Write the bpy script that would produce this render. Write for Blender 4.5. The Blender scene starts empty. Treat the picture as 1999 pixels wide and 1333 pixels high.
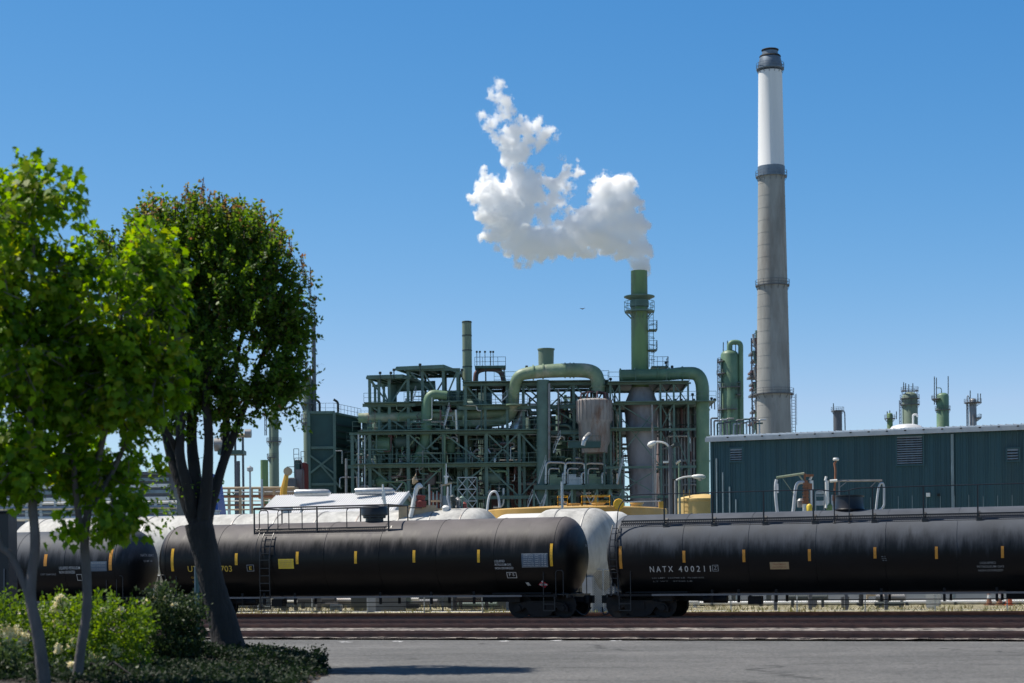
import bpy, bmesh, math, random
import numpy as np
from mathutils import Vector, Matrix, noise
random.seed(7); rng = np.random.default_rng(7)
sc = bpy.context.scene
COL = sc.collection
R = math.radians
# ---------------------------------------------------------------- camera
F = 3500.0; H = 1.65; CX = 999.5; YH = 1131.0; ROLL = 0.0105
cd = bpy.data.cameras.new('camera'); cam = bpy.data.objects.new('camera', cd); COL.objects.link(cam)
cam.location = (0, 0, H)
cam.rotation_euler = (Matrix.Rotation(R(90), 3, 'X') @ Matrix.Rotation(-ROLL, 3, 'Z')).to_euler()
cd.sensor_width = 36.0; cd.lens = F / 1999 * 36; cd.shift_y = (YH - 666.5) / 1999
cd.clip_start = 0.5; cd.clip_end = 5000
cd.dof.use_dof = True; cd.dof.focus_distance = 85; cd.dof.aperture_fstop = 1.7
sc.camera = cam
sc.render.resolution_x = 1024; sc.render.resolution_y = 683
# ---------------------------------------------------------------- sky, sun, exposure
SUN_AZ = -73.0; SUN_EL = 60.0            # azimuth clockwise from +Y
w = bpy.data.worlds.new('World'); sc.world = w; w.use_nodes = True
nt = w.node_tree; bg = nt.nodes['Background']
sky = nt.nodes.new('ShaderNodeTexSky'); sky.sky_type = 'NISHITA'; sky.sun_disc = False
sky.sun_elevation = R(SUN_EL); sky.sun_rotation = R(SUN_AZ)
sky.air_density = 0.7; sky.dust_density = 0.0; sky.ozone_density = 6.0; sky.altitude = 0
# clear marine air: deepen the blue of the Nishita sky, channel by channel
sep = nt.nodes.new('ShaderNodeSeparateColor'); cmb = nt.nodes.new('ShaderNodeCombineColor'); nt.links.new(sky.outputs[0], sep.inputs[0])
chan = []
for i, (c_, e_) in enumerate(((5.8, 1.9), (1.43, 1.0), (1.1, .6))):
    p_ = nt.nodes.new('ShaderNodeMath'); p_.operation = 'POWER'; p_.inputs[1].default_value = e_; nt.links.new(sep.outputs[i], p_.inputs[0])
    q_ = nt.nodes.new('ShaderNodeMath'); q_.operation = 'MULTIPLY'; q_.inputs[1].default_value = c_ * 10 ** (1 - e_); nt.links.new(p_.outputs[0], q_.inputs[0]); chan.append(q_)
mn = nt.nodes.new('ShaderNodeMath'); mn.operation = 'MINIMUM'; nt.links.new(chan[0].outputs[0], mn.inputs[0]); gl_ = nt.nodes.new('ShaderNodeMath'); gl_.operation = 'MULTIPLY'; gl_.inputs[1].default_value = .68; nt.links.new(chan[1].outputs[0], gl_.inputs[0]); nt.links.new(gl_.outputs[0], mn.inputs[1])
for i, o_ in enumerate((mn, chan[1], chan[2])): nt.links.new(o_.outputs[0], cmb.inputs[i])
tc_ = nt.nodes.new('ShaderNodeTexCoord'); sz_ = nt.nodes.new('ShaderNodeSeparateXYZ'); nt.links.new(tc_.outputs['Generated'], sz_.inputs[0])
mr_ = nt.nodes.new('ShaderNodeMapRange'); mr_.inputs[1].default_value = .36; mr_.inputs[2].default_value = .62; nt.links.new(sz_.outputs[2], mr_.inputs[0])
mx_ = nt.nodes.new('ShaderNodeMix'); mx_.data_type = 'RGBA'; nt.links.new(mr_.outputs[0], mx_.inputs['Factor']); nt.links.new(cmb.outputs[0], mx_.inputs['A']); nt.links.new(sky.outputs[0], mx_.inputs['B'])
nt.links.new(mx_.outputs['Result'], bg.inputs[0]); bg.inputs[1].default_value = 0.08
sd = bpy.data.lights.new('sun', 'SUN'); sun = bpy.data.objects.new('sun', sd); COL.objects.link(sun)
sd.energy = 5.0; sd.angle = R(0.55); sd.color = (1.0, 0.94, 0.84)
sv = Vector((math.sin(R(SUN_AZ)) * math.cos(R(SUN_EL)), math.cos(R(SUN_AZ)) * math.cos(R(SUN_EL)), math.sin(R(SUN_EL))))
sun.rotation_euler = sv.to_track_quat('Z', 'Y').to_euler(); sun.location = (-60, 40, 120)
sc.view_settings.view_transform = 'Standard'; sc.view_settings.look = 'None'
sc.view_settings.exposure = 0.32; sc.view_settings.gamma = 1.0
sc.cycles.max_bounces = 64; sc.cycles.diffuse_bounces = 4; sc.cycles.glossy_bounces = 4; sc.cycles.transmission_bounces = 8; sc.cycles.volume_bounces = 64; sc.cycles.transparent_max_bounces = 12
sc.cycles.use_denoising = True

# ---------------------------------------------------------------- pixel <-> world
def P(x, y, Y):
    dx, dy = x - CX, YH - y
    c, s = math.cos(ROLL), math.sin(ROLL)
    u = dx * c + dy * s; v = dy * c - dx * s
    return Vector((u * Y / F, Y, H + v * Y / F))
def px(n, Y): return n * Y / F
# tracks: s runs right (and nearer), d runs away
TH = R(21.0); YC = 70.0; CT, ST = math.cos(TH), math.sin(TH)
def TR(s, d, z=0.0): return Vector((s * CT + d * ST, YC - s * ST + d * CT, z))
def SX(x, d=-1.5, y=1090):
    u = ((x - CX) + (YH - y) * math.sin(ROLL)) / F
    return (u * (YC + d * CT) - d * ST) / (CT + u * ST)
def TZ(s, d, x, y):            # height of a picture point at track position
    Y = TR(s, d).y
    return P(x, y, Y).z

# ---------------------------------------------------------------- mesh builder
class MB:
    def __init__(s): s.v = []; s.f = []
    def add(s, vs, fs):
        n = len(s.v); s.v += [tuple(v) for v in vs]; s.f += [tuple(i + n for i in f) for f in fs]
    def box(s, c, sz, rot=0.0):
        c = Vector(c); hx, hy, hz = sz[0] / 2, sz[1] / 2, sz[2] / 2
        M = Matrix.Rotation(rot, 3, 'Z')
        vs = [c + M @ Vector((a * hx, b * hy, e * hz)) for e in (-1, 1) for b in (-1, 1) for a in (-1, 1)]
        s.add(vs, [(0, 2, 3, 1), (4, 5, 7, 6), (0, 1, 5, 4), (2, 6, 7, 3), (0, 4, 6, 2), (1, 3, 7, 5)])
    def beam(s, p, q, wd, ht=None):
        p, q = Vector(p), Vector(q); ht = ht or wd; d = (q - p)
        if d.length < 1e-6: return
        d.normalize(); up = Vector((0, 0, 1)) if abs(d.z) < .95 else Vector((0, 1, 0))
        a = d.cross(up).normalized() * wd / 2; b = a.cross(d).normalized() * ht / 2
        vs = [e + i * a + j * b for e in (p, q) for i, j in ((-1, -1), (1, -1), (1, 1), (-1, 1))]
        s.add(vs, [(0, 1, 2, 3), (7, 6, 5, 4), (0, 4, 5, 1), (1, 5, 6, 2), (2, 6, 7, 3), (3, 7, 4, 0)])
    def hbeam(s, p, q, wd, ht):            # H section
        p, q = Vector(p), Vector(q); d = (q - p).normalized()
        up = Vector((0, 0, 1)) if abs(d.z) < .95 else Vector((0, 1, 0))
        b = d.cross(up).normalized().cross(d).normalized()
        t = ht * .14
        s.beam(p + b * (ht / 2 - t / 2), q + b * (ht / 2 - t / 2), wd, t)
        s.beam(p - b * (ht / 2 - t / 2), q - b * (ht / 2 - t / 2), wd, t)
        s.beam(p, q, wd * .16, ht - 2 * t - .004)
    def path(s, pts, r, seg=10, cap=True):
        pts = [Vector(p) for p in pts]; n = len(pts)
        rs = r if isinstance(r, (list, tuple)) else [r] * n
        T = []
        for i in range(n):
            a = pts[max(i - 1, 0)]; b = pts[min(i + 1, n - 1)]
            if 0 < i < n - 1:
                t = (pts[i] - a).normalized() + (b - pts[i]).normalized()
                if t.length < 1e-4: t = b - pts[i]
            else: t = b - a
            T.append(t.normalized())
        up = Vector((0, 0, 1)) if abs(T[0].z) < .9 else Vector((0, 1, 0))
        N = T[0].cross(up).normalized(); vs = []
        for i in range(n):
            N = (N - T[i] * N.dot(T[i]))
            N = N.normalized() if N.length > 1e-5 else T[i].orthogonal().normalized()
            B = T[i].cross(N)
            for k in range(seg):
                a = 2 * math.pi * k / seg
                vs.append(pts[i] + (N * math.cos(a) + B * math.sin(a)) * rs[i])
        fs = [(i * seg + k, i * seg + (k + 1) % seg, (i + 1) * seg + (k + 1) % seg, (i + 1) * seg + k) for i in range(n - 1) for k in range(seg)]
        if cap: fs += [tuple(reversed(range(seg))), tuple(range((n - 1) * seg, n * seg))]
        s.add(vs, fs)
    def tube(s, p, q, r, r2=None, seg=10): s.path([p, q], [r, r if r2 is None else r2], seg)
    def lathe(s, prof, c, seg=24, M=None):  # prof [(r,z)], closed ends when r == 0
        c = Vector(c); vs = []; fs = []; n = len(prof)
        for r, z in prof:
            for k in range(seg):
                a = 2 * math.pi * k / seg; p = Vector((max(r, 1e-4) * math.cos(a), max(r, 1e-4) * math.sin(a), z))
                vs.append(c + (M @ p if M else p))
        fs = [(i * seg + k, i * seg + (k + 1) % seg, (i + 1) * seg + (k + 1) % seg, (i + 1) * seg + k) for i in range(n - 1) for k in range(seg)]
        fs += [tuple(reversed(range(seg))), tuple(range((n - 1) * seg, n * seg))]
        s.add(vs, fs)
    def prism(s, poly, ext):                # planar polygon extruded by vector
        n = len(poly); poly = [Vector(p) for p in poly]; ext = Vector(ext)
        s.add(poly + [p + ext for p in poly], [tuple(reversed(range(n))), tuple(range(n, 2 * n))] + [(i, (i + 1) % n, n + (i + 1) % n, n + i) for i in range(n)])
    def railing(s, pts, h=1.05, step=1.6, r=.03, mid=True):
        pts = [Vector(p) for p in pts]; up = Vector((0, 0, 1))
        for a, b in zip(pts, pts[1:]):
            L = (b - a).length; n = max(1, round(L / step))
            for k in range(n + 1): s.beam(a.lerp(b, k / n), a.lerp(b, k / n) + up * h, r * 1.5)
            s.beam(a + up * h, b + up * h, r * 1.5)
            if mid: s.beam(a + up * h * .52, b + up * h * .52, r * 1.2)
    def ladder(s, p, q, wd=.45, r=.025, step=.35, side=Vector((1, 0, 0))):
        p, q = Vector(p), Vector(q); a = side.normalized() * wd / 2
        s.beam(p - a, q - a, r * 2); s.beam(p + a, q + a, r * 2)
        n = max(1, int((q - p).length / step))
        for k in range(1, n): c = p.lerp(q, k / n); s.beam(c - a, c + a, r * 1.3)
    def build(s, name, m, parent=None, off=(0, 0, 0), smooth=True, ang=40):
        me = bpy.data.meshes.new(name); o = Vector(off)
        me.from_pydata([(v[0] - o.x, v[1] - o.y, v[2] - o.z) for v in s.v], [], s.f)
        bm = bmesh.new(); bm.from_mesh(me); bmesh.ops.recalc_face_normals(bm, faces=bm.faces); bm.to_mesh(me); bm.free()
        if smooth:
            me.polygons.foreach_set('use_smooth', [True] * len(me.polygons)); me.set_sharp_from_angle(angle=R(ang))
        me.update(); me.materials.append(m)
        ob = bpy.data.objects.new(name, me); COL.objects.link(ob); ob.parent = parent
        return ob
def arc(p0, p1, p2, n=6):               # rounded corner at p1 (quadratic)
    p0, p1, p2 = Vector(p0), Vector(p1), Vector(p2)
    return [(1 - t) ** 2 * p0 + 2 * t * (1 - t) * p1 + t * t * p2 for t in [k / n for k in range(n + 1)]]
def rounded(pts, rad, n=6):             # polyline with rounded corners
    pts = [Vector(p) for p in pts]; out = [pts[0]]
    for a, b, c in zip(pts, pts[1:], pts[2:]):
        ra = min(rad, (a - b).length * .49); rc = min(rad, (c - b).length * .49)
        out += arc(b + (a - b).normalized() * ra, b, b + (c - b).normalized() * rc, n)
    return out + [pts[-1]]
def tag(o, label, cat, group=None, kind=None):
    if label: o['label'] = label
    if cat: o['category'] = cat
    if group: o['group'] = group
    if kind: o['kind'] = kind
    return o
class Thing:
    def __init__(s, name, label, cat, loc, group=None, rotz=0.0, local=False):
        s.o = bpy.data.objects.new(name, None); COL.objects.link(s.o); s.o.location = Vector(loc); s.o.rotation_euler = (0, 0, rotz)
        s.off = (0, 0, 0) if local else tuple(loc); tag(s.o, label, cat, group)
    def part(s, name, mb, m, label=None, parent=None, smooth=True, ang=40):
        if not mb.v: return None
        ob = mb.build(name, m, parent or s.o, s.off, smooth, ang)
        if label: ob['label'] = label
        return ob
def solo(name, mb, m, label, cat, group=None, kind=None, smooth=True, ang=40):
    n = len(mb.v); x = sum(v[0] for v in mb.v) / n; y = sum(v[1] for v in mb.v) / n; z = min(v[2] for v in mb.v)
    ob = mb.build(name, m, None, (x, y, z), smooth, ang); ob.location = (x, y, z)
    return tag(ob, label, cat, group, kind)

# ---------------------------------------------------------------- materials
def mat(name, col, rough=.6, metal=0.0, var=.25, scale=2.0, col2=None, mixlo=.45, mixhi=.6, bump=0.0, bscale=20, stretch=None, spec=.5, coat=0):
    m = bpy.data.materials.new(name); m.use_nodes = True; n = m.node_tree.nodes; l = m.node_tree.links
    b = n['Principled BSDF']; b.inputs['Roughness'].default_value = rough; b.inputs['Metallic'].default_value = metal
    b.inputs['Specular IOR Level'].default_value = spec
    tc = n.new('ShaderNodeTexCoord'); mp = n.new('ShaderNodeMapping'); l.new(tc.outputs['Object'], mp.inputs[0])
    mp.inputs['Scale'].default_value = stretch or (1, 1, 1)
    nz = n.new('ShaderNodeTexNoise'); nz.inputs['Scale'].default_value = scale; nz.inputs['Detail'].default_value = 7; nz.inputs['Roughness'].default_value = .62
    l.new(mp.outputs[0], nz.inputs['Vector'])
    rp = n.new('ShaderNodeMapRange'); rp.inputs[1].default_value = .3; rp.inputs[2].default_value = .7
    rp.inputs[3].default_value = 1 - var; rp.inputs[4].default_value = 1 + var * .6; l.new(nz.outputs[0], rp.inputs[0])
    src = None
    if col2:
        n2 = n.new('ShaderNodeTexNoise'); n2.inputs['Scale'].default_value = scale * .7; n2.inputs['Detail'].default_value = 9; n2.inputs['Roughness'].default_value = .7
        ad = n.new('ShaderNodeVectorMath'); ad.inputs[1].default_value = (17.3, 4.1, 9.7); l.new(mp.outputs[0], ad.inputs[0]); l.new(ad.outputs[0], n2.inputs['Vector'])
        r2 = n.new('ShaderNodeMapRange'); r2.inputs[1].default_value = mixlo; r2.inputs[2].default_value = mixhi; l.new(n2.outputs[0], r2.inputs[0])
        mx = n.new('ShaderNodeMix'); mx.data_type = 'RGBA'; mx.inputs['A'].default_value = (*col, 1); mx.inputs['B'].default_value = (*col2, 1)
        l.new(r2.outputs[0], mx.inputs['Factor']); src = mx.outputs['Result']
    hs = n.new('ShaderNodeHueSaturation')
    if src: l.new(src, hs.inputs['Color'])
    else: hs.inputs['Color'].default_value = (*col, 1)
    l.new(rp.outputs[0], hs.inputs['Value']); l.new(hs.outputs[0], b.inputs['Base Color'])
    rr = n.new('ShaderNodeMapRange'); rr.inputs[3].default_value = max(0, rough - .1); rr.inputs[4].default_value = min(1, rough + .12); l.new(nz.outputs[0], rr.inputs[0]); l.new(rr.outputs[0], b.inputs['Roughness'])
    if bump:
        n3 = n.new('ShaderNodeTexNoise'); n3.inputs['Scale'].default_value = bscale; n3.inputs['Detail'].default_value = 6; l.new(mp.outputs[0], n3.inputs['Vector'])
        bp = n.new('ShaderNodeBump'); bp.inputs['Strength'].default_value = bump; bp.inputs['Distance'].default_value = .05; l.new(n3.outputs[0], bp.inputs['Height']); l.new(bp.outputs[0], b.inputs['Normal'])
    if coat: b.inputs['Coat Weight'].default_value = coat
    return m
def leafmat(name, c1, c2, trans=.45, rough=.5, tcol=None):
    m = bpy.data.materials.new(name); m.use_nodes = True; n = m.node_tree.nodes; l = m.node_tree.links
    b = n['Principled BSDF']; out = n['Material Output']; g = n.new('ShaderNodeNewGeometry')
    cr = n.new('ShaderNodeMix'); cr.data_type = 'RGBA'; cr.inputs['A'].default_value = (*c1, 1); cr.inputs['B'].default_value = (*c2, 1)
    l.new(g.outputs['Random Per Island'], cr.inputs['Factor']); l.new(cr.outputs['Result'], b.inputs['Base Color'])
    b.inputs['Roughness'].default_value = rough; b.inputs['Specular IOR Level'].default_value = .3
    t = n.new('ShaderNodeBsdfTranslucent'); hs = n.new('ShaderNodeHueSaturation'); hs.inputs['Value'].default_value = 1.9; hs.inputs['Saturation'].default_value = 1.1; hs.inputs['Hue'].default_value = .485
    l.new(cr.outputs['Result'], hs.inputs['Color']); l.new(hs.outputs[0], t.inputs['Color'])
    mx = n.new('ShaderNodeMixShader'); mx.inputs[0].default_value = trans
    l.new(b.outputs[0], mx.inputs[1]); l.new(t.outputs[0], mx.inputs[2]); l.new(mx.outputs[0], out.inputs['Surface'])
    return m
M = {}
M['steel'] = mat('green_steel', (.115, .19, .158), .55, var=.3, scale=.6)
M['steel2'] = mat('dark_green_steel', (.07, .125, .11), .6, var=.3, scale=.6)
M['duct'] = mat('green_duct_paint', (.13, .23, .14), .5, var=.3, scale=.5, col2=(.2, .28, .17), mixlo=.5, mixhi=.65, stretch=(1, 1, .6))
M['duct2'] = mat('faded_green_duct', (.19, .27, .17), .5, var=.3, scale=.6, col2=(.36, .36, .27), mixlo=.48, mixhi=.62)
M['stackgreen'] = mat('stack_green', (.15, .25, .1), .55, var=.3, scale=.5, col2=(.12, .15, .1), mixlo=.5, mixhi=.62, stretch=(1, 1, .25))
M['greystack'] = mat('grey_green_stack', (.17, .22, .16), .6, var=.2, scale=.5, stretch=(1, 1, .3))
M['darkpipe'] = mat('dark_pipe', (.03, .045, .045), .6)
M['purple'] = mat('brown_primer_pipe', (.13, .07, .07), .6)
M['red'] = mat('red_oxide', (.2, .035, .03), .6)
M['alu'] = mat('aluminium_cladding', (.5, .5, .5), .35, .6, var=.15, scale=3)
M['alu_d'] = mat('dull_cladding', (.28, .28, .28), .5, .3, var=.3, scale=1, col2=(.2, .13, .1), mixlo=.52, mixhi=.7)
M['rust'] = mat('rusty_refractory', (.3, .28, .27), .8, var=.4, scale=.9, col2=(.2, .1, .06), mixlo=.5, mixhi=.66, stretch=(1, 1, .3))
M['breech'] = mat('grey_breeching', (.3, .29, .31), .75, var=.3, scale=.5, col2=(.15, .09, .08), mixlo=.5, mixhi=.7, stretch=(1, 1, .4))
M['furnace'] = mat('furnace_panel', (.035, .09, .085), .65, var=.25, scale=.4)
M['heater'] = mat('heater_wall', (.21, .19, .2), .8, var=.4, scale=.6, col2=(.16, .07, .06), mixlo=.5, mixhi=.62, stretch=(1, 1, .25))
M['conc'] = mat('chimney_concrete', (.31, .31, .295), .85, var=.3, scale=.5, col2=(.22, .2, .18), mixlo=.46, mixhi=.72, bump=.2, bscale=3, stretch=(1, 1, .2))
M['white'] = mat('white_paint', (.72, .72, .72), .5, var=.06, scale=.4)
M['chimwhite'] = mat('chimney_white_paint', (.72, .72, .72), .6, var=.1, scale=.5, col2=(.5, .49, .47), mixlo=.52, mixhi=.75, stretch=(1, 1, .06))
M['whitemetal'] = mat('white_galvanised', (.74, .74, .72), .4, .1, var=.12, scale=1.5)
M['galv'] = mat('galvanised', (.42, .44, .46), .4, .6, var=.2, scale=5)
M['darkgalv'] = mat('dull_grey_steel', (.12, .125, .14), .55, .2, var=.2)
M['capgrey'] = mat('cap_steel', (.16, .2, .25), .5, .3, var=.3, scale=.6)
M['bluewall'] = mat('teal_wall_sheet', (.021, .076, .1), .5, var=.3, scale=.5, col2=(.04, .088, .1), mixlo=.48, mixhi=.72, stretch=(1, 1, .12))
M['bluetrim'] = mat('grey_blue_trim', (.2, .27, .31), .5)
M['louvre'] = mat('louvre_slats', (.34, .38, .42), .5)
M['dark'] = mat('dark_opening', (.012, .013, .015), .8)
M['roofmetal'] = mat('roof_metal', (.72, .73, .73), .4, .3, var=.12, scale=.5, stretch=(1, 1, 1))
M['fascia'] = mat('fascia_metal', (.42, .44, .47), .45, .3, var=.15)
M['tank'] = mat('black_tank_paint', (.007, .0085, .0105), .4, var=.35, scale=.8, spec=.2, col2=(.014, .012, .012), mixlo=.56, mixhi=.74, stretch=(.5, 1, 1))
M['tankbrown'] = mat('dusty_lit_black_tank_paint', (.006, .0065, .007), .36, var=.3, scale=.6, spec=.2, col2=(.013, .011, .01), mixlo=.5, mixhi=.72, stretch=(.4, 1, 1))
M['under'] = mat('car_underframe', (.008, .008, .010), .6, var=.4, scale=3, spec=.25, col2=(.026, .018, .014), mixlo=.55, mixhi=.7)
M['blackrail'] = mat('black_rail_paint', (.012, .013, .018), .4, var=.2)
M['stripe'] = mat('reflective_yellow', (.75, .42, .02), .4, var=.2, scale=9)
M['stripe2'] = mat('reflective_amber', (.62, .27, .03), .4, var=.2, scale=9)
M['decalw'] = mat('stencil_white', (.55, .56, .56), .6, var=.2, scale=6)
M['decalg'] = mat('faded_stencil', (.25, .27, .29), .6, var=.3, scale=6)
M['decaly'] = mat('stencil_yellow', (.62, .42, .05), .6, var=.25, scale=6)
M['yellow'] = mat('yellow_plate', (.7, .5, .04), .5, var=.1)
M['plate'] = mat('data_plate', (.09, .13, .18), .5, var=.1)
M['tan'] = mat('tan_card', (.4, .29, .16), .7, var=.2, scale=5)
M['placard'] = mat('placard_red', (.45, .03, .05), .5)
M['placardw'] = mat('placard_white', (.6, .62, .68), .5)
M['railsteel'] = mat('rusty_rail', (.15, .075, .058), .7, var=.3, scale=4)
M['railtop'] = mat('rail_head', (.17, .12, .105), .45, .5, var=.3, scale=6)
M['tie'] = mat('sleeper_timber', (.06, .045, .04), .9, var=.4, scale=5)
M['ochre'] = mat('ochre_tank_paint', (.5, .3, .075), .6, var=.2, scale=.4, col2=(.55, .38, .17), mixlo=.5, mixhi=.7)
M['ochre2'] = mat('cream_ochre_paint', (.62, .43, .16), .6, var=.15, scale=.4)
M['insul'] = mat('insulated_tank_jacket', (.47, .465, .44), .65, .0, var=.35, scale=1.6, col2=(.36, .36, .35), mixlo=.42, mixhi=.7, bump=0, bscale=2.5, stretch=(1.3, 1.3, .3))
M['insulw'] = mat('white_tank_jacket', (.62, .61, .58), .55, var=.1, scale=.8)
M['tanbox'] = mat('tan_panel', (.46, .36, .24), .7, var=.25, scale=1)
M['orange'] = mat('cone_orange', (.75, .13, .02), .5, var=.1)
M['crane'] = mat('crane_yellow', (.65, .36, .04), .5)
M['blue'] = mat('blue_paint', (.01, .07, .36), .5, var=.15)
M['postgreen'] = mat('sign_post_green', (.12, .2, .2), .5, .2)
M['bark'] = mat('pear_bark', (.032, .028, .027), .9, var=.4, scale=6, bump=.8, bscale=14, stretch=(1, 1, .3))
M['bark2'] = mat('maple_bark', (.13, .115, .11), .85, var=.35, scale=6, bump=.5, bscale=16, stretch=(1, 1, .4))
M['leafp'] = leafmat('pear_leaf', (.045, .11, .014), (.13, .22, .025), .45)
M['leafr'] = leafmat('pear_new_leaf', (.22, .1, .05), (.16, .2, .04), .45)
M['leafm'] = leafmat('maple_leaf', (.05, .13, .006), (.19, .33, .014), .58)
M['leafy'] = leafmat('young_lit_maple_leaf', (.14, .22, .012), (.26, .3, .02), .5)
M['leafs'] = leafmat('shrub_leaf', (.05, .11, .011), (.16, .25, .025), .42)
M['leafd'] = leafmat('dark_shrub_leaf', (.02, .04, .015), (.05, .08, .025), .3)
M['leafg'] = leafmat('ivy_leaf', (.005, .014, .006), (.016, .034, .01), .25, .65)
M['flower'] = leafmat('cream_petal', (.8, .74, .5), (.9, .86, .68), .2, .7)
M['hose'] = mat('white_hose', (.55, .57, .6), .5, var=.15)
M['peach'] = mat('brown_pipe_coating', (.3, .13, .07), .7, var=.3, scale=2)

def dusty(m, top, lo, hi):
    """road dust, with sunlit tone painted in, lightening the upper side of a tank, broken into streaks that run down it"""
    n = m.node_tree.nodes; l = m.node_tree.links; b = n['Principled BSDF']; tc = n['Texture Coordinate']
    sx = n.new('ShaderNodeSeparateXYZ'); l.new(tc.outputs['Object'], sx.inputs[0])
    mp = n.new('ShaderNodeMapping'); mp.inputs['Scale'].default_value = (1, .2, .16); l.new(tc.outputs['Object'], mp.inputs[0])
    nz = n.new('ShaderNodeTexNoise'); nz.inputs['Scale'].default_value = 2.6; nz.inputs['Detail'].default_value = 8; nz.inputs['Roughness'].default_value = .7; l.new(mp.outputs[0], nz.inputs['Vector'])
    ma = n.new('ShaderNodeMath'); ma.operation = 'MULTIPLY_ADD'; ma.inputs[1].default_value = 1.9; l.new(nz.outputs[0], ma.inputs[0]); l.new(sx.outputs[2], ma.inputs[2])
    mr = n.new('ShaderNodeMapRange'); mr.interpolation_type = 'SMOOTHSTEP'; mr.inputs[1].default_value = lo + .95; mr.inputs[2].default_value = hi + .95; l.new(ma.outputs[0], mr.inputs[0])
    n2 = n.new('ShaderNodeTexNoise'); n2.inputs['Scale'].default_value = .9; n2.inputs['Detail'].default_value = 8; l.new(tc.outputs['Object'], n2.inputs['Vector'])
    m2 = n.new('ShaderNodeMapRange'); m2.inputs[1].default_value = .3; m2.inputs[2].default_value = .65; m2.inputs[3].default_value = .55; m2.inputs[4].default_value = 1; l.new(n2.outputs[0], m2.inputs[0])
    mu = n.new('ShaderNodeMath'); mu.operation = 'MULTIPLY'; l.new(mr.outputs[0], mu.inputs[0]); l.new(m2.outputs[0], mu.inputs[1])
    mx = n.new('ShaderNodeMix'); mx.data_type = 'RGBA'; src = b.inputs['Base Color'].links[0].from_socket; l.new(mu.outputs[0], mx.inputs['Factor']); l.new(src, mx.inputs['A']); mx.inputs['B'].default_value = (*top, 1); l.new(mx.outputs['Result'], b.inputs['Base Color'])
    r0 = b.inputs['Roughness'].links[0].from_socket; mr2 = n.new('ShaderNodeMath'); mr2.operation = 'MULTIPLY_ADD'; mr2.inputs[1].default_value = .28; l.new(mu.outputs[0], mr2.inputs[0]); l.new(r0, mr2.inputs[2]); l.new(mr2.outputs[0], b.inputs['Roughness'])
dusty(M['tank'], (.084, .094, .113), 2.4, 3.25); dusty(M['tankbrown'], (.135, .122, .122), 2.65, 3.8)  # upper halves lighter: dust with the sun's light painted into it
# ================================================================ ground, road, tracks
def groundmat(name, c1, c2, scale, bump, bscale, speck=None, speckscale=60, patch=None):
    m = mat(name, c1, .92, var=.16, scale=scale, col2=c2, mixlo=.42, mixhi=.62, bump=bump, bscale=bscale)
    n = m.node_tree.nodes; l = m.node_tree.links; b = n['Principled BSDF']
    tc = n['Texture Coordinate']
    if speck:
        vo = n.new('ShaderNodeTexVoronoi'); vo.inputs['Scale'].default_value = speckscale; l.new(tc.outputs['Object'], vo.inputs['Vector'])
        sp = n.new('ShaderNodeSeparateColor'); l.new(vo.outputs['Color'], sp.inputs[0])
        mr = n.new('ShaderNodeMapRange'); mr.inputs[1].default_value = .0; mr.inputs[2].default_value = 1; mr.inputs[3].default_value = 1 - speck; mr.inputs[4].default_value = 1 + speck
        l.new(sp.outputs[0], mr.inputs[0]); hs = n.new('ShaderNodeHueSaturation')
        src = b.inputs['Base Color'].links[0].from_socket; l.new(src, hs.inputs['Color']); l.new(mr.outputs[0], hs.inputs['Value']); l.new(hs.outputs[0], b.inputs['Base Color'])
    return m
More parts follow.
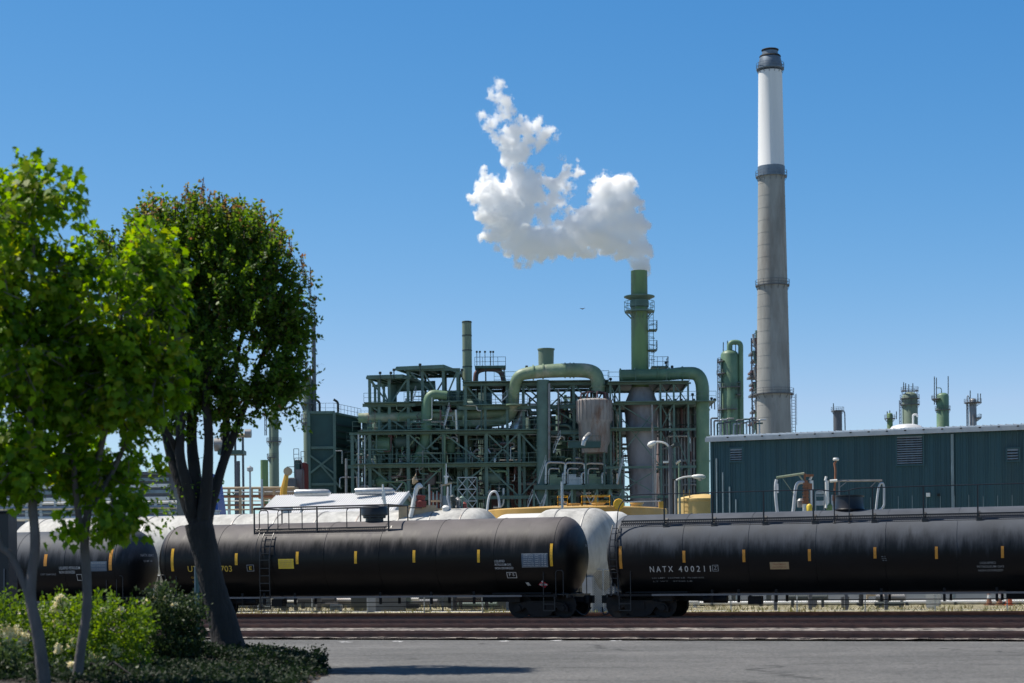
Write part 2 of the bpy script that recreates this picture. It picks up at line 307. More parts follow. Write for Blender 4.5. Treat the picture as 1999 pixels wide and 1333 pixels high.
def asphalt():
    m = groundmat('asphalt', (.112, .111, .108), (.15, .147, .143), .3, .6, 60, .4, 22)
    n = m.node_tree.nodes; l = m.node_tree.links; b = n['Principled BSDF']; tc = n['Texture Coordinate']
    # long sealed seams and thin cracks running along the road, oil marks
    mp = n.new('ShaderNodeMapping'); mp.inputs['Rotation'].default_value = (0, 0, R(2)); mp.inputs['Scale'].default_value = (.16, .42, 1); l.new(tc.outputs['Object'], mp.inputs[0])
    dn = n.new('ShaderNodeTexNoise'); dn.inputs['Scale'].default_value = 2.2; dn.inputs['Detail'].default_value = 6; l.new(mp.outputs[0], dn.inputs['Vector'])
    ad = n.new('ShaderNodeVectorMath'); ad.operation = 'MULTIPLY_ADD'; ad.inputs[1].default_value = (.5, .5, .5); l.new(dn.outputs['Color'], ad.inputs[0]); l.new(mp.outputs[0], ad.inputs[2])
    vo = n.new('ShaderNodeTexVoronoi'); vo.feature = 'DISTANCE_TO_EDGE'; vo.inputs['Scale'].default_value = .55; l.new(ad.outputs[0], vo.inputs['Vector'])
    mr = n.new('ShaderNodeMapRange'); mr.inputs[1].default_value = .002; mr.inputs[2].default_value = .012; mr.inputs[3].default_value = .35; mr.inputs[4].default_value = 1; l.new(vo.outputs['Distance'], mr.inputs[0])
    hs = n.new('ShaderNodeHueSaturation'); src = b.inputs['Base Color'].links[0].from_socket; l.new(src, hs.inputs['Color']); l.new(mr.outputs[0], hs.inputs['Value']); l.new(hs.outputs[0], b.inputs['Base Color'])
    # a long ragged seam and darker wheel-worn lanes parallel to the tracks
    mp2 = n.new('ShaderNodeMapping'); mp2.inputs['Rotation'].default_value = (0, 0, R(21)); l.new(tc.outputs['Object'], mp2.inputs[0])
    s2 = n.new('ShaderNodeSeparateXYZ'); l.new(mp2.outputs[0], s2.inputs[0]); wn = n.new('ShaderNodeTexNoise'); wn.inputs['Scale'].default_value = .35; wn.inputs['Detail'].default_value = 9; wn.inputs['Roughness'].default_value = .7; l.new(tc.outputs['Object'], wn.inputs['Vector'])
    ma = n.new('ShaderNodeMath'); ma.operation = 'MULTIPLY_ADD'; ma.inputs[1].default_value = 1.6; l.new(wn.outputs[0], ma.inputs[0]); l.new(s2.outputs[1], ma.inputs[2])
    for off, wd, dk in ((34.6, .09, .62), (40.3, .05, .7), (37.2, 1.2, .93), (43.5, .9, .95)):
        sb = n.new('ShaderNodeMath'); sb.operation = 'SUBTRACT'; sb.inputs[1].default_value = off; l.new(ma.outputs[0], sb.inputs[0]); ab = n.new('ShaderNodeMath'); ab.operation = 'ABSOLUTE'; l.new(sb.outputs[0], ab.inputs[0])
        mr = n.new('ShaderNodeMapRange'); mr.inputs[1].default_value = wd * .3; mr.inputs[2].default_value = wd; mr.inputs[3].default_value = dk; mr.inputs[4].default_value = 1; l.new(ab.outputs[0], mr.inputs[0])
        hs = n.new('ShaderNodeHueSaturation'); src = b.inputs['Base Color'].links[0].from_socket; l.new(src, hs.inputs['Color']); l.new(mr.outputs[0], hs.inputs['Value']); l.new(hs.outputs[0], b.inputs['Base Color'])
    return m
M['asphalt'] = asphalt()
M['ballast'] = groundmat('ballast_stone', (.12, .1, .09), (.26, .23, .2), 2.5, 1, 25, .85, 5)
M['verge'] = groundmat('dry_verge', (.4, .35, .24), (.25, .24, .13), 1.6, 1, 18, .6, 5)
M['yard'] = groundmat('yard_ground', (.24, .23, .21), (.18, .18, .15), .3, .4, 10, .2, 10)
M['soil'] = groundmat('bed_soil', (.018, .015, .013), (.04, .03, .024), 3, 1, 20, .5, 30)
M['paint'] = mat('worn_road_paint', (.5, .5, .5), .8, var=.35, scale=14)

def sheet(name, z, d0, d1, m, s0=-200, s1=200, nx=1, ny=1, amp=0, f=1):
    mb = MB(); vs = []
    for j in range(ny + 1):
        for i in range(nx + 1):
            p = TR(s0 + (s1 - s0) * i / nx, d0 + (d1 - d0) * j / ny, z)
            if amp: p.z += amp * noise.fractal(p * f, 1, 2, 4)
            vs.append(p)
    mb.add(vs, [(j * (nx + 1) + i, j * (nx + 1) + i + 1, (j + 1) * (nx + 1) + i + 1, (j + 1) * (nx + 1) + i) for j in range(ny) for i in range(nx)])
    o = mb.build(name, m, None, smooth=True, ang=60); o['kind'] = 'structure'; return o
mb = MB(); mb.add([(-3000, -400, -.03), (3000, -400, -.03), (3000, 3600, -.03), (-3000, 3600, -.03)], [(0, 1, 2, 3)])
mb.build('ground', M['yard'])['kind'] = 'structure'
sheet('road', 0.0, -75, -20.0, M['asphalt'])
sheet('ballast_bed', 0.05, -19.95, 9.5, M['ballast'], -120, 120, 700, 70, .02, 2.5)
sheet('gravel_verge', 0.04, 9.6, 40.5, M['verge'], -120, 120, 120, 30, .08, .6)
mb = MB()                                # worn paint dabs on the road
for x, y in ((676, 1250), (776, 1250), (985, 1251), (1088, 1252), (1203, 1253)):
    for k in range(4):
        Y = 3500 * 1.65 / (y + rng.uniform(-1, 1) - YH); p = P(x + rng.uniform(-8, 8), y, Y); a, b = rng.uniform(.05, .14), rng.uniform(.12, .3)
        mb.add([(p.x + a * math.cos(t) * rng.uniform(.6, 1.2), Y + b * math.sin(t) * rng.uniform(.6, 1.2), .005 + .001 * k) for t in np.linspace(0, 5.6, 9)], [tuple(range(9))])
tag(mb.build('road_markings', M['paint']), None, None, None, 'structure')

def track(d, label, z=.0, s0=-75, s1=60):
    t = Thing('railway_track', label, 'railway track', TR(0, d, 0), None)
    for sg in (-1, 1):
        mb = MB(); a, b = TR(s0, d + sg * .7175), TR(s1, d + sg * .7175); up = Vector((0, 0, 1))
        mb.beam(a + up * (z + .015), b + up * (z + .015), .14, .03); mb.beam(a + up * (z + .075), b + up * (z + .075), .03, .09)
        mb.beam(a + up * (z + .145), b + up * (z + .145), .07, .04)
        r = t.part('rail', mb, M['railsteel'])
        m2 = MB(); m2.beam(a + up * (z + .167), b + up * (z + .167), .05, .006); t.part('rail_head', m2, M['railtop'], parent=r)
    mb = MB(); n = int((s1 - s0) / .6)
    for k in range(n):
        s = s0 + k * .6 + rng.uniform(-.04, .04); mb.beam(TR(s, d - 1.28, z - .04), TR(s, d + 1.28, z - .04), .23, .16)
    o = t.part('sleepers', mb, M['tie'], smooth=False); o['kind'] = 'stuff'
track(4.6, 'rusty railway track directly behind the tank cars', .08)
track(0, 'rusty railway track carrying the three black tank cars', .02)
track(-4.4, 'empty rusty railway track next in front of the tank cars', .04)
track(-9.4, 'empty railway track in the middle of the open ballast', .0)
track(-18.4, 'railway track nearest the asphalt road edge', .02)

# chain link fence
def fence():
    d = 14.5; t = Thing('chain_link_fence', 'grey chain link fence on the gravel verge behind the train', 'fence', TR(0, d, 0))
    s = -62.0; k = 0
    while s < 46:
        mb = MB(); mb.tube(TR(s, d, -.05), TR(s, d, 2.1), .035, seg=8); t.part('post', mb, M['galv']); s += 3.05
    mb = MB(); mb.tube(TR(-62, d, 2.05), TR(46, d, 2.05), .025, seg=6); mb.tube(TR(-62, d, .12), TR(46, d, .12), .012, seg=5); t.part('top_rail', mb, M['galv'])
    mb = MB(); c = .11; hgt = 1.9; vs = []; fs = []; W = .009; n = int(108 / c)
    nrm = (TR(0, 1) - TR(0, 0))
    for k in range(-int(hgt / c), n):
        for sg in (1, -1):
            s0 = -62 + k * c; a = TR(s0, d - .03 * sg, .12); b = TR(s0 + sg * hgt, d - .03 * sg, .12 + hgt)
            if sg == -1: a, b = TR(s0 + hgt, d + .03, .12), TR(s0, d + .03, .12 + hgt)
            tt = Vector((CT, -ST, 0)) * W
            i = len(vs); vs += [a - tt, a + tt, b + tt, b - tt]; fs.append((i, i + 1, i + 2, i + 3))
    mb.add(vs, fs); t.part('wire_mesh', mb, M['darkgalv'], smooth=False)
fence()

# ================================================================ tank cars
RR = 1.52; ZC = 2.53
def text_mesh(s, size, spacing=1.0):
    c = bpy.data.curves.new('t', 'FONT'); c.body = s; c.size = size; c.space_character = spacing; c.resolution_u = 3; c.align_x = 'LEFT'
    c.offset = .004 * size
    o = bpy.data.objects.new('t', c); COL.objects.link(o); dg = bpy.context.evaluated_depsgraph_get(); dg.update()
    me = bpy.data.meshes.new_from_object(o.evaluated_get(dg)); bpy.data.objects.remove(o); bpy.data.curves.remove(c)
    vs = [(v.co.x, v.co.y) for v in me.vertices]; fs = [tuple(p.vertices) for p in me.polygons]; bpy.data.meshes.remove(me); return vs, fs
class Car:
    """local frame: x along the track, y away, origin at rail level under the middle of the car"""
    def __init__(s, sa, sb, label, paint, zc=ZC):
        s.mid = (sa + sb) / 2; s.a = sa - s.mid; s.b = sb - s.mid; s.zc = zc
        s.t = Thing('tank_car', label, 'tank car', TR(s.mid, 0, 0), 'black tank cars of one train', -TH, True)
        mb = MB(); prof = []
        Mx = Matrix.Rotation(R(90), 3, 'Y')
        hd = .76; n = 9
        prof = [(RR * math.sin(k / n * math.pi / 2), s.a - hd * math.cos(k / n * math.pi / 2)) for k in range(n)]
        L = s.b - s.a; m = 24
        prof += [(RR, s.a + L * k / m) for k in range(m + 1)]
        prof += [(RR * math.cos(k / n * math.pi / 2), s.b + hd * math.sin(k / n * math.pi / 2)) for k in range(1, n + 1)]
        mb.lathe(prof, (0, 0, zc), 72, Mx)
        s.shell = s.t.part('tank_shell', mb, M[paint], ang=30)
        mb = MB()                          # weld seams and jacket bands
        for k in range(0, 8):
            x = s.a + L * k / 7; r = RR + .006
            mb.path([(x, r * math.cos(q), zc + r * math.sin(q)) for q in np.linspace(0, 2 * math.pi, 73)], .007, 4, False)
        s.t.part('jacket_band', mb, M[paint], parent=s.shell)
        # underframe
        mb = MB(); mb.beam((s.a - .3, 0, .95), (s.a + 3.4, 0, .95), .55, .34); mb.beam((s.b - 3.4, 0, .95), (s.b + .3, 0, .95), .55, .34)
        for e, sg in ((s.a, 1), (s.b, -1)):
            mb.box((e + sg * .0, 0, 1.0), (.14, 2.7, .2)); mb.box((e + sg * 1.75, 0, .93), (.5, 2.3, .3))
            for yy in (-1.35, 1.35): mb.beam((e - sg * .1, yy, 1.02), (e + sg * 3.3, yy * .98, 1.02), .1, .09)
            mb.box((e + sg * 1.4, 0, 1.12), (2.4, 2.5, .05))
        s.t.part('underframe', mb, M['under'], smooth=False)
        mb = MB(); mb.beam((s.a + 1.3, -1.46, 1.02 + zc - ZC), (s.b - 1.3, -1.46, 1.02 + zc - ZC), .07, .07)
        mb.beam((s.a + 1.3, 1.46, 1.02 + zc - ZC), (s.b - 1.3, 1.46, 1.02 + zc - ZC), .07, .07); s.t.part('side_rail', mb, M['galv' if paint == 'none' else 'darkgalv'], smooth=False)
        for e, sg in ((s.a, 1), (s.b, -1)):
            s.truck(e + sg * .95 if False else e + sg * (s.tk if hasattr(s, 'tk') else .7)); s.end(e, -sg)
        mb = MB()                          # brake gear under the middle
        for x in (-5.2, -4.2, -2.8, 1.0, 3.2, 5.0):
            mb.beam((x, -.9, 1.2), (x, -.9, .72), .09); mb.beam((x, .9, 1.2), (x, .9, .72), .09)
        mb.tube((-6, -.9, .8), (6, -.9, .8), .018, seg=6); mb.tube((-6, -.7, .62), (6, -.7, .62), .015, seg=6)
        mb.tube((-5.6, -.6, .85), (-4.7, -.6, .85), .16); mb.box((-3.6, -.8, .8), (.5, .35, .3))
        s.t.part('brake_gear', mb, M['under'])
    def truck(s, x):
        root = MB()
        for sy in (-.99, .99):             # side frame: shaped cast beam
            y0 = sy - .07
            pr = [(-1.1, .56), (-.98, .72), (-.45, .82), (.45, .82), (.98, .72), (1.1, .56), (1.1, .40), (.82, .42), (.62, .58), (.42, .30), (.2, .22), (-.2, .22), (-.42, .30), (-.62, .58), (-.82, .42), (-1.1, .40)]
            root.prism([(x + a, y0, b) for a, b in pr], (0, .14, 0))
            for k in (-.14, 0, .14): root.tube((x + k, sy, .3), (x + k, sy, .62), .055, seg=8)
            for a in (-.89, .89): root.lathe([(0, -.1), (.11, -.1), (.11, .06), (0, .06)], (x + a, sy * 1.08, .54), 12, Matrix.Rotation(R(90), 3, 'X'))
            root.beam((x - .75, sy, .22), (x + .75, sy, .22), .05, .06)
            root.beam((x - 1.25, sy * .8, .62), (x - .6, sy * .8, .2), .03)
        root.beam((x, -1.1, .62), (x, 1.1, .62), .4, .26)
        tr = s.t.part('truck', root, M['under'])
        for a in (-.89, .89):
            for sy in (-1, 1):
                mb = MB(); mb.lathe([(0, -.02), (.1, -.03), (.12, .0), (.36, .01), (.40, -.03), (.455, -.03), (.455, .07), (.49, .085), (.49, .11), (.40, .11), (.14, .08), (0, .09)], (x + a, sy * .755, .645), 36, Matrix.Rotation(R(90 if sy < 0 else -90), 3, 'X'))
                s.t.part('wheel', mb, M['under'], parent=tr)
            mb = MB(); mb.tube((x + a, -.75, .645), (x + a, .75, .645), .08); s.t.part('axle', mb, M['under'], parent=tr)
    def end(s, e, sg):                     # sg = +1 right end
        mb = MB(); c = e + sg * .55
        mb.beam((e + sg * .1, 0, .86), (c + sg * .32, 0, .86), .16, .2)
        mb.lathe([(0, -.16), (.14, -.16), (.17, 0), (.14, .16), (0, .16)], (c + sg * .3, 0, .86), 10); mb.box((c + sg * .42, .08 * sg, .86), (.24, .12, .3))
        s.t.part('coupler', mb, M['under'])
        mb = MB(); mb.path(rounded([(e + sg * .2, -.5, .8), (c, -.55, .45), (c + sg * .35, -.5, .2), (c + sg * .5, -.2, .55)], .3), .03, 8)
        s.t.part('air_hose', mb, M['blackrail'])
        mb = MB()                          # end platform, grab irons, sill step
        for yy in (-1.38, 1.38):
            mb.path(rounded([(e - sg * .45, yy, 1.06), (e - sg * .45, yy, 2.02), (e + sg * .05, yy, 2.02)], .12), .02, 6)
            mb.path(rounded([(e + sg * .35, yy, 1.0), (e + sg * .35, yy, 1.98), (e + sg * .05, yy, 1.98), (e + sg * .05, yy, 1.0)], .12), .02, 6)
            for zz in (.45, .7): mb.beam((e - sg * .45, yy, zz), (e, yy, zz), .03)
            mb.beam((e - sg * .45, yy, .45), (e - sg * .45, yy, 1.0), .03); mb.beam((e, yy, .45), (e, yy, 1.0), .03)
        mb.box((e + sg * .25, 0, 1.06), (.55, 2.7, .03)); mb.beam((e + sg * .48, -1.35, 1.0), (e + sg * .48, 1.35, 1.0), .05, .12)
        s.t.part('grab_rail', mb, M['blackrail'])
        mb = MB()                          # hand brake wheel and stand
        if sg < 0:
            mb.beam((e - .35, -.75, 1.0), (e - .35, -.75, 1.75), .06); mb.lathe([(.24, -.012), (.27, 0), (.24, .012), (.22, 0)], (e - .42, -.75, 1.6), 18, Matrix.Rotation(R(90), 3, 'Y')); mb.beam((e - .42, -.99, 1.6), (e - .42, -.51, 1.6), .025); mb.beam((e - .42, -.75, 1.36), (e - .42, -.75, 1.84), .025)
            s.t.part('hand_brake', mb, M['darkgalv'])
    # placement of a mark seen at picture x, y on the near side
    def xl(s, x, y=1090): return SX(x, -RR, y) - s.mid
    def zl(s, x, y): return TZ(SX(x, -RR, y), -RR * .97, x, y)
    def map(s, vs, x0, phi0, lift=.007):
        return [(x0 + a, -(RR + lift) * math.cos(phi0 + b / RR), s.zc + (RR + lift) * math.sin(phi0 + b / RR)) for a, b in vs]
    def phi(s, z): return math.asin(max(-.98, min(.98, (z - s.zc) / RR)))
    def text(s, txt, x, ytop, ybot, m, x1=None, name='lettering'):
        z0, z1 = s.zl(x, ybot), s.zl(x, ytop); size = (z1 - z0) / .72
        vs, fs = text_mesh(txt, size)
        if x1: k = (s.xl(x1) - s.xl(x)) / max(v[0] for v in vs); vs = [(a * k, b) for a, b in vs]
        mb = MB(); mb.add(s.map(vs, s.xl(x), s.phi(z0), .012), fs); s.t.part(name, mb, M[m], smooth=False)
    def patch(s, x0, x1, y0, y1, m, name, lift=.008, label=None, slant=0):
        mb = MB(); n = 8; a, b = s.xl(x0), s.xl(x1); xm = (x0 + x1) / 2; p0, p1 = s.phi(s.zl(xm, y1)), s.phi(s.zl(xm, y0))
        vs = []
        for k in range(n + 1):
            q = p0 + (p1 - p0) * k / n
            for xx in (a, b):
                for lf in (.001, lift): vs.append((xx + slant * (k / n - .5), -(RR + lf) * math.cos(q), s.zc + (RR + lf) * math.sin(q)))
        fs = []
        for k in range(n):
            i = k * 4; fs += [(i + 1, i + 3, i + 7, i + 5), (i, i + 1, i + 5, i + 4), (i + 2, i + 6, i + 7, i + 3)]
        fs += [(0, 2, 3, 1), (n * 4, n * 4 + 1, n * 4 + 3, n * 4 + 2)]
        mb.add(vs, fs); return s.t.part(name, mb, M[m], label, smooth=False)
    def outline(s, x0, x1, y0, y1, m, name='stencil_box'):
        mb = MB(); a, b = s.xl(x0), s.xl(x1); z0, z1 = s.zl((x0 + x1) / 2, y1), s.zl((x0 + x1) / 2, y0); w = .022
        h = z1 - z0; wd = b - a
        for (ax, az, bx, bz) in ((0, 0, wd, w), (0, h - w, wd, h), (0, 0, w, h), (wd - w, 0, wd, h)):
            mb.add(s.map([(ax, az), (bx, az), (bx, bz), (ax, bz)], a, s.phi(z0), .012), [(0, 1, 2, 3)])
        s.t.part(name, mb, M[m], smooth=False)

# centre car
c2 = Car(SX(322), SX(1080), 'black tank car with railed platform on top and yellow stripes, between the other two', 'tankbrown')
for x, a, b in ((336, 1071, 1115), (461, 1080, 1103), (580, 1077, 1101), (694, 1076, 1100), (808, 1074, 1098), (934, 1073, 1098), (1076, 1061, 1105)):
    c2.patch(x - 2.6, x + 2.6, a, b, 'stripe', 'reflective_stripe')
c2.text('UTLX', 365, 1104, 1116, 'decaly', 403); c2.text('207703', 405, 1104, 1116, 'decaly', 452)
c2.text('CAPY', 370, 1125, 1129, 'decaly'); c2.text('LT WT', 370, 1133, 1137, 'decaly')
c2.outline(481, 495, 1102, 1115, 'decalg'); c2.text('E', 485, 1105, 1112, 'decaly', 491)
c2.patch(543, 573, 1091, 1110, 'yellow', 'warning_plate')
for k in range(4): c2.text('TREATMENT NOTICE'[k:12 + k], 547, 1093.6 + k * 4, 1095.6 + k * 4, 'tan', 569)
for k, tx in enumerate(('LIQUEFIED', 'PETROLEUM GAS', 'NON ODORIZED')): c2.text(tx, 965, 1093 + 6.8 * k, 1097.5 + 6.8 * k, 'decalw', (985, 997, 1001)[k])
c2.outline(986, 1005, 1115, 1128, 'decalw'); c2.text('F S', 990, 1118, 1124, 'decalw', 1001)
c2.patch(1018, 1069, 1080, 1107, 'plate', 'data_plate')
for k in range(6):
    c2.text('TANK QUAL STN DUE'[:9 + k], 1021, 1082.5 + k * 4, 1084.6 + k * 4, 'decalw', 1041); c2.text('NAT 18 28', 1044, 1082.5 + k * 4, 1084.6 + k * 4, 'decalw', 1066)
c2.outline(1018, 1069, 1080, 1107, 'decalg', 'plate_border'); c2.patch(1020, 1026, 1137, 1143, 'decalw', 'sticker', slant=-.05)
def placard(car, x, y, r):
    mb = MB(); a = car.xl(x); z = car.zl(x, y); ph = car.phi(z); q = r
    mb.add(car.map([(0, -q), (q, 0), (0, q), (-q, 0)], a, ph, .03), [(0, 1, 2, 3)]); o = car.t.part('hazard_placard', mb, M['placard'], smooth=False)
    mb = MB(); mb.add(car.map([(-q * .75, -q * .22), (q * .75, -q * .22), (q * .75, q * .22), (-q * .75, q * .22)], a, ph, .036), [(0, 1, 2, 3)]); mb.add(car.map([(-q * .3, q * .7), (0, q), (q * .3, q * .7), (0, q * .5)], a, ph, .036), [(0, 3, 2, 1)])
    car.t.part('placard_number_field', mb, M['placardw'], parent=o, smooth=False)
    vs, fs = text_mesh('1075', q * .45); mb = MB(); mb.add(car.map([(v[0] - q * .55, v[1] - q * .16) for v in vs], a, ph, .042), fs); car.t.part('placard_number', mb, M['blackrail'], parent=o, smooth=False)
placard(c2, 1053, 1140, .2)
# top platform of centre car
def platform2(car):
    x0, x1 = SX(500, -.9, 1015) - car.mid, SX(757, -.9, 1015) - car.mid; zt = ZC + RR
    mb = MB(); yy = -1.12; zz = ZC + .98
    mb.beam((x0, yy, zz), (x1 + .1, yy, zz), .05, .05); mb.beam((x0, yy + .1, zz + .27), (x1, yy + .1, zz + .27), .05, .05); mb.beam((x0, -.55, zz + .3), (x1, -.55, zz + .3), .05)
    for k in range(int((x1 - x0) / .045)): x = x0 + k * .045; mb.beam((x, yy + .1, zz + .26), (x, yy, zz), .008, .02)
    for k in range(int((x1 - x0) / .09)): x = x0 + k * .09; mb.beam((x, yy + .1, zz + .27), (x, -.5, zz + .3), .012, .03)
    mb.beam((x1, yy, zz), (x1 + .45, yy + .2, zz), .05); mb.beam((x1 + .4, yy + .2, zz), (x1 + .62, -.6, zz + .38), .05)
    for x in (x0, (x0 + x1) / 2 + .1, x1):
        for dx in (0, .14): mb.beam((x + dx, yy, zz - .06), (x + dx, yy + .3, zz + .3), .06)
    car.t.part('walkway', mb, M['blackrail'], smooth=False)
    h = ZC + RR + .60
    mb = MB(); X1 = SX(795, .7, 990) - car.mid
    A, B, Cc, D = (x0, -1.05, h), (x1 + .1, -1.05, h), (X1, .75, h + .02), (x0 + .3, .75, h - .02)
    for p, q in ((A, B), (B, Cc), (Cc, D), (D, A)): mb.tube(p, q, .032, seg=8)
    for x in (x0, (x0 + x1) / 2 - .1, x1 + .1): mb.tube((x, -1.05, zz), (x, -1.05, h), .035, seg=8)
    for x in (X1, x0 + .3, (x0 + X1) / 2 + .9): mb.tube((x, .75, ZC + 1.3), (x, .75, h), .03, seg=8)
    for a, b in ((x0 + .15, x0 + .55), (x0 + 1.0, x0 + 1.5), (x0 + 2.1, x0 + 4.6), (x1 - 1.8, x1 - .4)):
        mb.path(rounded([(a, -.9, zz + .3), (a, -.9, h - .09), (b, -.9, h - .09), (b, -.9, h - .1 if b - a > 1 else zz + .3)], .13), .022, 6)
    mb.path(rounded([(x1 + .55, -.2, ZC + 1.4), (x1 + .55, -.2, h - .1), (x1 + .95, .3, h - .1)], .15), .022, 6)
    car.t.part('platform_railing', mb, M['blackrail'])
    xm = SX(731, 0, 1003) - car.mid; mb = MB()
    mb.lathe([(0, 0), (.36, 0), (.36, .14), (.46, .16), (.46, .24), (.53, .26), (.53, .56), (.50, .61), (.1, .64), (0, .64)], (xm, 0, ZC + RR - .02), 28)
    for k in range(8): a = k * math.pi / 4; mb.tube((xm + .42 * math.cos(a), .42 * math.sin(a), ZC + RR + .12), (xm + .42 * math.cos(a), .42 * math.sin(a), ZC + RR + .2), .05, seg=6)
    car.t.part('valve_housing', mb, M['blackrail'])
    xa = SX(521, -1.4, 1050) - car.mid; mb = MB()
    for yy2 in (-1,):
        for dx in (-.22, .22):
            pts = [(xa + dx, -(RR + .1) * math.cos(q), ZC + (RR + .1) * math.sin(q)) for q in np.linspace(R(42), R(-2), 12)] + [(xa + dx, -RR - .1, ZC - .8), (xa + dx, -RR - .06, 1.05), (xa + dx, -RR, .5)]
            mb.path(pts, .025, 6)
        for q in list(np.linspace(R(38), R(0), 5)): mb.beam((xa - .22, -(RR + .1) * math.cos(q), ZC + (RR + .1) * math.sin(q)), (xa + .22, -(RR + .1) * math.cos(q), ZC + (RR + .1) * math.sin(q)), .03)
        for z in (2.2, 1.9, 1.6, 1.3, 1.0, .55): mb.beam((xa - .22, -RR - .09, z), (xa + .22, -RR - .09, z), .03)
    xb = xa - .42; mb.path([(xb, -(RR + .13) * math.cos(q), ZC + (RR + .13) * math.sin(q)) for q in np.linspace(R(42), R(12), 9)], .018, 6)
    car.t.part('ladder', mb, M['blackrail'])
platform2(c2)

# right car
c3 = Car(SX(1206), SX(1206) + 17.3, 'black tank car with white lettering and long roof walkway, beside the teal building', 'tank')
for x, a, b in ((1211, 1066, 1110), (1335, 1075, 1098), (1452, 1073, 1097), (1580, 1072, 1095), (1708, 1068, 1090), (1828, 1067, 1091), (1957, 1066, 1089)):
    c3.patch(x - 2.8, x + 2.8, a, b, 'stripe2', 'reflective_stripe')
c3.text('N A T X', 1266, 1104, 1116.5, 'decalw', 1312); c3.text('4 0 0 2 1 1', 1323, 1103.5, 1116, 'decalw', 1386)
c3.outline(1389, 1401, 1101.5, 1115, 'decalg'); c3.text('Z', 1392, 1104, 1112, 'decalg', 1398)
c3.text('LD LMT  165700 LB  75160 KG', 1268, 1126, 1129.2, 'decalg', 1370); c3.text('LT WT   97300 LB', 1269, 1132.5, 1135.7, 'decalg', 1346)
c3.patch(1502, 1539, 1097, 1111, 'tan', 'tan_card'); c3.text('TREATMENT', 1507, 1099.5, 1103, 'peach', 1534); c3.text('NOTICE', 1507, 1105, 1108.5, 'peach', 1534)
for k in range(3): c3.text('==', 1720 + k, 1085 + k * 3.6, 1088 + k * 3.6, 'decalg', 1729 + k)
for k, tx in enumerate(('LIQUEFIED', 'PETROLEUM GAS', 'NON ODORIZED')): c3.text(tx, (1912, 1906, 1908)[k], 1096 + 7.2 * k, 1100.6 + 7.2 * k, 'decalg', (1944, 1959, 1957)[k])
def walkway3(car):
    x0 = SX(1213, -1, 1010) - car.mid; x1 = car.b - .1; yy = -1.1; zz = ZC + 1.02
    for sd in (-1,):
        mb = MB(); mb.beam((x0, yy, zz), (x1, yy, zz), .045, .045); mb.beam((x0, yy + .12, zz + .24), (x1, yy + .12, zz + .24), .05, .05); mb.beam((x0, -.5, zz + .28), (x1, -.5, zz + .28), .04)
        for k in range(int((x1 - x0) / .08)): x = x0 + k * .08; mb.beam((x, yy + .12, zz + .24), (x, yy, zz), .012, .025); mb.beam((x, yy + .12, zz + .25), (x, -.5, zz + .28), .012, .03)
        mb2 = MB()
        for xp in (1297, 1391, 1491, 1588, 1704, 1803, 1909):
            x = SX(xp, yy, 1000) - car.mid; mb.beam((x, yy - .02, zz - .04), (x, yy + .35, zz + .3), .1); mb.box((x + .05, yy - .02, zz), (.2, .06, .2))
            mb2.beam((x, yy - .02, zz), (x, yy - .02, ZC + RR + .72), .05)
        for xp in (1629, 1658):
            x = SX(xp, yy, 1000) - car.mid; mb.beam((x, yy - .02, zz - .04), (x, yy + .35, zz + .3), .09); mb2.beam((x, yy - .02, zz), (x, yy - .02, ZC + RR + .66), .035)
        car.t.part('walkway', mb, M['blackrail'], smooth=False)
        hh = ZC + RR + .72; xm0, xm1 = SX(1600, yy, 970) - car.mid, SX(1672, yy, 970) - car.mid
        mb2.path(rounded([(x0 - .1, yy - .35, ZC + .5), (x0 - .05, yy - .1, ZC + RR + .3), (x0 + .35, yy, hh), (xm0, yy, hh), (xm0 + .4, yy, hh - .07), (xm1 - .4, yy, hh - .1), (xm1, yy, hh + .02), (x1, yy, hh + .02)], .25), .02, 6)
        car.t.part('handrail', mb2, M['blackrail'])
    mb = MB()
    for dx in (-.27, 0):
        mb.path([(car.a + dx - .02, -(RR + .09) * math.cos(q), ZC + (RR + .09) * math.sin(q)) for q in np.linspace(R(44), R(-35), 20)] + [(car.a + dx - .02, -RR + .1, 1.0)], .022, 6)
    for q in np.linspace(R(38), R(-33), 9): mb.beam((car.a - .29, -(RR + .09) * math.cos(q), ZC + (RR + .09) * math.sin(q)), (car.a - .02, -(RR + .09) * math.cos(q), ZC + (RR + .09) * math.sin(q)), .024)
    car.t.part('ladder', mb, M['blackrail'])
    xm = SX(1658, 0, 985) - car.mid; mb = MB(); mb.lathe([(0, 0), (.52, 0), (.55, .05), (.52, .1), (.5, .5), (.54, .52), (.54, .56), (0, .58)], (xm, 0, ZC + RR - .03), 28)
    car.t.part('valve_housing', mb, M['blackrail'])
walkway3(c3)

# left car
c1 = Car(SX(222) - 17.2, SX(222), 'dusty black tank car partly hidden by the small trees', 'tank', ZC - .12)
for x, a, b in ((88, 1082, 1105), (215, 1072, 1113)): c1.patch(x - 3, x + 3, a, b, 'stripe2', 'reflective_stripe')
for k, tx in enumerate(('LIQUEFIED PETROLEUM', 'NON ODORIZED')): c1.text(tx, 115, 1106 + 8 * k, 1111.5 + 8 * k, 'decalw', (156, 146)[k])
c1.text('CAPY 33644 GALS', 78, 1119, 1123, 'decalg', 108); c1.outline(148, 158, 1120, 1133, 'decalw'); c1.patch(176, 208, 1096, 1115, 'plate', 'data_plate')
for k in range(3): c1.text('TANK 18 28 QUAL', 178, 1098 + k * 5.5, 1101 + k * 5.5, 'decalg', 206)
def headtext(car, tx, y0, z0, size):      # lettering on the right head, seen from the side
    vs, fs = text_mesh(tx, size); mb = MB(); out = []
    for a, b in vs:
        y = y0 + a; z = z0 + b; rr2 = min(.98, (y * y + (z - car.zc) ** 2) / RR ** 2); out.append((car.b + .76 * math.sqrt(1 - rr2) + .02, y, z))
    mb.add(out, fs); car.t.part('lettering', mb, M['decalw'], smooth=False)
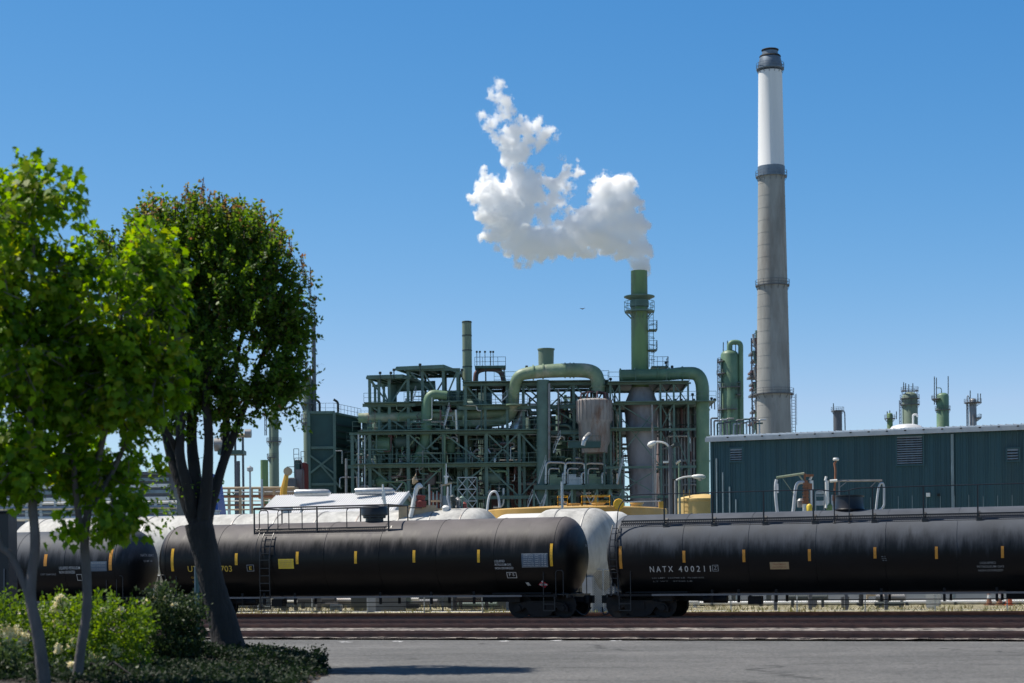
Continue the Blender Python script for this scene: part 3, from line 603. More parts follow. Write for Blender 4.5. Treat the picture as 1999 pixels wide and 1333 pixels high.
headtext(c1, 'NATX 300417', -.55, ZC + .25, .16); headtext(c1, 'LD LMT 148', -.4, ZC + .02, .12); headtext(c2, 'UTLX', .05, ZC + .35, .14)
# ================================================================ refinery unit (green steel), about 200 m away
V = Vector
def G(p): return V((p[0], p[1], 0))
def frame(name, label, xs, ys, Y, dep, base_y=None, mcol='steel', skip=(), braces=(), bw=.17, cw=.34, bh=.36, decks=(), rails=(), xr=None):
    """steel frame: columns at picture columns xs (front and back rows), beams at picture heights ys, braces (i, j, k, l): column i level j to column k level l"""
    xm = (xs[0] + xs[-1]) / 2; zs = [P(xm, y, Y).z for y in ys]; X = [P(x, ys[len(ys) // 2], Y).x for x in xs]
    t = Thing(name, label, 'steel frame', (X[0], Y, 0))
    for r, (yy, c) in enumerate(((Y, cw), (Y + dep, cw * .9))):
        for i, x in enumerate(X):
            mb = MB(); top = zs[0]
            mb.hbeam((x, yy, 0), (x, yy, top + .1), c, c); t.part('column', mb, M[mcol], smooth=False)
        for j, z in enumerate(zs):
            if (r, j) in skip: continue
            e = .8 if j else .3
            mb = MB(); mb.hbeam((X[0] - e, yy - .25, z), (X[-1] + e, yy - .25, z), bh * .6, bh * (1.0 if j else .75)); t.part('beam', mb, M[mcol], smooth=False)
    for j, z in enumerate(zs):
        for i, x in enumerate(X):
            mb = MB(); mb.beam((x, Y + .25, z - .02), (x, Y + dep - .3, z - .02), bh * .45, bh * .8); t.part('cross_beam', mb, M[mcol], smooth=False)
    for b in braces:
        i, j, k, l = b[:4]; yy = Y + .06 if len(b) < 5 else Y + dep - .06
        mb = MB(); mb.beam((X[i], yy, zs[j]), (X[k], yy, zs[l]), bw, bw); t.part('brace', mb, M[mcol], smooth=False)
    for (j, a, b) in decks:
        mb = MB(); mb.box(((P(a, ys[j], Y).x + P(b, ys[j], Y).x) / 2, Y + dep / 2 - .6, zs[j] + bh * .62), (P(b, ys[j], Y).x - P(a, ys[j], Y).x, dep + 1.2, .08)); t.part('deck', mb, M[mcol], smooth=False)
    for (j, a, b) in rails:
        mb = MB(); z = zs[j] + bh * .62; xa, xb = P(a, ys[j], Y).x, P(b, ys[j], Y).x
        mb.railing([(xa, Y - 1.1, z), (xb, Y - 1.1, z)]); mb.railing([(xa, Y + dep, z), (xb, Y + dep, z)]); t.part('railing', mb, M[mcol], smooth=False)
    return t, X, zs
# main frame, lower part: three broad levels
frame('steel_frame', 'broad three level green steel frame with wide X bracing below the light green ducts', [688, 722, 797, 866, 950, 1014, 1072], [845, 909, 972], 200, 9,
      braces=[(0, 0, 1, 1), (1, 0, 0, 1), (0, 1, 1, 2), (1, 1, 2, 2), (2, 0, 3, 1), (2, 0, 2, 1), (3, 0, 4, 1), (3, 0, 2, 1), (4, 0, 5, 1), (5, 0, 4, 1), (5, 0, 6, 1), (3, 1, 2, 2), (4, 1, 3, 2), (4, 1, 5, 2), (6, 1, 5, 2), (1, 0, 2, 1, 1), (3, 0, 4, 1, 1), (5, 0, 4, 1, 1)],
      decks=[(0, 700, 1060), (1, 690, 1060)], rails=[(0, 690, 1060), (1, 690, 1060)])
frame('steel_frame', 'green steel frame with flat canopy and slanting braces at the upper end of the unit', [722, 740, 760, 797], [738, 791, 842], 201.5, 8,
      braces=[(0, 0, 2, 1), (0, 0, 2, 1, 1), (1, 0, 2, 1), (3, 0, 2, 1), (0, 1, 3, 2), (3, 1, 1, 2)], decks=[(1, 712, 800)], rails=[(1, 712, 742)], cw=.32)
frame('steel_frame', 'tall green frame under the high flat canopy, right next to the thin grey green stack', [797, 825, 866, 894], [722, 789, 842], 202, 7,
      braces=[(0, 0, 1, 0), (0, 0, 2, 1), (1, 0, 2, 1), (3, 0, 2, 1), (2, 1, 3, 2), (0, 1, 1, 2), (2, 0, 1, 1, 1)], decks=[(1, 790, 905)], rails=[(1, 790, 905)], cw=.32)
frame('steel_frame', 'green steel frame carrying the big arched duct', [909, 947, 990, 1022, 1072, 1120, 1160, 1186], [750, 795, 845], 200.5, 7,
      braces=[(0, 0, 1, 1), (1, 0, 2, 1), (2, 1, 3, 0), (3, 0, 4, 1), (3, 1, 4, 0), (4, 0, 5, 1), (5, 1, 6, 0), (6, 1, 7, 0), (5, 0, 6, 1), (4, 1, 5, 0), (3, 0, 4, 1, 1), (5, 0, 6, 1, 1), (6, 1, 7, 2), (4, 1, 6, 2)],
      decks=[(0, 905, 1188), (1, 905, 1030)], rails=[(0, 965, 1008), (0, 1160, 1188), (1, 905, 1030)], cw=.3, bh=.42)
frame('steel_frame', 'green frame around the grey base of the steaming stack', [1192, 1210, 1290, 1316, 1344], [749, 788, 839, 912, 970], 198.3, 9,
      braces=[(0, 0, 1, 1), (1, 0, 0, 1), (0, 0, 1, 2), (0, 1, 2, 3), (2, 1, 0, 3), (2, 0, 3, 1), (3, 0, 4, 1), (4, 0, 3, 1), (2, 1, 3, 2), (3, 1, 2, 2), (0, 3, 2, 4), (2, 3, 0, 4), (2, 2, 3, 3), (3, 2, 4, 3), (0, 1, 1, 2, 1), (1, 1, 2, 2)],
      decks=[(0, 1186, 1344), (1, 1200, 1396), (2, 1192, 1285)], rails=[(0, 1186, 1240), (0, 1300, 1344), (1, 1285, 1396)], cw=.2, bh=.26, bw=.1)
# sloped canopies
def canopy(label, pts, Y, dep):
    t = Thing('canopy', label, 'canopy', G(P(*pts[0], Y)))
    q = [P(*p, Y) for p in pts]; mb = MB()
    back = [p + V((px(38, Y), dep, 0)) for p in q]
    mb.beam(q[0], q[1], .3, .35); mb.beam(back[0] + V((0, .3, 0)), back[1] + V((0, .3, 0)), .3, .35)
    for k in range(6):
        a = q[0].lerp(q[1], k / 5); b = back[0].lerp(back[1], k / 5); mb.beam(a + V((0, .17, 0)), b, .2, .28)
    t.part('roof_beams', mb, M['steel'], smooth=False)
    mb = MB(); mb.prism([q[0] + V((0, .2, .2)), q[1] + V((0, .2, .2)), back[1] + V((0, .2, .2)), back[0] + V((0, .2, .2))], (0, 0, .08)); t.part('roof_deck', mb, M['steel'], smooth=False)
canopy('flat green canopy deck at the highest point of the frame', [(773, 720), (866, 716)], 201.5, 8)
canopy('lower flat green canopy deck at the end of the frame', [(716, 737), (786, 735)], 201, 8)

def ringed(mb, pts, r, every):            # flange rings on a straight run
    a, b = V(pts[0]), V(pts[1]); L = (b - a).length; n = max(1, int(L / every)); d = (b - a).normalized()
    for k in range(1, n): c = a.lerp(b, k / n); mb.path([c - d * .06, c + d * .06], r * 1.07, 20)
def duct(label, pts, Y, rpx, m='duct', rad=2.2, name='process_duct', rings=(), group=None, seg=20):
    q = [P(p[0], p[1], Y + (p[2] if len(p) > 2 else 0)) for p in pts]
    r = px(rpx, Y) if not isinstance(rpx, (list, tuple)) else None
    t = Thing(name, label, 'duct', G(q[0]), group); mb = MB()
    pp = rounded(q, rad, 9)
    mb.path(pp, r, seg) if r else mb.path(pp, [px(k, Y) for k in np.interp(np.linspace(0, 1, len(pp)), np.linspace(0, 1, len(rpx)), rpx)], seg)
    t.part('duct_shell', mb, M[m])
    for (x, y, ax) in rings:
        c = P(x, y, Y); rr = (r or px(max(rpx), Y)) * 1.09; d = {'x': V((.07, 0, 0)), 'z': V((0, 0, .07)), 'd': V((.05, 0, -.05))}[ax]; mb = MB(); mb.path([c - d, c + d], rr, 24); t.part('flange', mb, M[m])
    return t
# big ducts
duct('large arched light green duct over the right hand frame', [(880, 826, 3.4), (960, 826, 3.2), (1003, 815, 2.2), (1003, 735, 0), (1040, 726), (1112, 722), (1160, 724), (1168, 745), (1168, 768)], 199, (9, 10, 11, 11.5, 13.5, 14, 14, 13), 'duct2', 2.4, rings=[(1041, 727, 'x'), (1103, 723, 'x'), (1113, 723, 'x'), (1120, 723, 'x'), (1003, 790, 'z'), (1060, 725, 'x'), (1168, 755, 'z')])
duct('thick vertical dark green duct standing in the frame beneath the arched duct', [(1060, 742), (1060, 985)], 199.3, 12.5, 'steel', rings=[(1060, 800, 'z'), (1060, 870, 'z')])
duct('horizontal light green duct running along the frame beneath the thin stack', [(700, 816), (760, 814), (830, 812), (990, 806)], 201.8, 9.5, 'duct2', rings=[(716, 816, 'x'), (728, 815, 'x'), (900, 809, 'x'), (930, 808, 'x'), (960, 807, 'x')])
duct('elbowed duct turning down out of the middle of the frame', [(873, 772), (834, 768), (832, 860), (816, 905)], 201.1, (9, 10.5, 11, 12, 13), 'duct', 1.6)
duct('green crossover duct arching down beside the steaming stack', [(1209, 733), (1310, 731), (1330, 728), (1371, 729), (1372, 800), (1372, 1010)], 198.6, (11.5, 11.8, 12, 12.5, 13, 13, 13), 'duct', 3.4, rings=[(1211, 733, 'x'), (1332, 729, 'x'), (1284, 731, 'x'), (1372, 800, 'z'), (1240, 732, 'x'), (1372, 850, 'z'), (1372, 900, 'z'), (1306, 731, 'x')])
duct('small brown crossover pipe in front of the sky next to the thin stack', [(928, 745), (930, 721), (976, 720), (985, 745), (985, 800)], 206, 5, 'purple', 1.2)
duct('slanting ribbed silver and green duct beneath the arched duct', [(1022, 790), (1014, 822), (1000, 850)], 201.8, (7, 8.5, 12), 'alu', .5, rings=[])
duct('drum shaped light green vessel lying high in the frame', [(760, 757), (850, 752)], 205, 9, 'steel', .3)
duct('green upright drum in the end frame', [(766, 752), (767, 845)], 204, 8.5, 'steel', rings=[(766, 765, 'z'), (767, 800, 'z')])
duct('big dark slanting pipe reaching the ground behind the tall ladder frame', [(974, 905), (976, 945), (992, 1003)], 202, (9, 10, 11), 'furnace', .6)
duct('short wide green stub stack with flared rim over the arched duct', [(1066, 724), (1066, 682)], 204, (14.5, 15, 15.5), 'greystack', rings=[(1066, 682, 'z')])
duct('pale hopper outlet between the braces', [(1002, 858), (1004, 870)], 201, (7, 2), 'duct2', .3)
# thin grey-green stack
t = Thing('stack', 'thin grey green stack with dark ring joints, no steam', 'chimney', G(P(915, 790, 204)))
mb = MB(); a, b = P(915, 990, 204), P(914.5, 627, 204); b.x = a.x; a.z = 0; r = px(9.2, 204)
mb.path([a, b], r, 24); t.part('stack_shell', mb, M['greystack'])
mb = MB()
for y in (655, 684, 716, 745, 629): c = P(915, y, 204); c.x = a.x; mb.path([c - V((0, 0, .06)), c + V((0, 0, .06))], r * 1.06, 24)
t.part('ring_joint', mb, M['darkpipe'])
# top inner opening
mb = MB(); mb.path([b + V((0, 0, .005)), b + V((0, 0, .02))], r * .85, 24); t.part('stack_mouth', mb, M['dark'])

# green steaming stack
Ys = 200.6
t = Thing('stack', 'bright green stack with a flat disc collar, giving off white steam', 'chimney', G(P(1250, 720, Ys)))
c0 = P(1249.5, 720, Ys); X0 = c0.x; r = px(16.5, Ys); zt = P(1249.5, 529, Ys).z
mb = MB(); mb.lathe([(r * 1.03, P(1250, 757, Ys).z), (r * 1.03, P(1250, 700, Ys).z), (r, P(1250, 600, Ys).z), (r * .97, zt), (r * .88, zt), (r * .88, zt - .8), (0, zt - .8)], (X0, Ys, 0), 40); t.part('stack_shell', mb, M['stackgreen'])
mb = MB(); z = P(1250, 580, Ys).z; mb.lathe([(r, z - .35), (px(26, Ys), z - .1), (px(30, Ys), z), (px(30, Ys), z + .1), (r, z + .25)], (X0, Ys, 0), 40); t.part('disc_collar', mb, M['steel'])
mb = MB(); z = P(1250, 590, Ys).z; mb.lathe([(r, z - .6), (r * 1.12, z - .5), (r * 1.12, z + .1), (r, z + .3)], (X0, Ys, 0), 40); t.part('stack_band', mb, M['steel'])
def ring_platform(t, x, y, Y, rin, rout, h=1.1, m='steel', name='ring_platform', n=20, ang=(0, 360), X=None):
    c = P(x, y, Y); X = c.x if X is None else X; mb = MB(); A = np.radians(np.linspace(ang[0], ang[1], n + 1)); z = c.z
    vs = []; fs = []
    for a in A:
        for rr, zz in ((rin, z - .08), (rout, z - .08), (rout, z + .08), (rin, z + .08)): vs.append((X + rr * math.cos(a), Y + rr * math.sin(a), zz))
    for k in range(n):
        i = k * 4
        for e in range(4): fs.append((i + e, i + (e + 1) % 4, i + 4 + (e + 1) % 4, i + 4 + e))
    mb.add(vs, fs)
    for k in range(0, n, 2):
        a = A[k]; ca, sa = math.cos(a), math.sin(a); mb.beam((X + rout * ca, Y + rout * sa, z), (X + rout * ca, Y + rout * sa, z + h), .05)
        mb.beam((X + rin * ca, Y + rin * sa, z - .8), (X + rout * .98 * ca, Y + rout * .98 * sa, z - .1), .07)
    for hh in (h, h * .5):
        for k in range(n): mb.beam((X + rout * math.cos(A[k]), Y + rout * math.sin(A[k]), z + hh), (X + rout * math.cos(A[k + 1]), Y + rout * math.sin(A[k + 1]), z + hh), .05)
    t.part(name, mb, M[m], smooth=False)
ring_platform(t, 1250, 608, Ys, r * 1.02, px(29, Ys), 1.1, X=X0)
mb = MB(); xl = X0 + r + .35; za, zb = P(1270, 716, Ys).z, P(1270, 606, Ys).z
mb.ladder((xl, Ys, za), (xl, Ys, zb), .5, .03, .4)
for k in range(int((zb - za) / .8)): z = za + k * .8; mb.path([(xl + .38 * math.cos(q), Ys + .38 * math.sin(q), z) for q in np.linspace(-1.8, 1.8, 7)], .025, 5)
t.part('caged_ladder', mb, M['steel2'], smooth=False)
for y in (645, 684):
    c = P(1274, y, Ys); mb = MB(); mb.box((c.x, Ys, c.z), (px(16, Ys), 1.6, .12)); mb.railing([(c.x - px(8, Ys), Ys - .8, c.z), (c.x + px(8, Ys), Ys - .8, c.z), (c.x + px(8, Ys), Ys + .8, c.z)], 1.0, .8); t.part('landing', mb, M['steel2'], smooth=False)
# grey breeching below it
t = Thing('breeching_vessel', 'mottled grey conical base vessel beneath the bright green stack', 'vessel', (X0, 200.6, 0)); Yb = 200.6
mb = MB(); pr = [(px(w, Yb), P(1252, y, Yb).z) for w, y in ((20, 757), (32, 786), (32, 806), (30.5, 860), (26, 920), (24, 975))]; mb.lathe([(pr[-1][0], 0)] + pr[::-1] + [(0, pr[0][1])], (P(1252, 800, Yb).x, Yb, 0), 32); t.part('vessel_shell', mb, M['breech'])
mb = MB()
for y, w in ((788, 31), (838, 30), (912, 27)): z = P(1252, y, Yb).z; mb.lathe([(px(w, Yb) - .3, z - .12), (px(w, Yb) + .1, z - .12), (px(w, Yb) + .1, z + .12), (px(w, Yb) - .3, z + .12)], (P(1252, 800, Yb).x, Yb, 0), 32)
t.part('stiffener_ring', mb, M['breech'])
for x0, x1 in ((1222, 1238), (1230, 1246)):
    mb = MB(); mb.path([P(x0, 800, 201), P(x1, 900, 201)], .22, 10); t.part('inclined_pipe', mb, M['alu_d'])
# rusty vessel and hopper
t = Thing('rusty_vessel', 'big streaked rusty steel vessel at the right hand end of the arched duct', 'vessel', G(P(1160, 800, 198))); Yv = 198
mb = MB(); xc = P(1160, 800, Yv).x; pr = [(px(w, Yv), P(1160, y, Yv).z) for w, y in ((31, 780), (34, 783), (34, 824), (31, 828), (30.5, 862), (26, 872))]
mb.lathe([(px(25, Yv), P(1160, 884, Yv).z)] + pr[::-1] + [(0, P(1160, 777, Yv).z)], (xc, Yv, 0), 32); t.part('vessel_shell', mb, M['rust'])
for a in (.6, 2.5, 3.8, 5.6): mb = MB(); mb.beam((xc + 1.3 * math.cos(a), Yv + 1.3 * math.sin(a), P(1160, 952, 198).z), (xc + 1.3 * math.cos(a), Yv + 1.3 * math.sin(a), P(1160, 880, Yv).z), .2); t.part('leg', mb, M['steel2'], smooth=False)
mb = MB()
for k in range(24): a = k * math.pi / 12; mb.beam((xc + px(34.6, Yv) * math.cos(a), Yv + px(34.6, Yv) * math.sin(a), P(1160, 782, Yv).z), (xc + px(34.6, Yv) * math.cos(a), Yv + px(34.6, Yv) * math.sin(a), P(1160, 822, Yv).z), .1)
t.part('stiffener_ribs', mb, M['rust'], smooth=False)
mb = MB(); z = P(1160, 777, Yv).z
for k in range(9): a = k * .7; mb.path([(xc + 1.6 * math.cos(a), Yv + 1.6 * math.sin(a), z - .1), (xc + 1.5 * math.cos(a), Yv + 1.5 * math.sin(a), z + .5), (xc + .6 * math.cos(a + .5), Yv + .6 * math.sin(a + .5), z + .7)], .09, 7)
t.part('top_piping', mb, M['purple'])
mb = MB(); xa, xb = P(1109, 876, 195).x, P(1172, 876, 195).x; mb.box(((xa + xb) / 2, 195, P(1140, 876, 201).z), (xb - xa, 1.2, px(12, 201))); mb.railing([(xa, 194.3, P(1140, 870, 195).z), (xb, 194.3, P(1140, 870, 195).z)], 1.0)
solo('walkway_box', mb, M['furnace'], 'plain teal green panelled walkway beneath the rusty vessel', 'walkway', smooth=False)
mb = MB(); mb.path(rounded([P(1138, 870, 194.5), P(1141, 858, 194.5), P(1146, 852, 195), P(1150, 848, 196)], .3), .28, 10); solo('elbow_pipe', mb, M['alu'], 'short bright pipe elbow over the teal panelled walkway', 'pipe')
# pump deck
t = Thing('pump_deck', 'long steel deck with pumps and silver pipe loops beneath the rusty vessel', 'platform', G(P(1042, 950, 198)))
xa, xb = P(1042, 950, 198).x, P(1215, 950, 198).x; z = P(1120, 951, 198).z
mb = MB(); mb.box(((xa + xb) / 2, 199.5, z), (xb - xa, 4, .5)); t.part('deck', mb, M['steel2'], smooth=False)
for k in range(8):
    mb = MB(); x = xa + (xb - xa) * k / 7; mb.hbeam((x, 198, 0), (x, 198, z - .26), .25, .25); t.part('column', mb, M['steel'], smooth=False)
for k in range(0, 7, 2):
    mb = MB(); x = xa + (xb - xa) * k / 7; x2 = xa + (xb - xa) * (k + 1) / 7; mb.beam((x, 198.2, z - .4), (x2, 198.2, z - 3.4), .1); mb.beam((x2, 198.2, z - .4), (x, 198.2, z - 3.4), .1); t.part('brace', mb, M['galv'], smooth=False)
mb = MB(); mb.railing([(xa, 197.6, z + .25), (xb, 197.6, z + .25)], 1.05, 2.2, .02); t.part('railing', mb, M['steel2'], smooth=False)
for k, (x, m) in enumerate(((1080, 'ochre2'), (1117, 'galv'), (1157, 'ochre2'))):
    c = P(x, 940, 199); mb = MB(); mb.box((c.x, 199, z + .9), (px(15, 199), 1.2, 1.1)); mb.box((c.x + .7, 199, z + .75), (px(12, 199), 1.0, .8)); mb.tube((c.x - .9, 199, z + .8), (c.x - .3, 199, z + .8), .35); mb.box((c.x + .2, 199, z + .3), (px(30, 199), 1.3, .14)); t.part('pump', mb, M['duct2'] if m == 'ochre2' else M['galv'])
    mb = MB()
    mb.path(rounded([P(x - 15, 944, 198.4), P(x - 14, 902 + k, 198.4), P(x + 24, 903 + k, 198.4), P(x + 24, 915, 198.4)], .5), .13, 8); mb.path(rounded([P(x - 9, 944, 198.6), P(x - 9, 914, 198.6), P(x + 12, 915, 198.6)], .4), .1, 8); mb.path(rounded([P(x + 19, 944, 198.5), P(x + 18, 924, 198.5), P(x + 26, 922, 198.5)], .4), .12, 8); t.part('pipe_loop', mb, M['alu'])
for k, (x0, y0, x1, y1) in enumerate(((1051, 944, 1066, 898), (1204, 944, 1217, 893), (1058, 997, 1066, 965), (1030, 990, 1040, 965), (805, 784, 812, 763), (868, 830, 877, 795), (1080, 884, 1094, 850), (978, 784, 990, 772))):
    mb = MB(); mb.beam(P(x0, y0, 197.2), P(x1, y1, 197.2), .16, .1); mb.railing([P(x0, y0, 197), P(x1, y1, 197)], .6, .6, .02, False); solo('stair_flight', mb, M['galv'], 'narrow sunlit metal stair flight leaning inside the green frames', 'stair', 'metal stair flights inside the green frames', smooth=False)
# furnace block, left
t = Thing('furnace', 'tall dark green panelled furnace block with cross braced front, behind the pear tree', 'furnace', G(P(603, 900, 206)))
Yf = 206; A, B, Cc = P(604, 860, Yf), P(653, 860, Yf), P(708, 860, Yf + 9); z1 = P(640, 806, Yf).z
mb = MB(); mb.prism([V((A.x, Yf, 0)), V((B.x, Yf, 0)), V((Cc.x, Yf + 7, 0)), V((Cc.x - 2.8, Yf + 14, 0)), V((A.x + .4, Yf + 12, 0))], (0, 0, z1)); t.part('wall', mb, M['furnace'], smooth=False)
mb = MB(); zz = [z1 * k / 5 + .2 for k in range(1, 5)] + [z1 + .05]
for z in zz: mb.beam((A.x, Yf - .2, z), (B.x + .1, Yf - .2, z), .22, .3); mb.beam((B.x + .2, Yf - .1, z - .1), (Cc.x + .1, Yf + 6.9, z - .1), .2, .22)
for x in (A.x, B.x + .05): mb.beam((x, Yf - .35, 0), (x, Yf - .35, z1), .32)
zl = P(630, 888, Yf).z, P(630, 925, Yf).z, P(630, 955, Yf).z
mb.beam((A.x, Yf - .45, zl[0]), (B.x, Yf - .45, zl[1]), .2); mb.beam((B.x, Yf - .5, zl[0]), (A.x, Yf - .5, zl[1]), .2); mb.beam((A.x + 1.3, Yf - .5, zl[1] + 1), (B.x + .8, Yf - .45, zl[2]), .2)
t.part('stiffener_frame', mb, M['steel'], smooth=False)
mb = MB(); mb.railing([(A.x, Yf - .3, z1), (B.x, Yf - .3, z1), (Cc.x, Yf + 7, z1)], 1.1, 1.0, .025); t.part('railing', mb, M['darkgalv'], smooth=False)
for x in (624, 660): mb = MB(); c = P(x, 805, Yf + 1); mb.path(rounded([c, c + V((0, 0, 1.2)), c + V((-.5, 0, 1.5))], .3), .14, 8); t.part('vent_pipe', mb, M['darkpipe'])
for k in range(5):
    mb = MB(); z = z1 - 1.3 - k * .75; mb.beam((B.x + .3, Yf + .1, z), (Cc.x, Yf + 6.9, z), .1, .16); t.part('louvre', mb, M['darkpipe'], smooth=False)
# twin thin stack next to it
t = Thing('stack', 'slim dark double pipe stack rising beside the furnace block', 'chimney', G(P(603, 900, 212)))
mb = MB(); a = P(602, 900, 212); mb.lathe([(px(9.5, 212), 0), (px(9, 212), P(602, 742, 212).z), (px(6, 212), P(602, 734, 212).z), (0, P(602, 734, 212).z)], (a.x, 212, 0), 24); t.part('stack_shell', mb, M['greystack'])
mb = MB(); b = P(612, 632, 212); mb.tube((b.x, 212, 0), b, px(4, 212), seg=14); mb.tube((b.x - .4, 211.5, 0), (b.x - .4, 211.5, b.z - 5), px(1.5, 212), seg=8); t.part('flare_pipe', mb, M['darkgalv'])
mb = MB(); mb.path([b + V((0, 0, -.3)), b + V((0, 0, .1))], px(5, 212), 14); mb.path([b + V((0, 0, -1.9)), b + V((0, 0, -1.4))], px(5.5, 212), 14); t.part('burner_tip', mb, M['darkpipe'])
ring_platform(t, 602, 788, 212, px(9, 212), px(14, 212), 1.0, 'darkgalv', X=a.x); ring_platform(t, 602, 826, 212, px(9, 212), px(13, 212), 1.0, 'darkgalv', X=a.x)
# heater block, right
t = Thing('heater', 'mottled dark rusty heater wall between the stack base and the crossover duct', 'heater', G(P(1320, 900, 205)))
xa, xb = P(1288, 870, 205).x, P(1360, 870, 205).x; z1 = P(1320, 795, 205).z
mb = MB(); mb.box(((xa + xb) / 2, 208, z1 / 2), (xb - xa, 6, z1)); t.part('wall', mb, M['heater'], smooth=False)
mb = MB()
for k in range(13): x = xa + (xb - xa) * k / 12; mb.beam((x, 204.85, 0), (x, 204.85, z1 + rng.uniform(-.6, .6)), .18, .3)
for k in range(5): mb.beam((xa, 204.7, z1 * (.45 + .13 * k)), (xb, 204.7, z1 * (.45 + .13 * k)), .2, .22)
t.part('stiffener_ribs', mb, M['alu_d'], smooth=False)
for k in range(6):
    mb = MB(); x = xa + (xb - xa) * (k + .5) / 6; mb.tube((x, 204.3, z1 - 3.5), (x, 204.3, z1 + .9), .16, seg=8); t.part('riser_pipe', mb, (M['purple'], M['alu'], M['darkpipe'])[k % 3])
# dark backing blocks inside the unit
for (x0, x1, y0, Y, m, lb) in ((708, 800, 815, 212, 'furnace', 'dark green panelled enclosure deep in the end frame'), (800, 905, 822, 214, 'steel2', 'wide dark enclosure behind the middle of the frame'), (905, 1000, 836, 213, 'darkpipe', 'very dark exchanger housing behind the tall ladder frame'), (1000, 1110, 812, 214, 'furnace', 'dark green enclosure behind the pump deck'), (1110, 1200, 800, 213, 'heater', 'dark mauve enclosure behind the rusty vessel'), (865, 930, 762, 213, 'furnace', 'dark upper drum housing behind the thin stack foot')):
    mb = MB(); xa, xb = P(x0, y0, Y).x, P(x1, y0, Y).x; z = P((x0 + x1) / 2, y0, Y).z; t = Thing('enclosure', lb, 'enclosure', ((xa + xb) / 2, Y, 0))
    mb.box(((xa + xb) / 2, Y + 2, z / 2), (xb - xa, 4, z)); t.part('wall', mb, M[m], smooth=False); mb = MB()
    for k in range(9): mb.beam((xa + (xb - xa) * k / 8, Y - .1, 0), (xa + (xb - xa) * k / 8, Y - .1, z), .16, .2)
    for k in range(1, 5): mb.beam((xa, Y - .18, z * k / 5), (xb, Y - .18, z * k / 5), .16, .2)
    t.part('wall_ribs', mb, M['steel2'], smooth=False)
# vertical vessels deep inside
for k, (x, y0, w, m) in enumerate(((735, 800, 9, 'steel'), (757, 812, 7, 'steel2'), (780, 806, 10, 'steel'), (848, 800, 9, 'furnace'), (882, 770, 12, 'steel2'), (946, 745, 14, 'steel2'), (1035, 812, 9, 'steel2'), (1096, 800, 11, 'steel'), (1210, 800, 7, 'alu_d'), (905, 852, 8, 'furnace'), (1120, 770, 8, 'steel'))):
    mb = MB(); c = P(x, y0, 208); rr = px(w, 208); mb.lathe([(rr, 0), (rr, c.z - rr * .5), (rr * .8, c.z - rr * .15), (0, c.z)], (c.x, 208 + (k % 3), 0), 20)
    solo('process_vessel', mb, M[m], 'green upright process vessel half hidden inside the steel frames', 'vessel', 'upright vessels inside the steel frames')
# pipe clutter
pm = ['steel', 'steel2', 'darkpipe', 'alu', 'alu_d', 'purple', 'steel', 'galv', 'duct', 'red']
wts = np.array([5, 5, 4, 2.2, 2, 1.2, 4, 1.5, 1.5, .5]); wts /= wts.sum()
protos = {}
def pipe_thing(pts, r, m):
    mb = MB(); mb.path(rounded(pts, r * 4, 4), r, 7); solo('process_pipe', mb, M[m], 'one of the many thin pipes threading through the green steel frames', 'pipe', 'thin pipes threading through the steel frames')
for k in range(250):
    x = rng.uniform(700, 1200); top = np.interp(x, [700, 800, 900, 1000, 1100, 1200], [812, 762, 770, 775, 770, 785]); y = rng.uniform(top, 960); Y = rng.uniform(202, 211); r = float(rng.choice([.05, .08, .12, .18, .25], p=[.3, .3, .2, .13, .07])); m = pm[int(rng.choice(10, p=wts))]
    L = rng.uniform(15, 70); L2 = rng.uniform(10, 45); sg = rng.choice([-1, 1])
    kind = k % 3
    if kind == 0: pts = [P(x, y, Y), P(x, y + L, Y)] + ([P(x + sg * L2, y + L, Y)] if y + L < 985 else [])
    elif kind == 1: pts = [P(x, y, Y), P(x + L, y, Y), P(x + L, y + L2, Y)]
    else: pts = [P(x, y, Y), P(x, y + L2, Y), P(x + sg * L2, y + L2, Y), P(x + sg * L2, y + L2 + 20, Y)]
    pipe_thing(pts, r, m)
for k in range(26):                        # inside the right hand tower
    x = rng.uniform(1195, 1350); y = rng.uniform(795, 950); Y = rng.uniform(200.5, 203); L = rng.uniform(10, 45)
    pts = [P(x, y, Y), P(x, y + L, Y), P(x + rng.choice([-1, 1]) * L * .6, y + L, Y)] if k % 2 else [P(x, y, Y), P(x + L, y, Y), P(x + L, y + 14, Y)]
    pipe_thing(pts, float(rng.choice([.05, .08, .12])), ['alu', 'alu_d', 'darkpipe', 'purple', 'steel'][k % 5])
for k in range(60):                        # valves and small fittings catching the light
    x = rng.uniform(705, 1205); top = np.interp(x, [700, 800, 900, 1000, 1100, 1200], [815, 800, 815, 800, 800, 830]); y = rng.uniform(top, 965); Y = rng.uniform(200.8, 205); c = P(x, y, Y); mb = MB(); q = rng.uniform(.12, .3)
    mb.lathe([(0, -q), (q * .8, -q), (q * .8, -q * .6), (q * .4, -q * .4), (q * .4, q * .4), (q, q * .6), (q, q), (0, q)], c, 10, Matrix.Rotation(rng.uniform(0, 3), 3, 'Y')); mb.beam(c, c + V((0, 0, q * 2.4)), .06); mb.lathe([(.02, -.03), (q, -.03), (q, .03), (.02, .03)], c + V((0, 0, q * 2.4)), 10)
    solo('valve', mb, M[['alu', 'galv', 'alu_d', 'red', 'duct2'][k % 5]], 'small metal valve with handwheel among the pipes of the green frames', 'valve', 'valves among the pipes of the green frames')
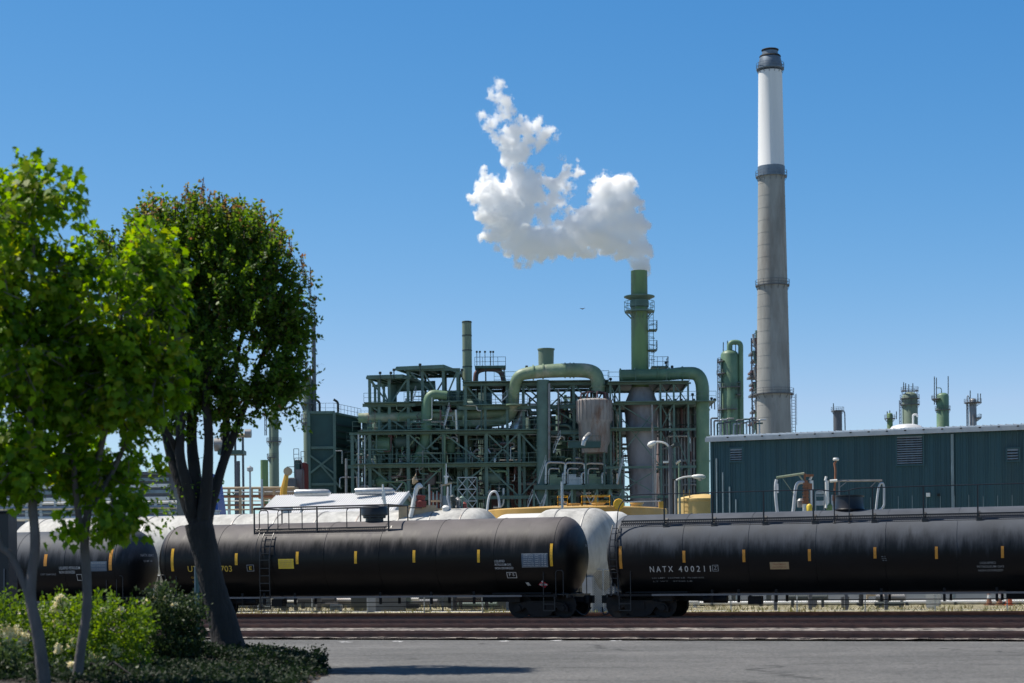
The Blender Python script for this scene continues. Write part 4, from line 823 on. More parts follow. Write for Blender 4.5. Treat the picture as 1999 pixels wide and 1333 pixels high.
# braced ladder frame low in the middle
t = Thing('lattice_tower', 'small cross braced lattice tower standing low in the middle of the unit', 'lattice tower', G(P(915, 990, 196)))
Xl = [P(x, 950, 196).x for x in (893, 912, 931)]; Zl = [P(912, y, 196).z for y in (932, 955, 978, 1001, 1024)]
for x in Xl: mb = MB(); mb.beam((x, 196, 0), (x, 196, Zl[0]), .14); mb.beam((x, 198, 0), (x, 198, Zl[0]), .14); t.part('leg', mb, M['steel'], smooth=False)
mb = MB()
for z0, z1 in zip(Zl, Zl[1:]):
    mb.beam((Xl[0], 195.9, z0), (Xl[2], 195.9, z0), .1)
    for a, b in zip(Xl, Xl[1:]): mb.beam((a, 196, z0), (b, 196, z1), .07); mb.beam((b, 196.05, z0), (a, 196.05, z1), .07)
t.part('bracing', mb, M['galv'], smooth=False)
# reddish cooler bank
t = Thing('cooler_bank', 'dark red finned cooler bank seen low behind the slanting dark pipe', 'cooler', G(P(1010, 940, 207)))
xa, xb = P(958, 940, 207).x, P(1042, 940, 207).x; mb = MB(); mb.box(((xa + xb) / 2, 208, P(1000, 945, 207).z - 2), (xb - xa, 2, px(50, 207) + 4)); t.part('housing', mb, M['purple'], smooth=False)
for k in range(6): mb = MB(); z = P(1000, 925 + k * 7, 207).z; mb.tube((xa, 206.8, z), (xb, 206.8, z), .06, seg=6); t.part('header_pipe', mb, M['alu_d' if k < 3 else 'purple'])
# high walkway over thin stack
t = Thing('walkway_bridge', 'small railed walkway against the sky next to the thin stack', 'walkway', G(P(955, 713, 205)))
xa, xb = P(927, 716, 205).x, P(987, 716, 205).x; z = P(955, 716, 205).z; mb = MB(); mb.box(((xa + xb) / 2, 206, z), (xb - xa, 2.4, .25)); t.part('deck', mb, M['steel2'], smooth=False)
mb = MB(); mb.railing([(xa, 204.8, z), (xb, 204.8, z), (xb, 207.2, z)], 1.1, 1.0, .03); t.part('railing', mb, M['darkpipe'], smooth=False)
for x in (932, 948, 984):
    mb = MB(); p = P(x, 716, 205); mb.beam(p, (p.x, 205, P(x, 800, 205).z), .16); t.part('leg', mb, M['darkpipe'], smooth=False)
for x in (931, 937, 947, 958, 963): mb = MB(); p = P(x, 713, 206); mb.tube(p, p + V((0, 0, 1.5)), .04, seg=5); mb.lathe([(0, -.12), (.12, -.1), (.12, .1), (0, .12)], p + V((0, 0, 1.55)), 8); t.part('light_pole', mb, M['darkpipe'])

# ================================================================ tall chimney
Yc = 300; t = Thing('tall_chimney', 'very tall pale concrete chimney with white upper section and metal cap', 'chimney', G(P(1511, 840, Yc)))
xb_, xt_ = P(1511, 840, Yc), P(1503.5, 140, Yc); Xc = (xb_.x + xt_.x) / 2
def zc(y): return P(1507, y, Yc).z
def rc(y): return px(np.interp(y, [100, 140, 345, 560, 840, 1131], [21.5, 23.2, 25.6, 29.2, 33.5, 37]), Yc)
mb = MB(); prof = [(rc(1131), -.1)] + [(rc(y), zc(y)) for y in range(840, 344, -30)] + [(rc(345), zc(345))]; mb.lathe(prof + [(0, zc(345))], (Xc, Yc, 0), 56); t.part('concrete_shaft', mb, M['conc'])
mb = MB()
for y in list(range(360, 840, 24)): mb.lathe([(rc(y) - .05, zc(y) - .04), (rc(y) + .02, zc(y) - .04), (rc(y) + .02, zc(y) + .04), (rc(y) - .05, zc(y) + .04)], (Xc, Yc, 0), 56)
t.part('pour_joint', mb, M['conc'])
mb = MB(); mb.lathe([(rc(345) + .03, zc(341)), (rc(330) + .05, zc(326)), (rc(326) + .02, zc(325)), (rc(140) - .02, zc(140)), (0, zc(140))], (Xc, Yc, 0), 56); t.part('white_shaft', mb, M['chimwhite'])
mb = MB(); mb.lathe([(rc(340) + .06, zc(345)), (rc(340) + .08, zc(326)), (rc(326), zc(325)), (rc(326) - .3, zc(326))], (Xc, Yc, 0), 56); t.part('metal_band', mb, M['capgrey'])
mb = MB(); q = px(1, Yc); mb.lathe([(rc(140) + .08, zc(137)), (rc(140) + .1, zc(131)), (q * 20, zc(112)), (q * 19, zc(110)), (q * 16, zc(108)), (q * 15, zc(99)), (q * 13, zc(99)), (0, zc(101))], (Xc, Yc, 0), 48); t.part('cap', mb, M['capgrey'])
mb = MB(); mb.lathe([(q * 20, zc(113)), (q * 21, zc(111)), (q * 20, zc(109)), (q * 19, zc(109))], (Xc, Yc, 0), 48); mb.lathe([(q * 15, zc(101)), (q * 17, zc(98)), (q * 16.4, zc(97)), (q * 13, zc(98))], (Xc, Yc, 0), 48); t.part('cap_rim', mb, M['dark'])
for y, ex, m in ((135, 4, 'capgrey'), (345, 5, 'capgrey'), (558, 4, 'darkgalv'), (770, 7, 'darkgalv')):
    ring_platform(t, 1507, y, Yc, rc(y) - .02, rc(y) + q * ex, .9, m, n=28, X=Xc)
mb = MB(); xl = Xc + rc(800) + .5
mb.ladder((xl, Yc, 0), (xl, Yc, zc(770)), .6, .05, .5); mb.railing([(xl + .5, Yc, zc(830)), (xl + .5, Yc, zc(770))], .1, 1, .04, False)
t.part('ladder', mb, M['darkgalv'], smooth=False)

# ================================================================ distant columns
def column(label, x, ytop, wpx, Y, m='duct', plats=(), rods=(), goose=None, steps=(), ladder=1, base=None, dome=True, mp='darkgalv'):
    t = Thing('process_column', label, 'process column', G(P(x, ytop, Y))); c = P(x, ytop, Y); r = px(wpx / 2, Y); X = c.x
    pr = [(r, 0)]
    rr = r
    for (ys, wn) in steps[::-1]: pr += [(rr, P(x, ys, Y).z), (px(wn / 2, Y), P(x, ys, Y).z + .2)]; rr = px(wn / 2, Y)
    pr += [(rr, c.z - rr * .5), (rr * .85, c.z - rr * .2), (rr * .5, c.z - .02), (0, c.z)] if dome else [(rr, c.z), (0, c.z)]
    mb = MB(); mb.lathe(pr, (X, Y, 0), 28); t.part('column_shell', mb, M[m])
    for (y, ex, *a) in plats: ring_platform(t, x, y, Y, r * .95, r + px(ex, Y), px(7, Y) if Y > 250 else 1.1, mp, n=16, ang=a[0] if a else (0, 360), X=X)
    for (dx, y0, y1) in rods: mb = MB(); a = P(x + dx, y0, Y); b = P(x + dx, y1, Y); mb.tube(b, a, px(.9, Y), seg=6); t.part('mast', mb, M['darkpipe'])
    if goose:
        mb = MB(); mb.path(rounded([P(*g, Y - r * .3) for g in goose[1]], px(9, Y), 7), px(goose[0] / 2, Y), 14); t.part('overhead_pipe', mb, M[m])
    if ladder:
        mb = MB(); xl = X - (r + .5) * ladder; mb.ladder((xl, Y - .3, P(x, 850, Y).z if Y > 250 else 0), (xl, Y - .3, c.z - r), px(3, Y), .07, .7); t.part('ladder', mb, M[mp], smooth=False)
    return t
column('pale green domed column with a big gooseneck pipe, next to the tall chimney', 1424, 684, 35, 340, 'duct', plats=((706, 6, (90, 230)), (772, 6, (-60, 60)), (757, 5, (60, 300)), (800, 7, (80, 300)), (756, 5, (-60, 60)), (730, 8, (120, 240))), goose=(10, [(1424, 690), (1424, 668), (1446, 668), (1446, 700), (1447, 850)]), rods=((-12, 668, 690), (-4, 665, 690), (5, 666, 690), (12, 669, 690), (-14, 720, 690)))
mb = MB(); mb.tube(P(1408, 843, 339), P(1408, 700, 339), px(2, 339)); mb.path([P(1402 + 0, 746, 339), P(1446, 746, 339)], px(1.5, 339), 8); solo('riser_pipe', mb, M['steel2'], 'thin riser pipe clamped in front of the pale green domed column', 'pipe')
t = Thing('lattice_tower', 'crowded dark scaffold tower with many landings, half hidden behind the tall chimney', 'lattice tower', G(P(1474, 840, 320)))
mb = MB(); a = P(1479, 645, 330); mb.tube((a.x, 330, 0), a, px(5, 330), seg=12); t.part('column_shell', mb, M['steel2'])
for x in (1467, 1475, 1484): mb = MB(); a = P(x, 660, 322); mb.beam((a.x, 322, 0), a, .25); t.part('leg', mb, M['darkgalv'], smooth=False)
for k, (y, w) in enumerate(((662, 8), (688, 13), (702, 9), (725, 14), (734, 16), (748, 12), (757, 11), (770, 13), (802, 10), (826, 14))):
    mb = MB(); xa, xb = P(1480 - w, y, 321).x, P(1484, y, 321).x; z = P(1474, y, 321).z; mb.box(((xa + xb) / 2, 323, z), (xb - xa, 5, .35)); mb.railing([(xa, 320.5, z), (xb, 320.5, z)], 1.0, 1.0, .05); t.part('landing', mb, M['darkgalv' if k % 3 else 'purple'], smooth=False)
for k in range(9): mb = MB(); y = 670 + 18 * k; mb.beam(P(1466, y, 321.5), P(1482, y + 18, 321.5), .12); t.part('brace', mb, M['darkgalv'], smooth=False)
for k in range(10): mb = MB(); x = 1470 + (k * 7) % 13; mb.path(rounded([P(x, 652 + 16 * k, 320), P(x + 3, 676 + 16 * k, 320), P(x + 9, 676 + 16 * k, 320)], .6), .2, 7); t.part('pipe', mb, M[('alu_d', 'purple', 'steel2', 'darkpipe')[k % 4]])
mb = MB(); mb.tube(P(1471, 845, 321), P(1479, 785, 321), px(2.5, 321)); t.part('inclined_pipe', mb, M['duct2'])
column('smallest distant grey column with side pipe loop, alone above the teal roof', 1635, 802, 17, 420, 'darkgalv', plats=((802, 4),), rods=((-8, 787, 802),), goose=(2.2, [(1640, 803), (1649, 801), (1650, 845)]), dome=False, ladder=0)
column('short green column beside the roof dome', 1737, 806, 11, 400, 'stackgreen', plats=((817, 5),), rods=((-5, 803, 817), (0, 801, 817), (13, 803, 818)), ladder=0)
column('broad dark green column with a crown of masts', 1776, 766, 30, 380, 'greystack', plats=((763, 2), (778, 4), (790, 4)), rods=((-12, 746, 764), (-8, 748, 764), (-2, 750, 764), (6, 748, 764)), dome=True, ladder=1)
column('green column with tall thin masts on both sides', 1840, 767, 24, 390, 'duct', plats=((800, 3), (779, 9, (120, 240))), rods=((-16, 735, 790), (-12, 737, 790), (11, 734, 770)), goose=(1.6, [(1838, 768), (1838, 757), (1829, 757)]), ladder=0)
column('slim brownish column with a ring cage top, farthest along the teal roof', 1899, 778, 14, 400, 'alu_d', plats=((786, 10), (816, 9, (-60, 60))), goose=(1.8, [(1896, 785), (1888, 768), (1888, 790), (1888, 835)]), rods=((-5, 762, 778), (10, 768, 786), (15, 768, 786)), dome=True, ladder=1)
column('tall plain grey green column between the trees and the furnace', 534, 800, 19, 300, 'greystack', plats=((893, 4, (60, 300)), (862, 5), (828, 4, (-60, 60))), ladder=1)
column('short green column with flat top beside the plain tall column', 516, 898, 15, 290, 'stackgreen', dome=False, ladder=0)
column('small grey column behind the fork of the pear tree', 464, 900, 9, 290, 'darkgalv', dome=False, ladder=0)
# bits of plant seen at the roof edge of the building
for k in range(16):
    x = 1388 + k * 6.3; mb = MB(); y = 828 + (k * 5) % 12; c = P(x, y, 240); mb.beam((c.x, 240, P(x, 880, 240).z), c, .2); mb.path(rounded([c, c + V((0, 0, .8)), c + V((.9, 0, .8))], .2), .12, 6); solo('standpipe', mb, M[('darkgalv', 'alu_d', 'steel2', 'galv')[k % 4]], 'short standpipe poking over the near end of the teal roof', 'pipe', 'standpipes poking over the teal roof end')

# ================================================================ cluttered far left, seen through the trees
t = Thing('air_cooler', 'grey air cooler drums on a tall leg frame behind the pear tree branches', 'air cooler', G(P(455, 870, 260)))
for (x, y, r) in ((487, 846, 8.5), (447, 845, 15), (432, 868, 13)):
    c = P(x, y, 260); mb = MB(); mb.tube((c.x - px(r, 260), 260, c.z), (c.x + px(r * .4, 260), 260, c.z), px(r, 260), seg=20); t.part('drum', mb, M['alu_d'])
mb = MB(); mb.tube(P(440, 852, 260), P(480, 850, 260), px(4, 260)); t.part('connecting_pipe', mb, M['tanbox'])
for x in (459, 474): mb = MB(); a = P(x, 850, 260); mb.beam((a.x, 260, 0), a, px(4, 260)); t.part('leg', mb, M['darkgalv'], smooth=False)
mb = MB(); mb.box(((P(430, 882, 260).x + P(476, 882, 260).x) / 2, 260, P(450, 884, 260).z), (px(50, 260), 3, .6)); t.part('deck', mb, M['steel2'], smooth=False)
t = Thing('pipe_rack', 'orange brown multi level pipe rack in front of the far left columns', 'pipe rack', G(P(500, 975, 170)))
for k, x in enumerate(range(425, 580, 22)): mb = MB(); a = P(x, 955, 170); mb.beam((a.x, 170, 0), a, .25); t.part('column', mb, M['tanbox'], smooth=False)
for k, y in enumerate((952, 960, 968, 977, 985, 994)):
    mb = MB(); mb.tube(P(424, y + 1, 170 + (k % 2)), P(575, y, 170 + (k % 2)), px((2.6, 1.4, 3, 1.2, 2, 1.5)[k], 170), seg=10); t.part('pipe', mb, M[('tanbox', 'galv', 'peach', 'whitemetal', 'peach', 'tanbox')[k]])
mb = MB(); z = P(500, 952, 171).z; mb.box(((P(505, 950, 172).x + P(580, 950, 172).x) / 2, 172.5, P(540, 962, 172).z), (px(75, 172), 1.5, px(22, 172))); t.part('cladding_panel', mb, M['tanbox'], smooth=False)
t = Thing('crane', 'small yellow crane boom with round head in front of the furnace side', 'crane', G(P(556, 950, 168)))
mb = MB(); mb.path([P(552, 985, 168), P(554, 955, 168), P(560, 924, 168)], [.35, .32, .2], 8); t.part('boom', mb, M['crane'])
mb = MB(); c = P(562, 920, 168); mb.lathe([(0, -.25), (.4, -.2), (.4, .2), (0, .25)], c, 14, Matrix.Rotation(R(90), 3, 'X')); t.part('boom_head', mb, M['tanbox'])
mb = MB(); c = P(552, 985, 168); mb.box((c.x, 168, c.z / 2), (1.6, 1.6, c.z)); t.part('mast', mb, M['crane'], smooth=False)
for k, (x, y, w, m) in enumerate(((572, 935, 16, 'darkgalv'), (586, 918, 14, 'heater'), (582, 900, 10, 'furnace'), (595, 905, 8, 'red'))):
    c = P(x, y, 190 + k); mb = MB(); mb.box((c.x, 190 + k, c.z / 2), (px(w, 190), 3, c.z)); t2 = Thing('equipment_box', ('domed grey housing beside the crane', 'dark rusty housing against the furnace foot', 'green cabinet over the rusty housing', 'narrow red housing touching the furnace')[k], 'housing', (c.x, 190 + k, 0)); t2.part('wall', mb, M[m], smooth=False)
    mb = MB(); mb.tube((c.x - px(w / 2, 190), 190 + k, c.z), (c.x + px(w / 2, 190), 190 + k, c.z), px(3, 190), seg=10); mb.railing([(c.x - px(w / 2, 190), 188.4 + k, c.z), (c.x + px(w / 2, 190), 188.4 + k, c.z)], 1.2, .8, .04); t2.part('top_rail', mb, M['darkgalv'])
mb = MB(); c = P(488, 925, 165); mb.tube((c.x, 165, 0), P(488, 915, 165), .09, seg=8); mb.lathe([(0, -.3), (.28, -.2), (.3, .1), (0, .3)], P(488, 915, 165), 12)
solo('pole_light', mb, M['galv'], 'grey pole with a round lamp head over the brown pipe rack', 'lamp')
mb = MB(); c = P(511, 935, 160); mb.tube((c.x, 160, 0), c, .1, seg=8); solo('vent_post', mb, M['galv'], 'plain grey pole rising from the brown pipe rack', 'pole')
t = Thing('industrial_building', 'long low grey building with pale window bands at the far left', 'building', G(P(60, 1000, 190)))
xa, xb = P(-60, 970, 190).x, P(340, 970, 190).x; z1 = P(100, 930, 190).z
mb = MB(); mb.box(((xa + xb) / 2, 194, z1 / 2), (xb - xa, 8, z1)); t.part('wall', mb, M['darkgalv'], smooth=False)
for k, y in enumerate((938, 950, 962, 975)): mb = MB(); z = P(100, y, 190).z; mb.box(((xa + xb) / 2, 189.9, z), (xb - xa - 1, .2, .35)); t.part('window_band', mb, M['whitemetal' if k % 2 else 'bluetrim'], smooth=False)
mb = MB(); mb.box(((xa + xb) / 2, 194, z1 + .2), (xb - xa + 1, 9, .35)); t.part('roof', mb, M['darkgalv'], smooth=False)
mb = MB()
for x in (100, 112, 125, 150): a = P(x, 880 + x % 20, 195); mb.tube((a.x, 195, z1), a, .25, seg=8)
t.part('roof_pipe', mb, M['steel2'])
t = Thing('pipe_rack', 'low galvanised pipe rack with white pipes beyond the left hand tank car', 'pipe rack', G(P(60, 1010, 120)))
for x in range(-60, 360, 28): mb = MB(); a = P(x, 978, 120); mb.beam((a.x, 120, 0), a, .18); t.part('column', mb, M['galv'], smooth=False)
for k, y in enumerate((980, 990, 998, 1010)): mb = MB(); mb.tube(P(-70, y + 4, 120), P(345, y, 120), .1 + .05 * (k % 2), seg=8); t.part('pipe', mb, M[('whitemetal', 'galv', 'bluetrim', 'whitemetal')[k]])
mb = MB(); A = P(398, 1000, 110); mb.prism([P(395, 985, 110), P(408, 922, 110), P(416, 925, 110), P(428, 1010, 110), P(428, 1100, 110), P(398, 1100, 110)], (0, 3, 0)); solo('blue_container', mb, M['blue'], 'bright blue painted container seen through the fork of the pear tree', 'container', smooth=False)

# small things along the top of the unit
for k, (x, y) in enumerate(((769, 722), (763, 728), (1028, 716), (1096, 712), (1140, 712), (1192, 740), (1240, 742), (1300, 708), (1312, 716), (1352, 770), (1389, 778), (820, 712), (902, 722), (1178, 742), (742, 728), (1395, 780))):
    mb = MB(); c = P(x, y, 200.5); mb.tube(c - V((0, 0, 1.1)), c, .06, seg=6); mb.lathe([(0, -.15), (.16, -.12), (.16, .12), (0, .18)], c, 8); solo('light_pole', mb, M['darkpipe'], 'tiny dark lamp pole standing along the top of the green unit', 'lamp', 'lamp poles along the top of the green unit')
t = Thing('walkway_bridge', 'railed top landing beside the big elbow of the crossover duct', 'walkway', G(P(1284, 718, 201)))
xa, xb = P(1271, 718, 201).x, P(1303, 718, 201).x; z = P(1287, 718, 201).z; mb = MB(); mb.box(((xa + xb) / 2, 201, z), (xb - xa, 2.5, .15)); t.part('deck', mb, M['steel2'], smooth=False); mb = MB(); mb.railing([(xa, 199.8, z), (xb, 199.8, z), (xb, 202.2, z)], 1.1, .7, .03); t.part('railing', mb, M['darkpipe'], smooth=False)
for k, (x0, y0, x1, y1, w, m, Y) in enumerate(((1072, 748, 1072, 905, .14, 'alu_d', 198.8), (700, 848, 700, 990, .1, 'galv', 199.6), (712, 850, 712, 990, .08, 'galv', 199.6), (676, 895, 676, 990, .14, 'alu_d', 199.6), (1218, 905, 1218, 1000, .1, 'galv', 199), (1196, 800, 1198, 905, .12, 'alu_d', 199.4), (1204, 800, 1204, 912, .1, 'duct2', 199.4), (868, 850, 868, 980, .12, 'duct', 199.6), (1090, 760, 1090, 850, .1, 'alu_d', 199.8), (655, 880, 668, 880, .06, 'galv', 204), (668, 880, 668, 905, .06, 'galv', 204), (940, 752, 940, 840, .09, 'steel2', 199.8), (890, 800, 892, 842, .12, 'alu', 199.8))):
    mb = MB(); mb.tube(P(x0, y0, Y), P(x1, y1, Y), w, seg=8); solo('process_pipe', mb, M[m], 'straight thin pipe running along the front face of the green frames', 'pipe', 'straight pipes on the front face of the frames')
for k in range(70):                       # brightly lit short pipe ends, hangers and joints near the front
    x = rng.uniform(705, 1200); y = rng.uniform(np.interp(x, [700, 800, 900, 1000, 1100, 1200], [820, 800, 818, 850, 800, 870]), 975); Y = rng.uniform(199.6, 201.5); L = rng.uniform(4, 18); a = rng.choice([0, 1.57, .9, 2.2]); r = float(rng.choice([.05, .08, .13]))
    mb = MB(); c = P(x, y, Y); d = V((math.cos(a), 0, math.sin(a))) * px(L, Y); mb.path(rounded([c - d, c + d, c + d + V((d.z, .2, -d.x)) * .5], r * 3, 4), r, 8); mb.path([c - d * .1, c + d * .1], r * 1.6, 8)
    solo('pipe_joint', mb, M[['alu', 'galv', 'alu_d', 'duct2', 'duct', 'steel', 'purple'][k % 7]], 'short flanged pipe piece catching the light inside the green frames', 'pipe', 'short flanged pipe pieces inside the frames')

for k in range(230):                      # more thin pipes, with short catwalks: a second, finer layer in front of the first
    x = rng.uniform(690, 1215); top = np.interp(x, [690, 720, 800, 900, 1000, 1100, 1200], [850, 800, 768, 780, 775, 775, 800]); y = rng.uniform(top, 972); Y = rng.uniform(199.7, 204); L = rng.uniform(8, 60); sg = rng.choice([-1, 1]); r = float(rng.choice([.035, .05, .08, .11, .16], p=[.3, .3, .2, .12, .08]))
    m = ['steel', 'duct', 'alu_d', 'galv', 'steel2', 'steel', 'purple', 'duct2', 'alu', 'steel'][k % 10]; mb = MB()
    if k % 5 == 4: mb.box(P(x, y, Y), (px(L, Y), .3, .12)); mb.railing([P(x - L / 2, y, Y), P(x + L / 2, y, Y)], .9, .9, .018); nm, lb, g = 'catwalk', 'short railed catwalk hung inside the green steel frames', 'short catwalks inside the steel frames'
    elif k % 2: mb.path(rounded([P(x, y, Y), P(x + L, y, Y), P(x + L, y + L * .5, Y), P(x + L * 1.4, y + L * .5, Y)], r * 5, 4), r, 7); nm, lb, g = 'pipework', 'thin bent conduit crossing the fronts of the green frames', 'bent pipes crossing the green frames'
    else: mb.path(rounded([P(x, y, Y), P(x, min(990, y + L), Y), P(x + sg * L * .4, min(990, y + L), Y)], r * 5, 4), r, 7); nm, lb, g = 'pipework', 'thin bent conduit crossing the fronts of the green frames', 'bent pipes crossing the green frames'
    solo(nm, mb, M[m], lb, nm, g)
for k, (x, y, w, h, m) in enumerate(((790, 862, 22, 26, 'steel2'), (880, 870, 18, 30, 'duct'), (930, 790, 30, 16, 'steel'), (975, 868, 26, 22, 'steel2'), (748, 868, 16, 34, 'duct'), (1020, 880, 18, 26, 'duct'), (1110, 840, 20, 30, 'steel2'), (840, 935, 24, 24, 'heater'), (960, 930, 20, 30, 'steel'), (745, 940, 26, 20, 'duct'), (860, 812, 20, 18, 'steel'), (1092, 800, 16, 22, 'duct2'), (905, 905, 16, 26, 'steel2'))):
    Y = 201.3 + (k % 4) * .5; mb = MB(); c = P(x, y, Y); rr = px(w / 2, Y)
    if k % 2: hh = px(h, Y); mb.lathe([(0, -hh / 2), (rr * .7, -hh / 2 + .02), (rr, -hh / 2 + rr * .4), (rr, hh / 2 - rr * .4), (rr * .7, hh / 2 - .02), (0, hh / 2)], c, 20); mb.tube(c, c + V((0, 0, hh)), .12); mb.tube(c + V((0, 0, -hh)), c, .1)
    else: mb.lathe([(0, -rr * 2), (px(h / 2, Y) * .7, -rr * 1.9), (px(h / 2, Y), -rr * 1.6), (px(h / 2, Y), rr * 1.6), (px(h / 2, Y) * .7, rr * 1.9), (0, rr * 2)], c, 18, Matrix.Rotation(R(90), 3, 'Y')); mb.tube(c, c + V((0, 0, 1.6)), .1)
    solo('process_drum', mb, M[m], 'small closed drum with nozzle pipes mounted inside the green frames', 'drum', 'small drums mounted inside the frames')
# ================================================================ teal metal building on the right (parallel to the tracks)
DB = 40.0
def SB(x, y=900, d=DB): return SX(x, d, y)
def building():
    s0, s1 = SB(1390), SB(1999) + 25; z1 = TZ(SB(1700), DB, 1700, 847); t = Thing('metal_building', 'long teal ribbed metal building with white edged roof and slatted vents', 'building', TR(s0, DB, 0))
    c = [TR(s0, DB), TR(s1, DB), TR(s1, DB + 18), TR(s0, DB + 18)]
    mb = MB(); mb.prism(c, (0, 0, z1)); t.part('wall', mb, M['bluewall'], smooth=False)
    mb = MB(); s = s0 + .15; k = 0
    while s < s1:
        w = .05; mb.beam(TR(s, DB - .03, .6), TR(s, DB - .03, z1 - .02), .07, .06)
        if k % 3 == 0: mb.beam(TR(s + .15, DB - .02, .6), TR(s + .15, DB - .02, z1 - .02), .04, .03)
        s += .31; k += 1
    t.part('wall_ribs', mb, M['bluewall'], smooth=False)
    mb = MB(); mb.beam(TR(s0 - .02, DB - .06), TR(s0 - .02, DB - .06, z1), .14); t.part('corner_trim', mb, M['bluewall'], smooth=False)
    # roof: low slope rising away, eave trim
    e = z1 + .02; mb = MB(); q = [TR(s0 - .25, DB - .35, e + .12), TR(s1, DB - .35, e + .12), TR(s1, DB + 9, e + .75), TR(s0 - .25, DB + 9, e + .75)]
    mb.prism(q, (0, 0, .06)); mb.prism([TR(s0 - .25, DB + 9, e + .75), TR(s1, DB + 9, e + .75), TR(s1, DB + 18.4, e + .1), TR(s0 - .25, DB + 18.4, e + .1)], (0, 0, .06))
    k = s0
    while k < s1: mb.beam(TR(k, DB - .36, e + .2), TR(k, DB + 9, e + .83), .05, .06); k += .42
    t.part('roof', mb, M['roofmetal'], smooth=False)
    mb = MB(); mb.beam(TR(s0 - .3, DB - .42, e - .02), TR(s1, DB - .42, e - .02), .12, .26); t.part('gutter', mb, M['fascia'], smooth=False)
    mb = MB(); k = s0 + 1.1
    while k < s1: mb.beam(TR(k, DB - .5, e + .1), TR(k, DB - .3, e - .16), .12, .05); k += 1.05
    t.part('gutter_strap', mb, M['dark'], smooth=False)
    mb = MB(); mb.prism([TR(s0, DB, z1), TR(s0, DB + 18, z1), TR(s0, DB + 9, z1 + .7)], V((CT, -ST, 0)) * .05); t.part('gable_wall', mb, M['bluewall'], smooth=False)
    for nm, x0, x1, y0, y1, ns in (('vent', 1427, 1449, 877, 900, 5), ('vent', 1752, 1801, 853, 907, 12), ('vent', 1967, 1988, 877, 899, 4)):
        a, b = SB(x0), SB(x1); za, zb = TZ(a, DB, x0, y1), TZ(a, DB, x0, y0); xm = (a + b) / 2
        mb = MB(); mb.beam(TR(a - .06, DB - .1, za), TR(a - .06, DB - .1, zb), .1); mb.beam(TR(b + .06, DB - .1, za), TR(b + .06, DB - .1, zb), .1); mb.beam(TR(a - .12, DB - .1, zb + .05), TR(b + .12, DB - .1, zb + .05), .1); mb.beam(TR(a - .12, DB - .1, za - .05), TR(b + .12, DB - .1, za - .05), .1)
        fr = t.part('vent', mb, M['bluewall'], smooth=False)
        mb = MB(); mb.prism([TR(a, DB - .045, za), TR(b, DB - .045, za), TR(b, DB - .045, zb), TR(a, DB - .045, zb)], V((-ST, -CT, 0)) * .01); t.part('opening', mb, M['dark'], parent=fr, smooth=False)
        mb = MB()
        for k in range(ns):
            z = za + (zb - za) * (k + .5) / ns; h = (zb - za) / ns
            mb.prism([TR(a, DB - .07, z + h * .3), TR(b, DB - .07, z + h * .3), TR(b, DB - .17, z - h * .12), TR(a, DB - .17, z - h * .12)], (0, 0, .02))
        mb.prism([TR(a, DB - .08, zb - h * .5), TR(b, DB - .08, zb - h * .5), TR(b, DB - .08, zb), TR(a, DB - .08, zb)], V((-ST, -CT, 0)) * .03)
        t.part('slats', mb, M['louvre'], parent=fr, smooth=False)
    a = SB(1860); mb = MB(); mb.tube(TR(a, DB - .2, .3), TR(a, DB - .2, z1 - .2), .09, seg=8); t.part('downpipe', mb, M['bluetrim'])
    a = SB(1762); mb = MB(); p = TR(a, DB + 1.6, e + .2); mb.lathe([(1.0, -.2), (1.0, .12), (.85, .28), (.5, .38), (0, .42)], p, 24); t.part('roof_dome', mb, M['roofmetal'])
    mb = MB(); mb.path(rounded([p + V((.35, -.2, .2)), p + V((.35, -.2, .95)), p + V((.6, -.2, .95)), p + V((.6, -.2, .8))], .12), .06, 8); t.part('vent_hood', mb, M['whitemetal'])
    for k, (x, y0) in enumerate(((1400, 895), (1412, 922), (1425, 950), (1437, 975))): mb = MB(); a = SB(x); mb.tube(TR(a, DB - .15, 0), TR(a, DB - .15, TZ(a, DB, x, y0)), .05, seg=6); t.part('pipework', mb, M['bluetrim'])
    for k in range(28): mb = MB(); a = s0 + 5.5 + k * .8; mb.beam(TR(a, DB - .09, 3), TR(a, DB - .09, TZ(a, DB, 1700, 968 + (k * 7) % 4)), .03); t.part('rib_cover', mb, M['bluetrim'], smooth=False)
    for x, y, q in ((1812, 966, .22), (1832, 966, .15)): mb = MB(); a = SB(x); mb.box(TR(a, DB - .15, TZ(a, DB, x, y)), (q, .15, q), -TH); t.part('wall_light', mb, M['whitemetal' if q > .2 else 'dark'], smooth=False)
    mb = MB(); mb.beam(TR(s0 - .1, DB - .12, .4), TR(s1, DB - .12, .4), .1, 1.0); t.part('plinth', mb, M['fascia'], smooth=False)
building()

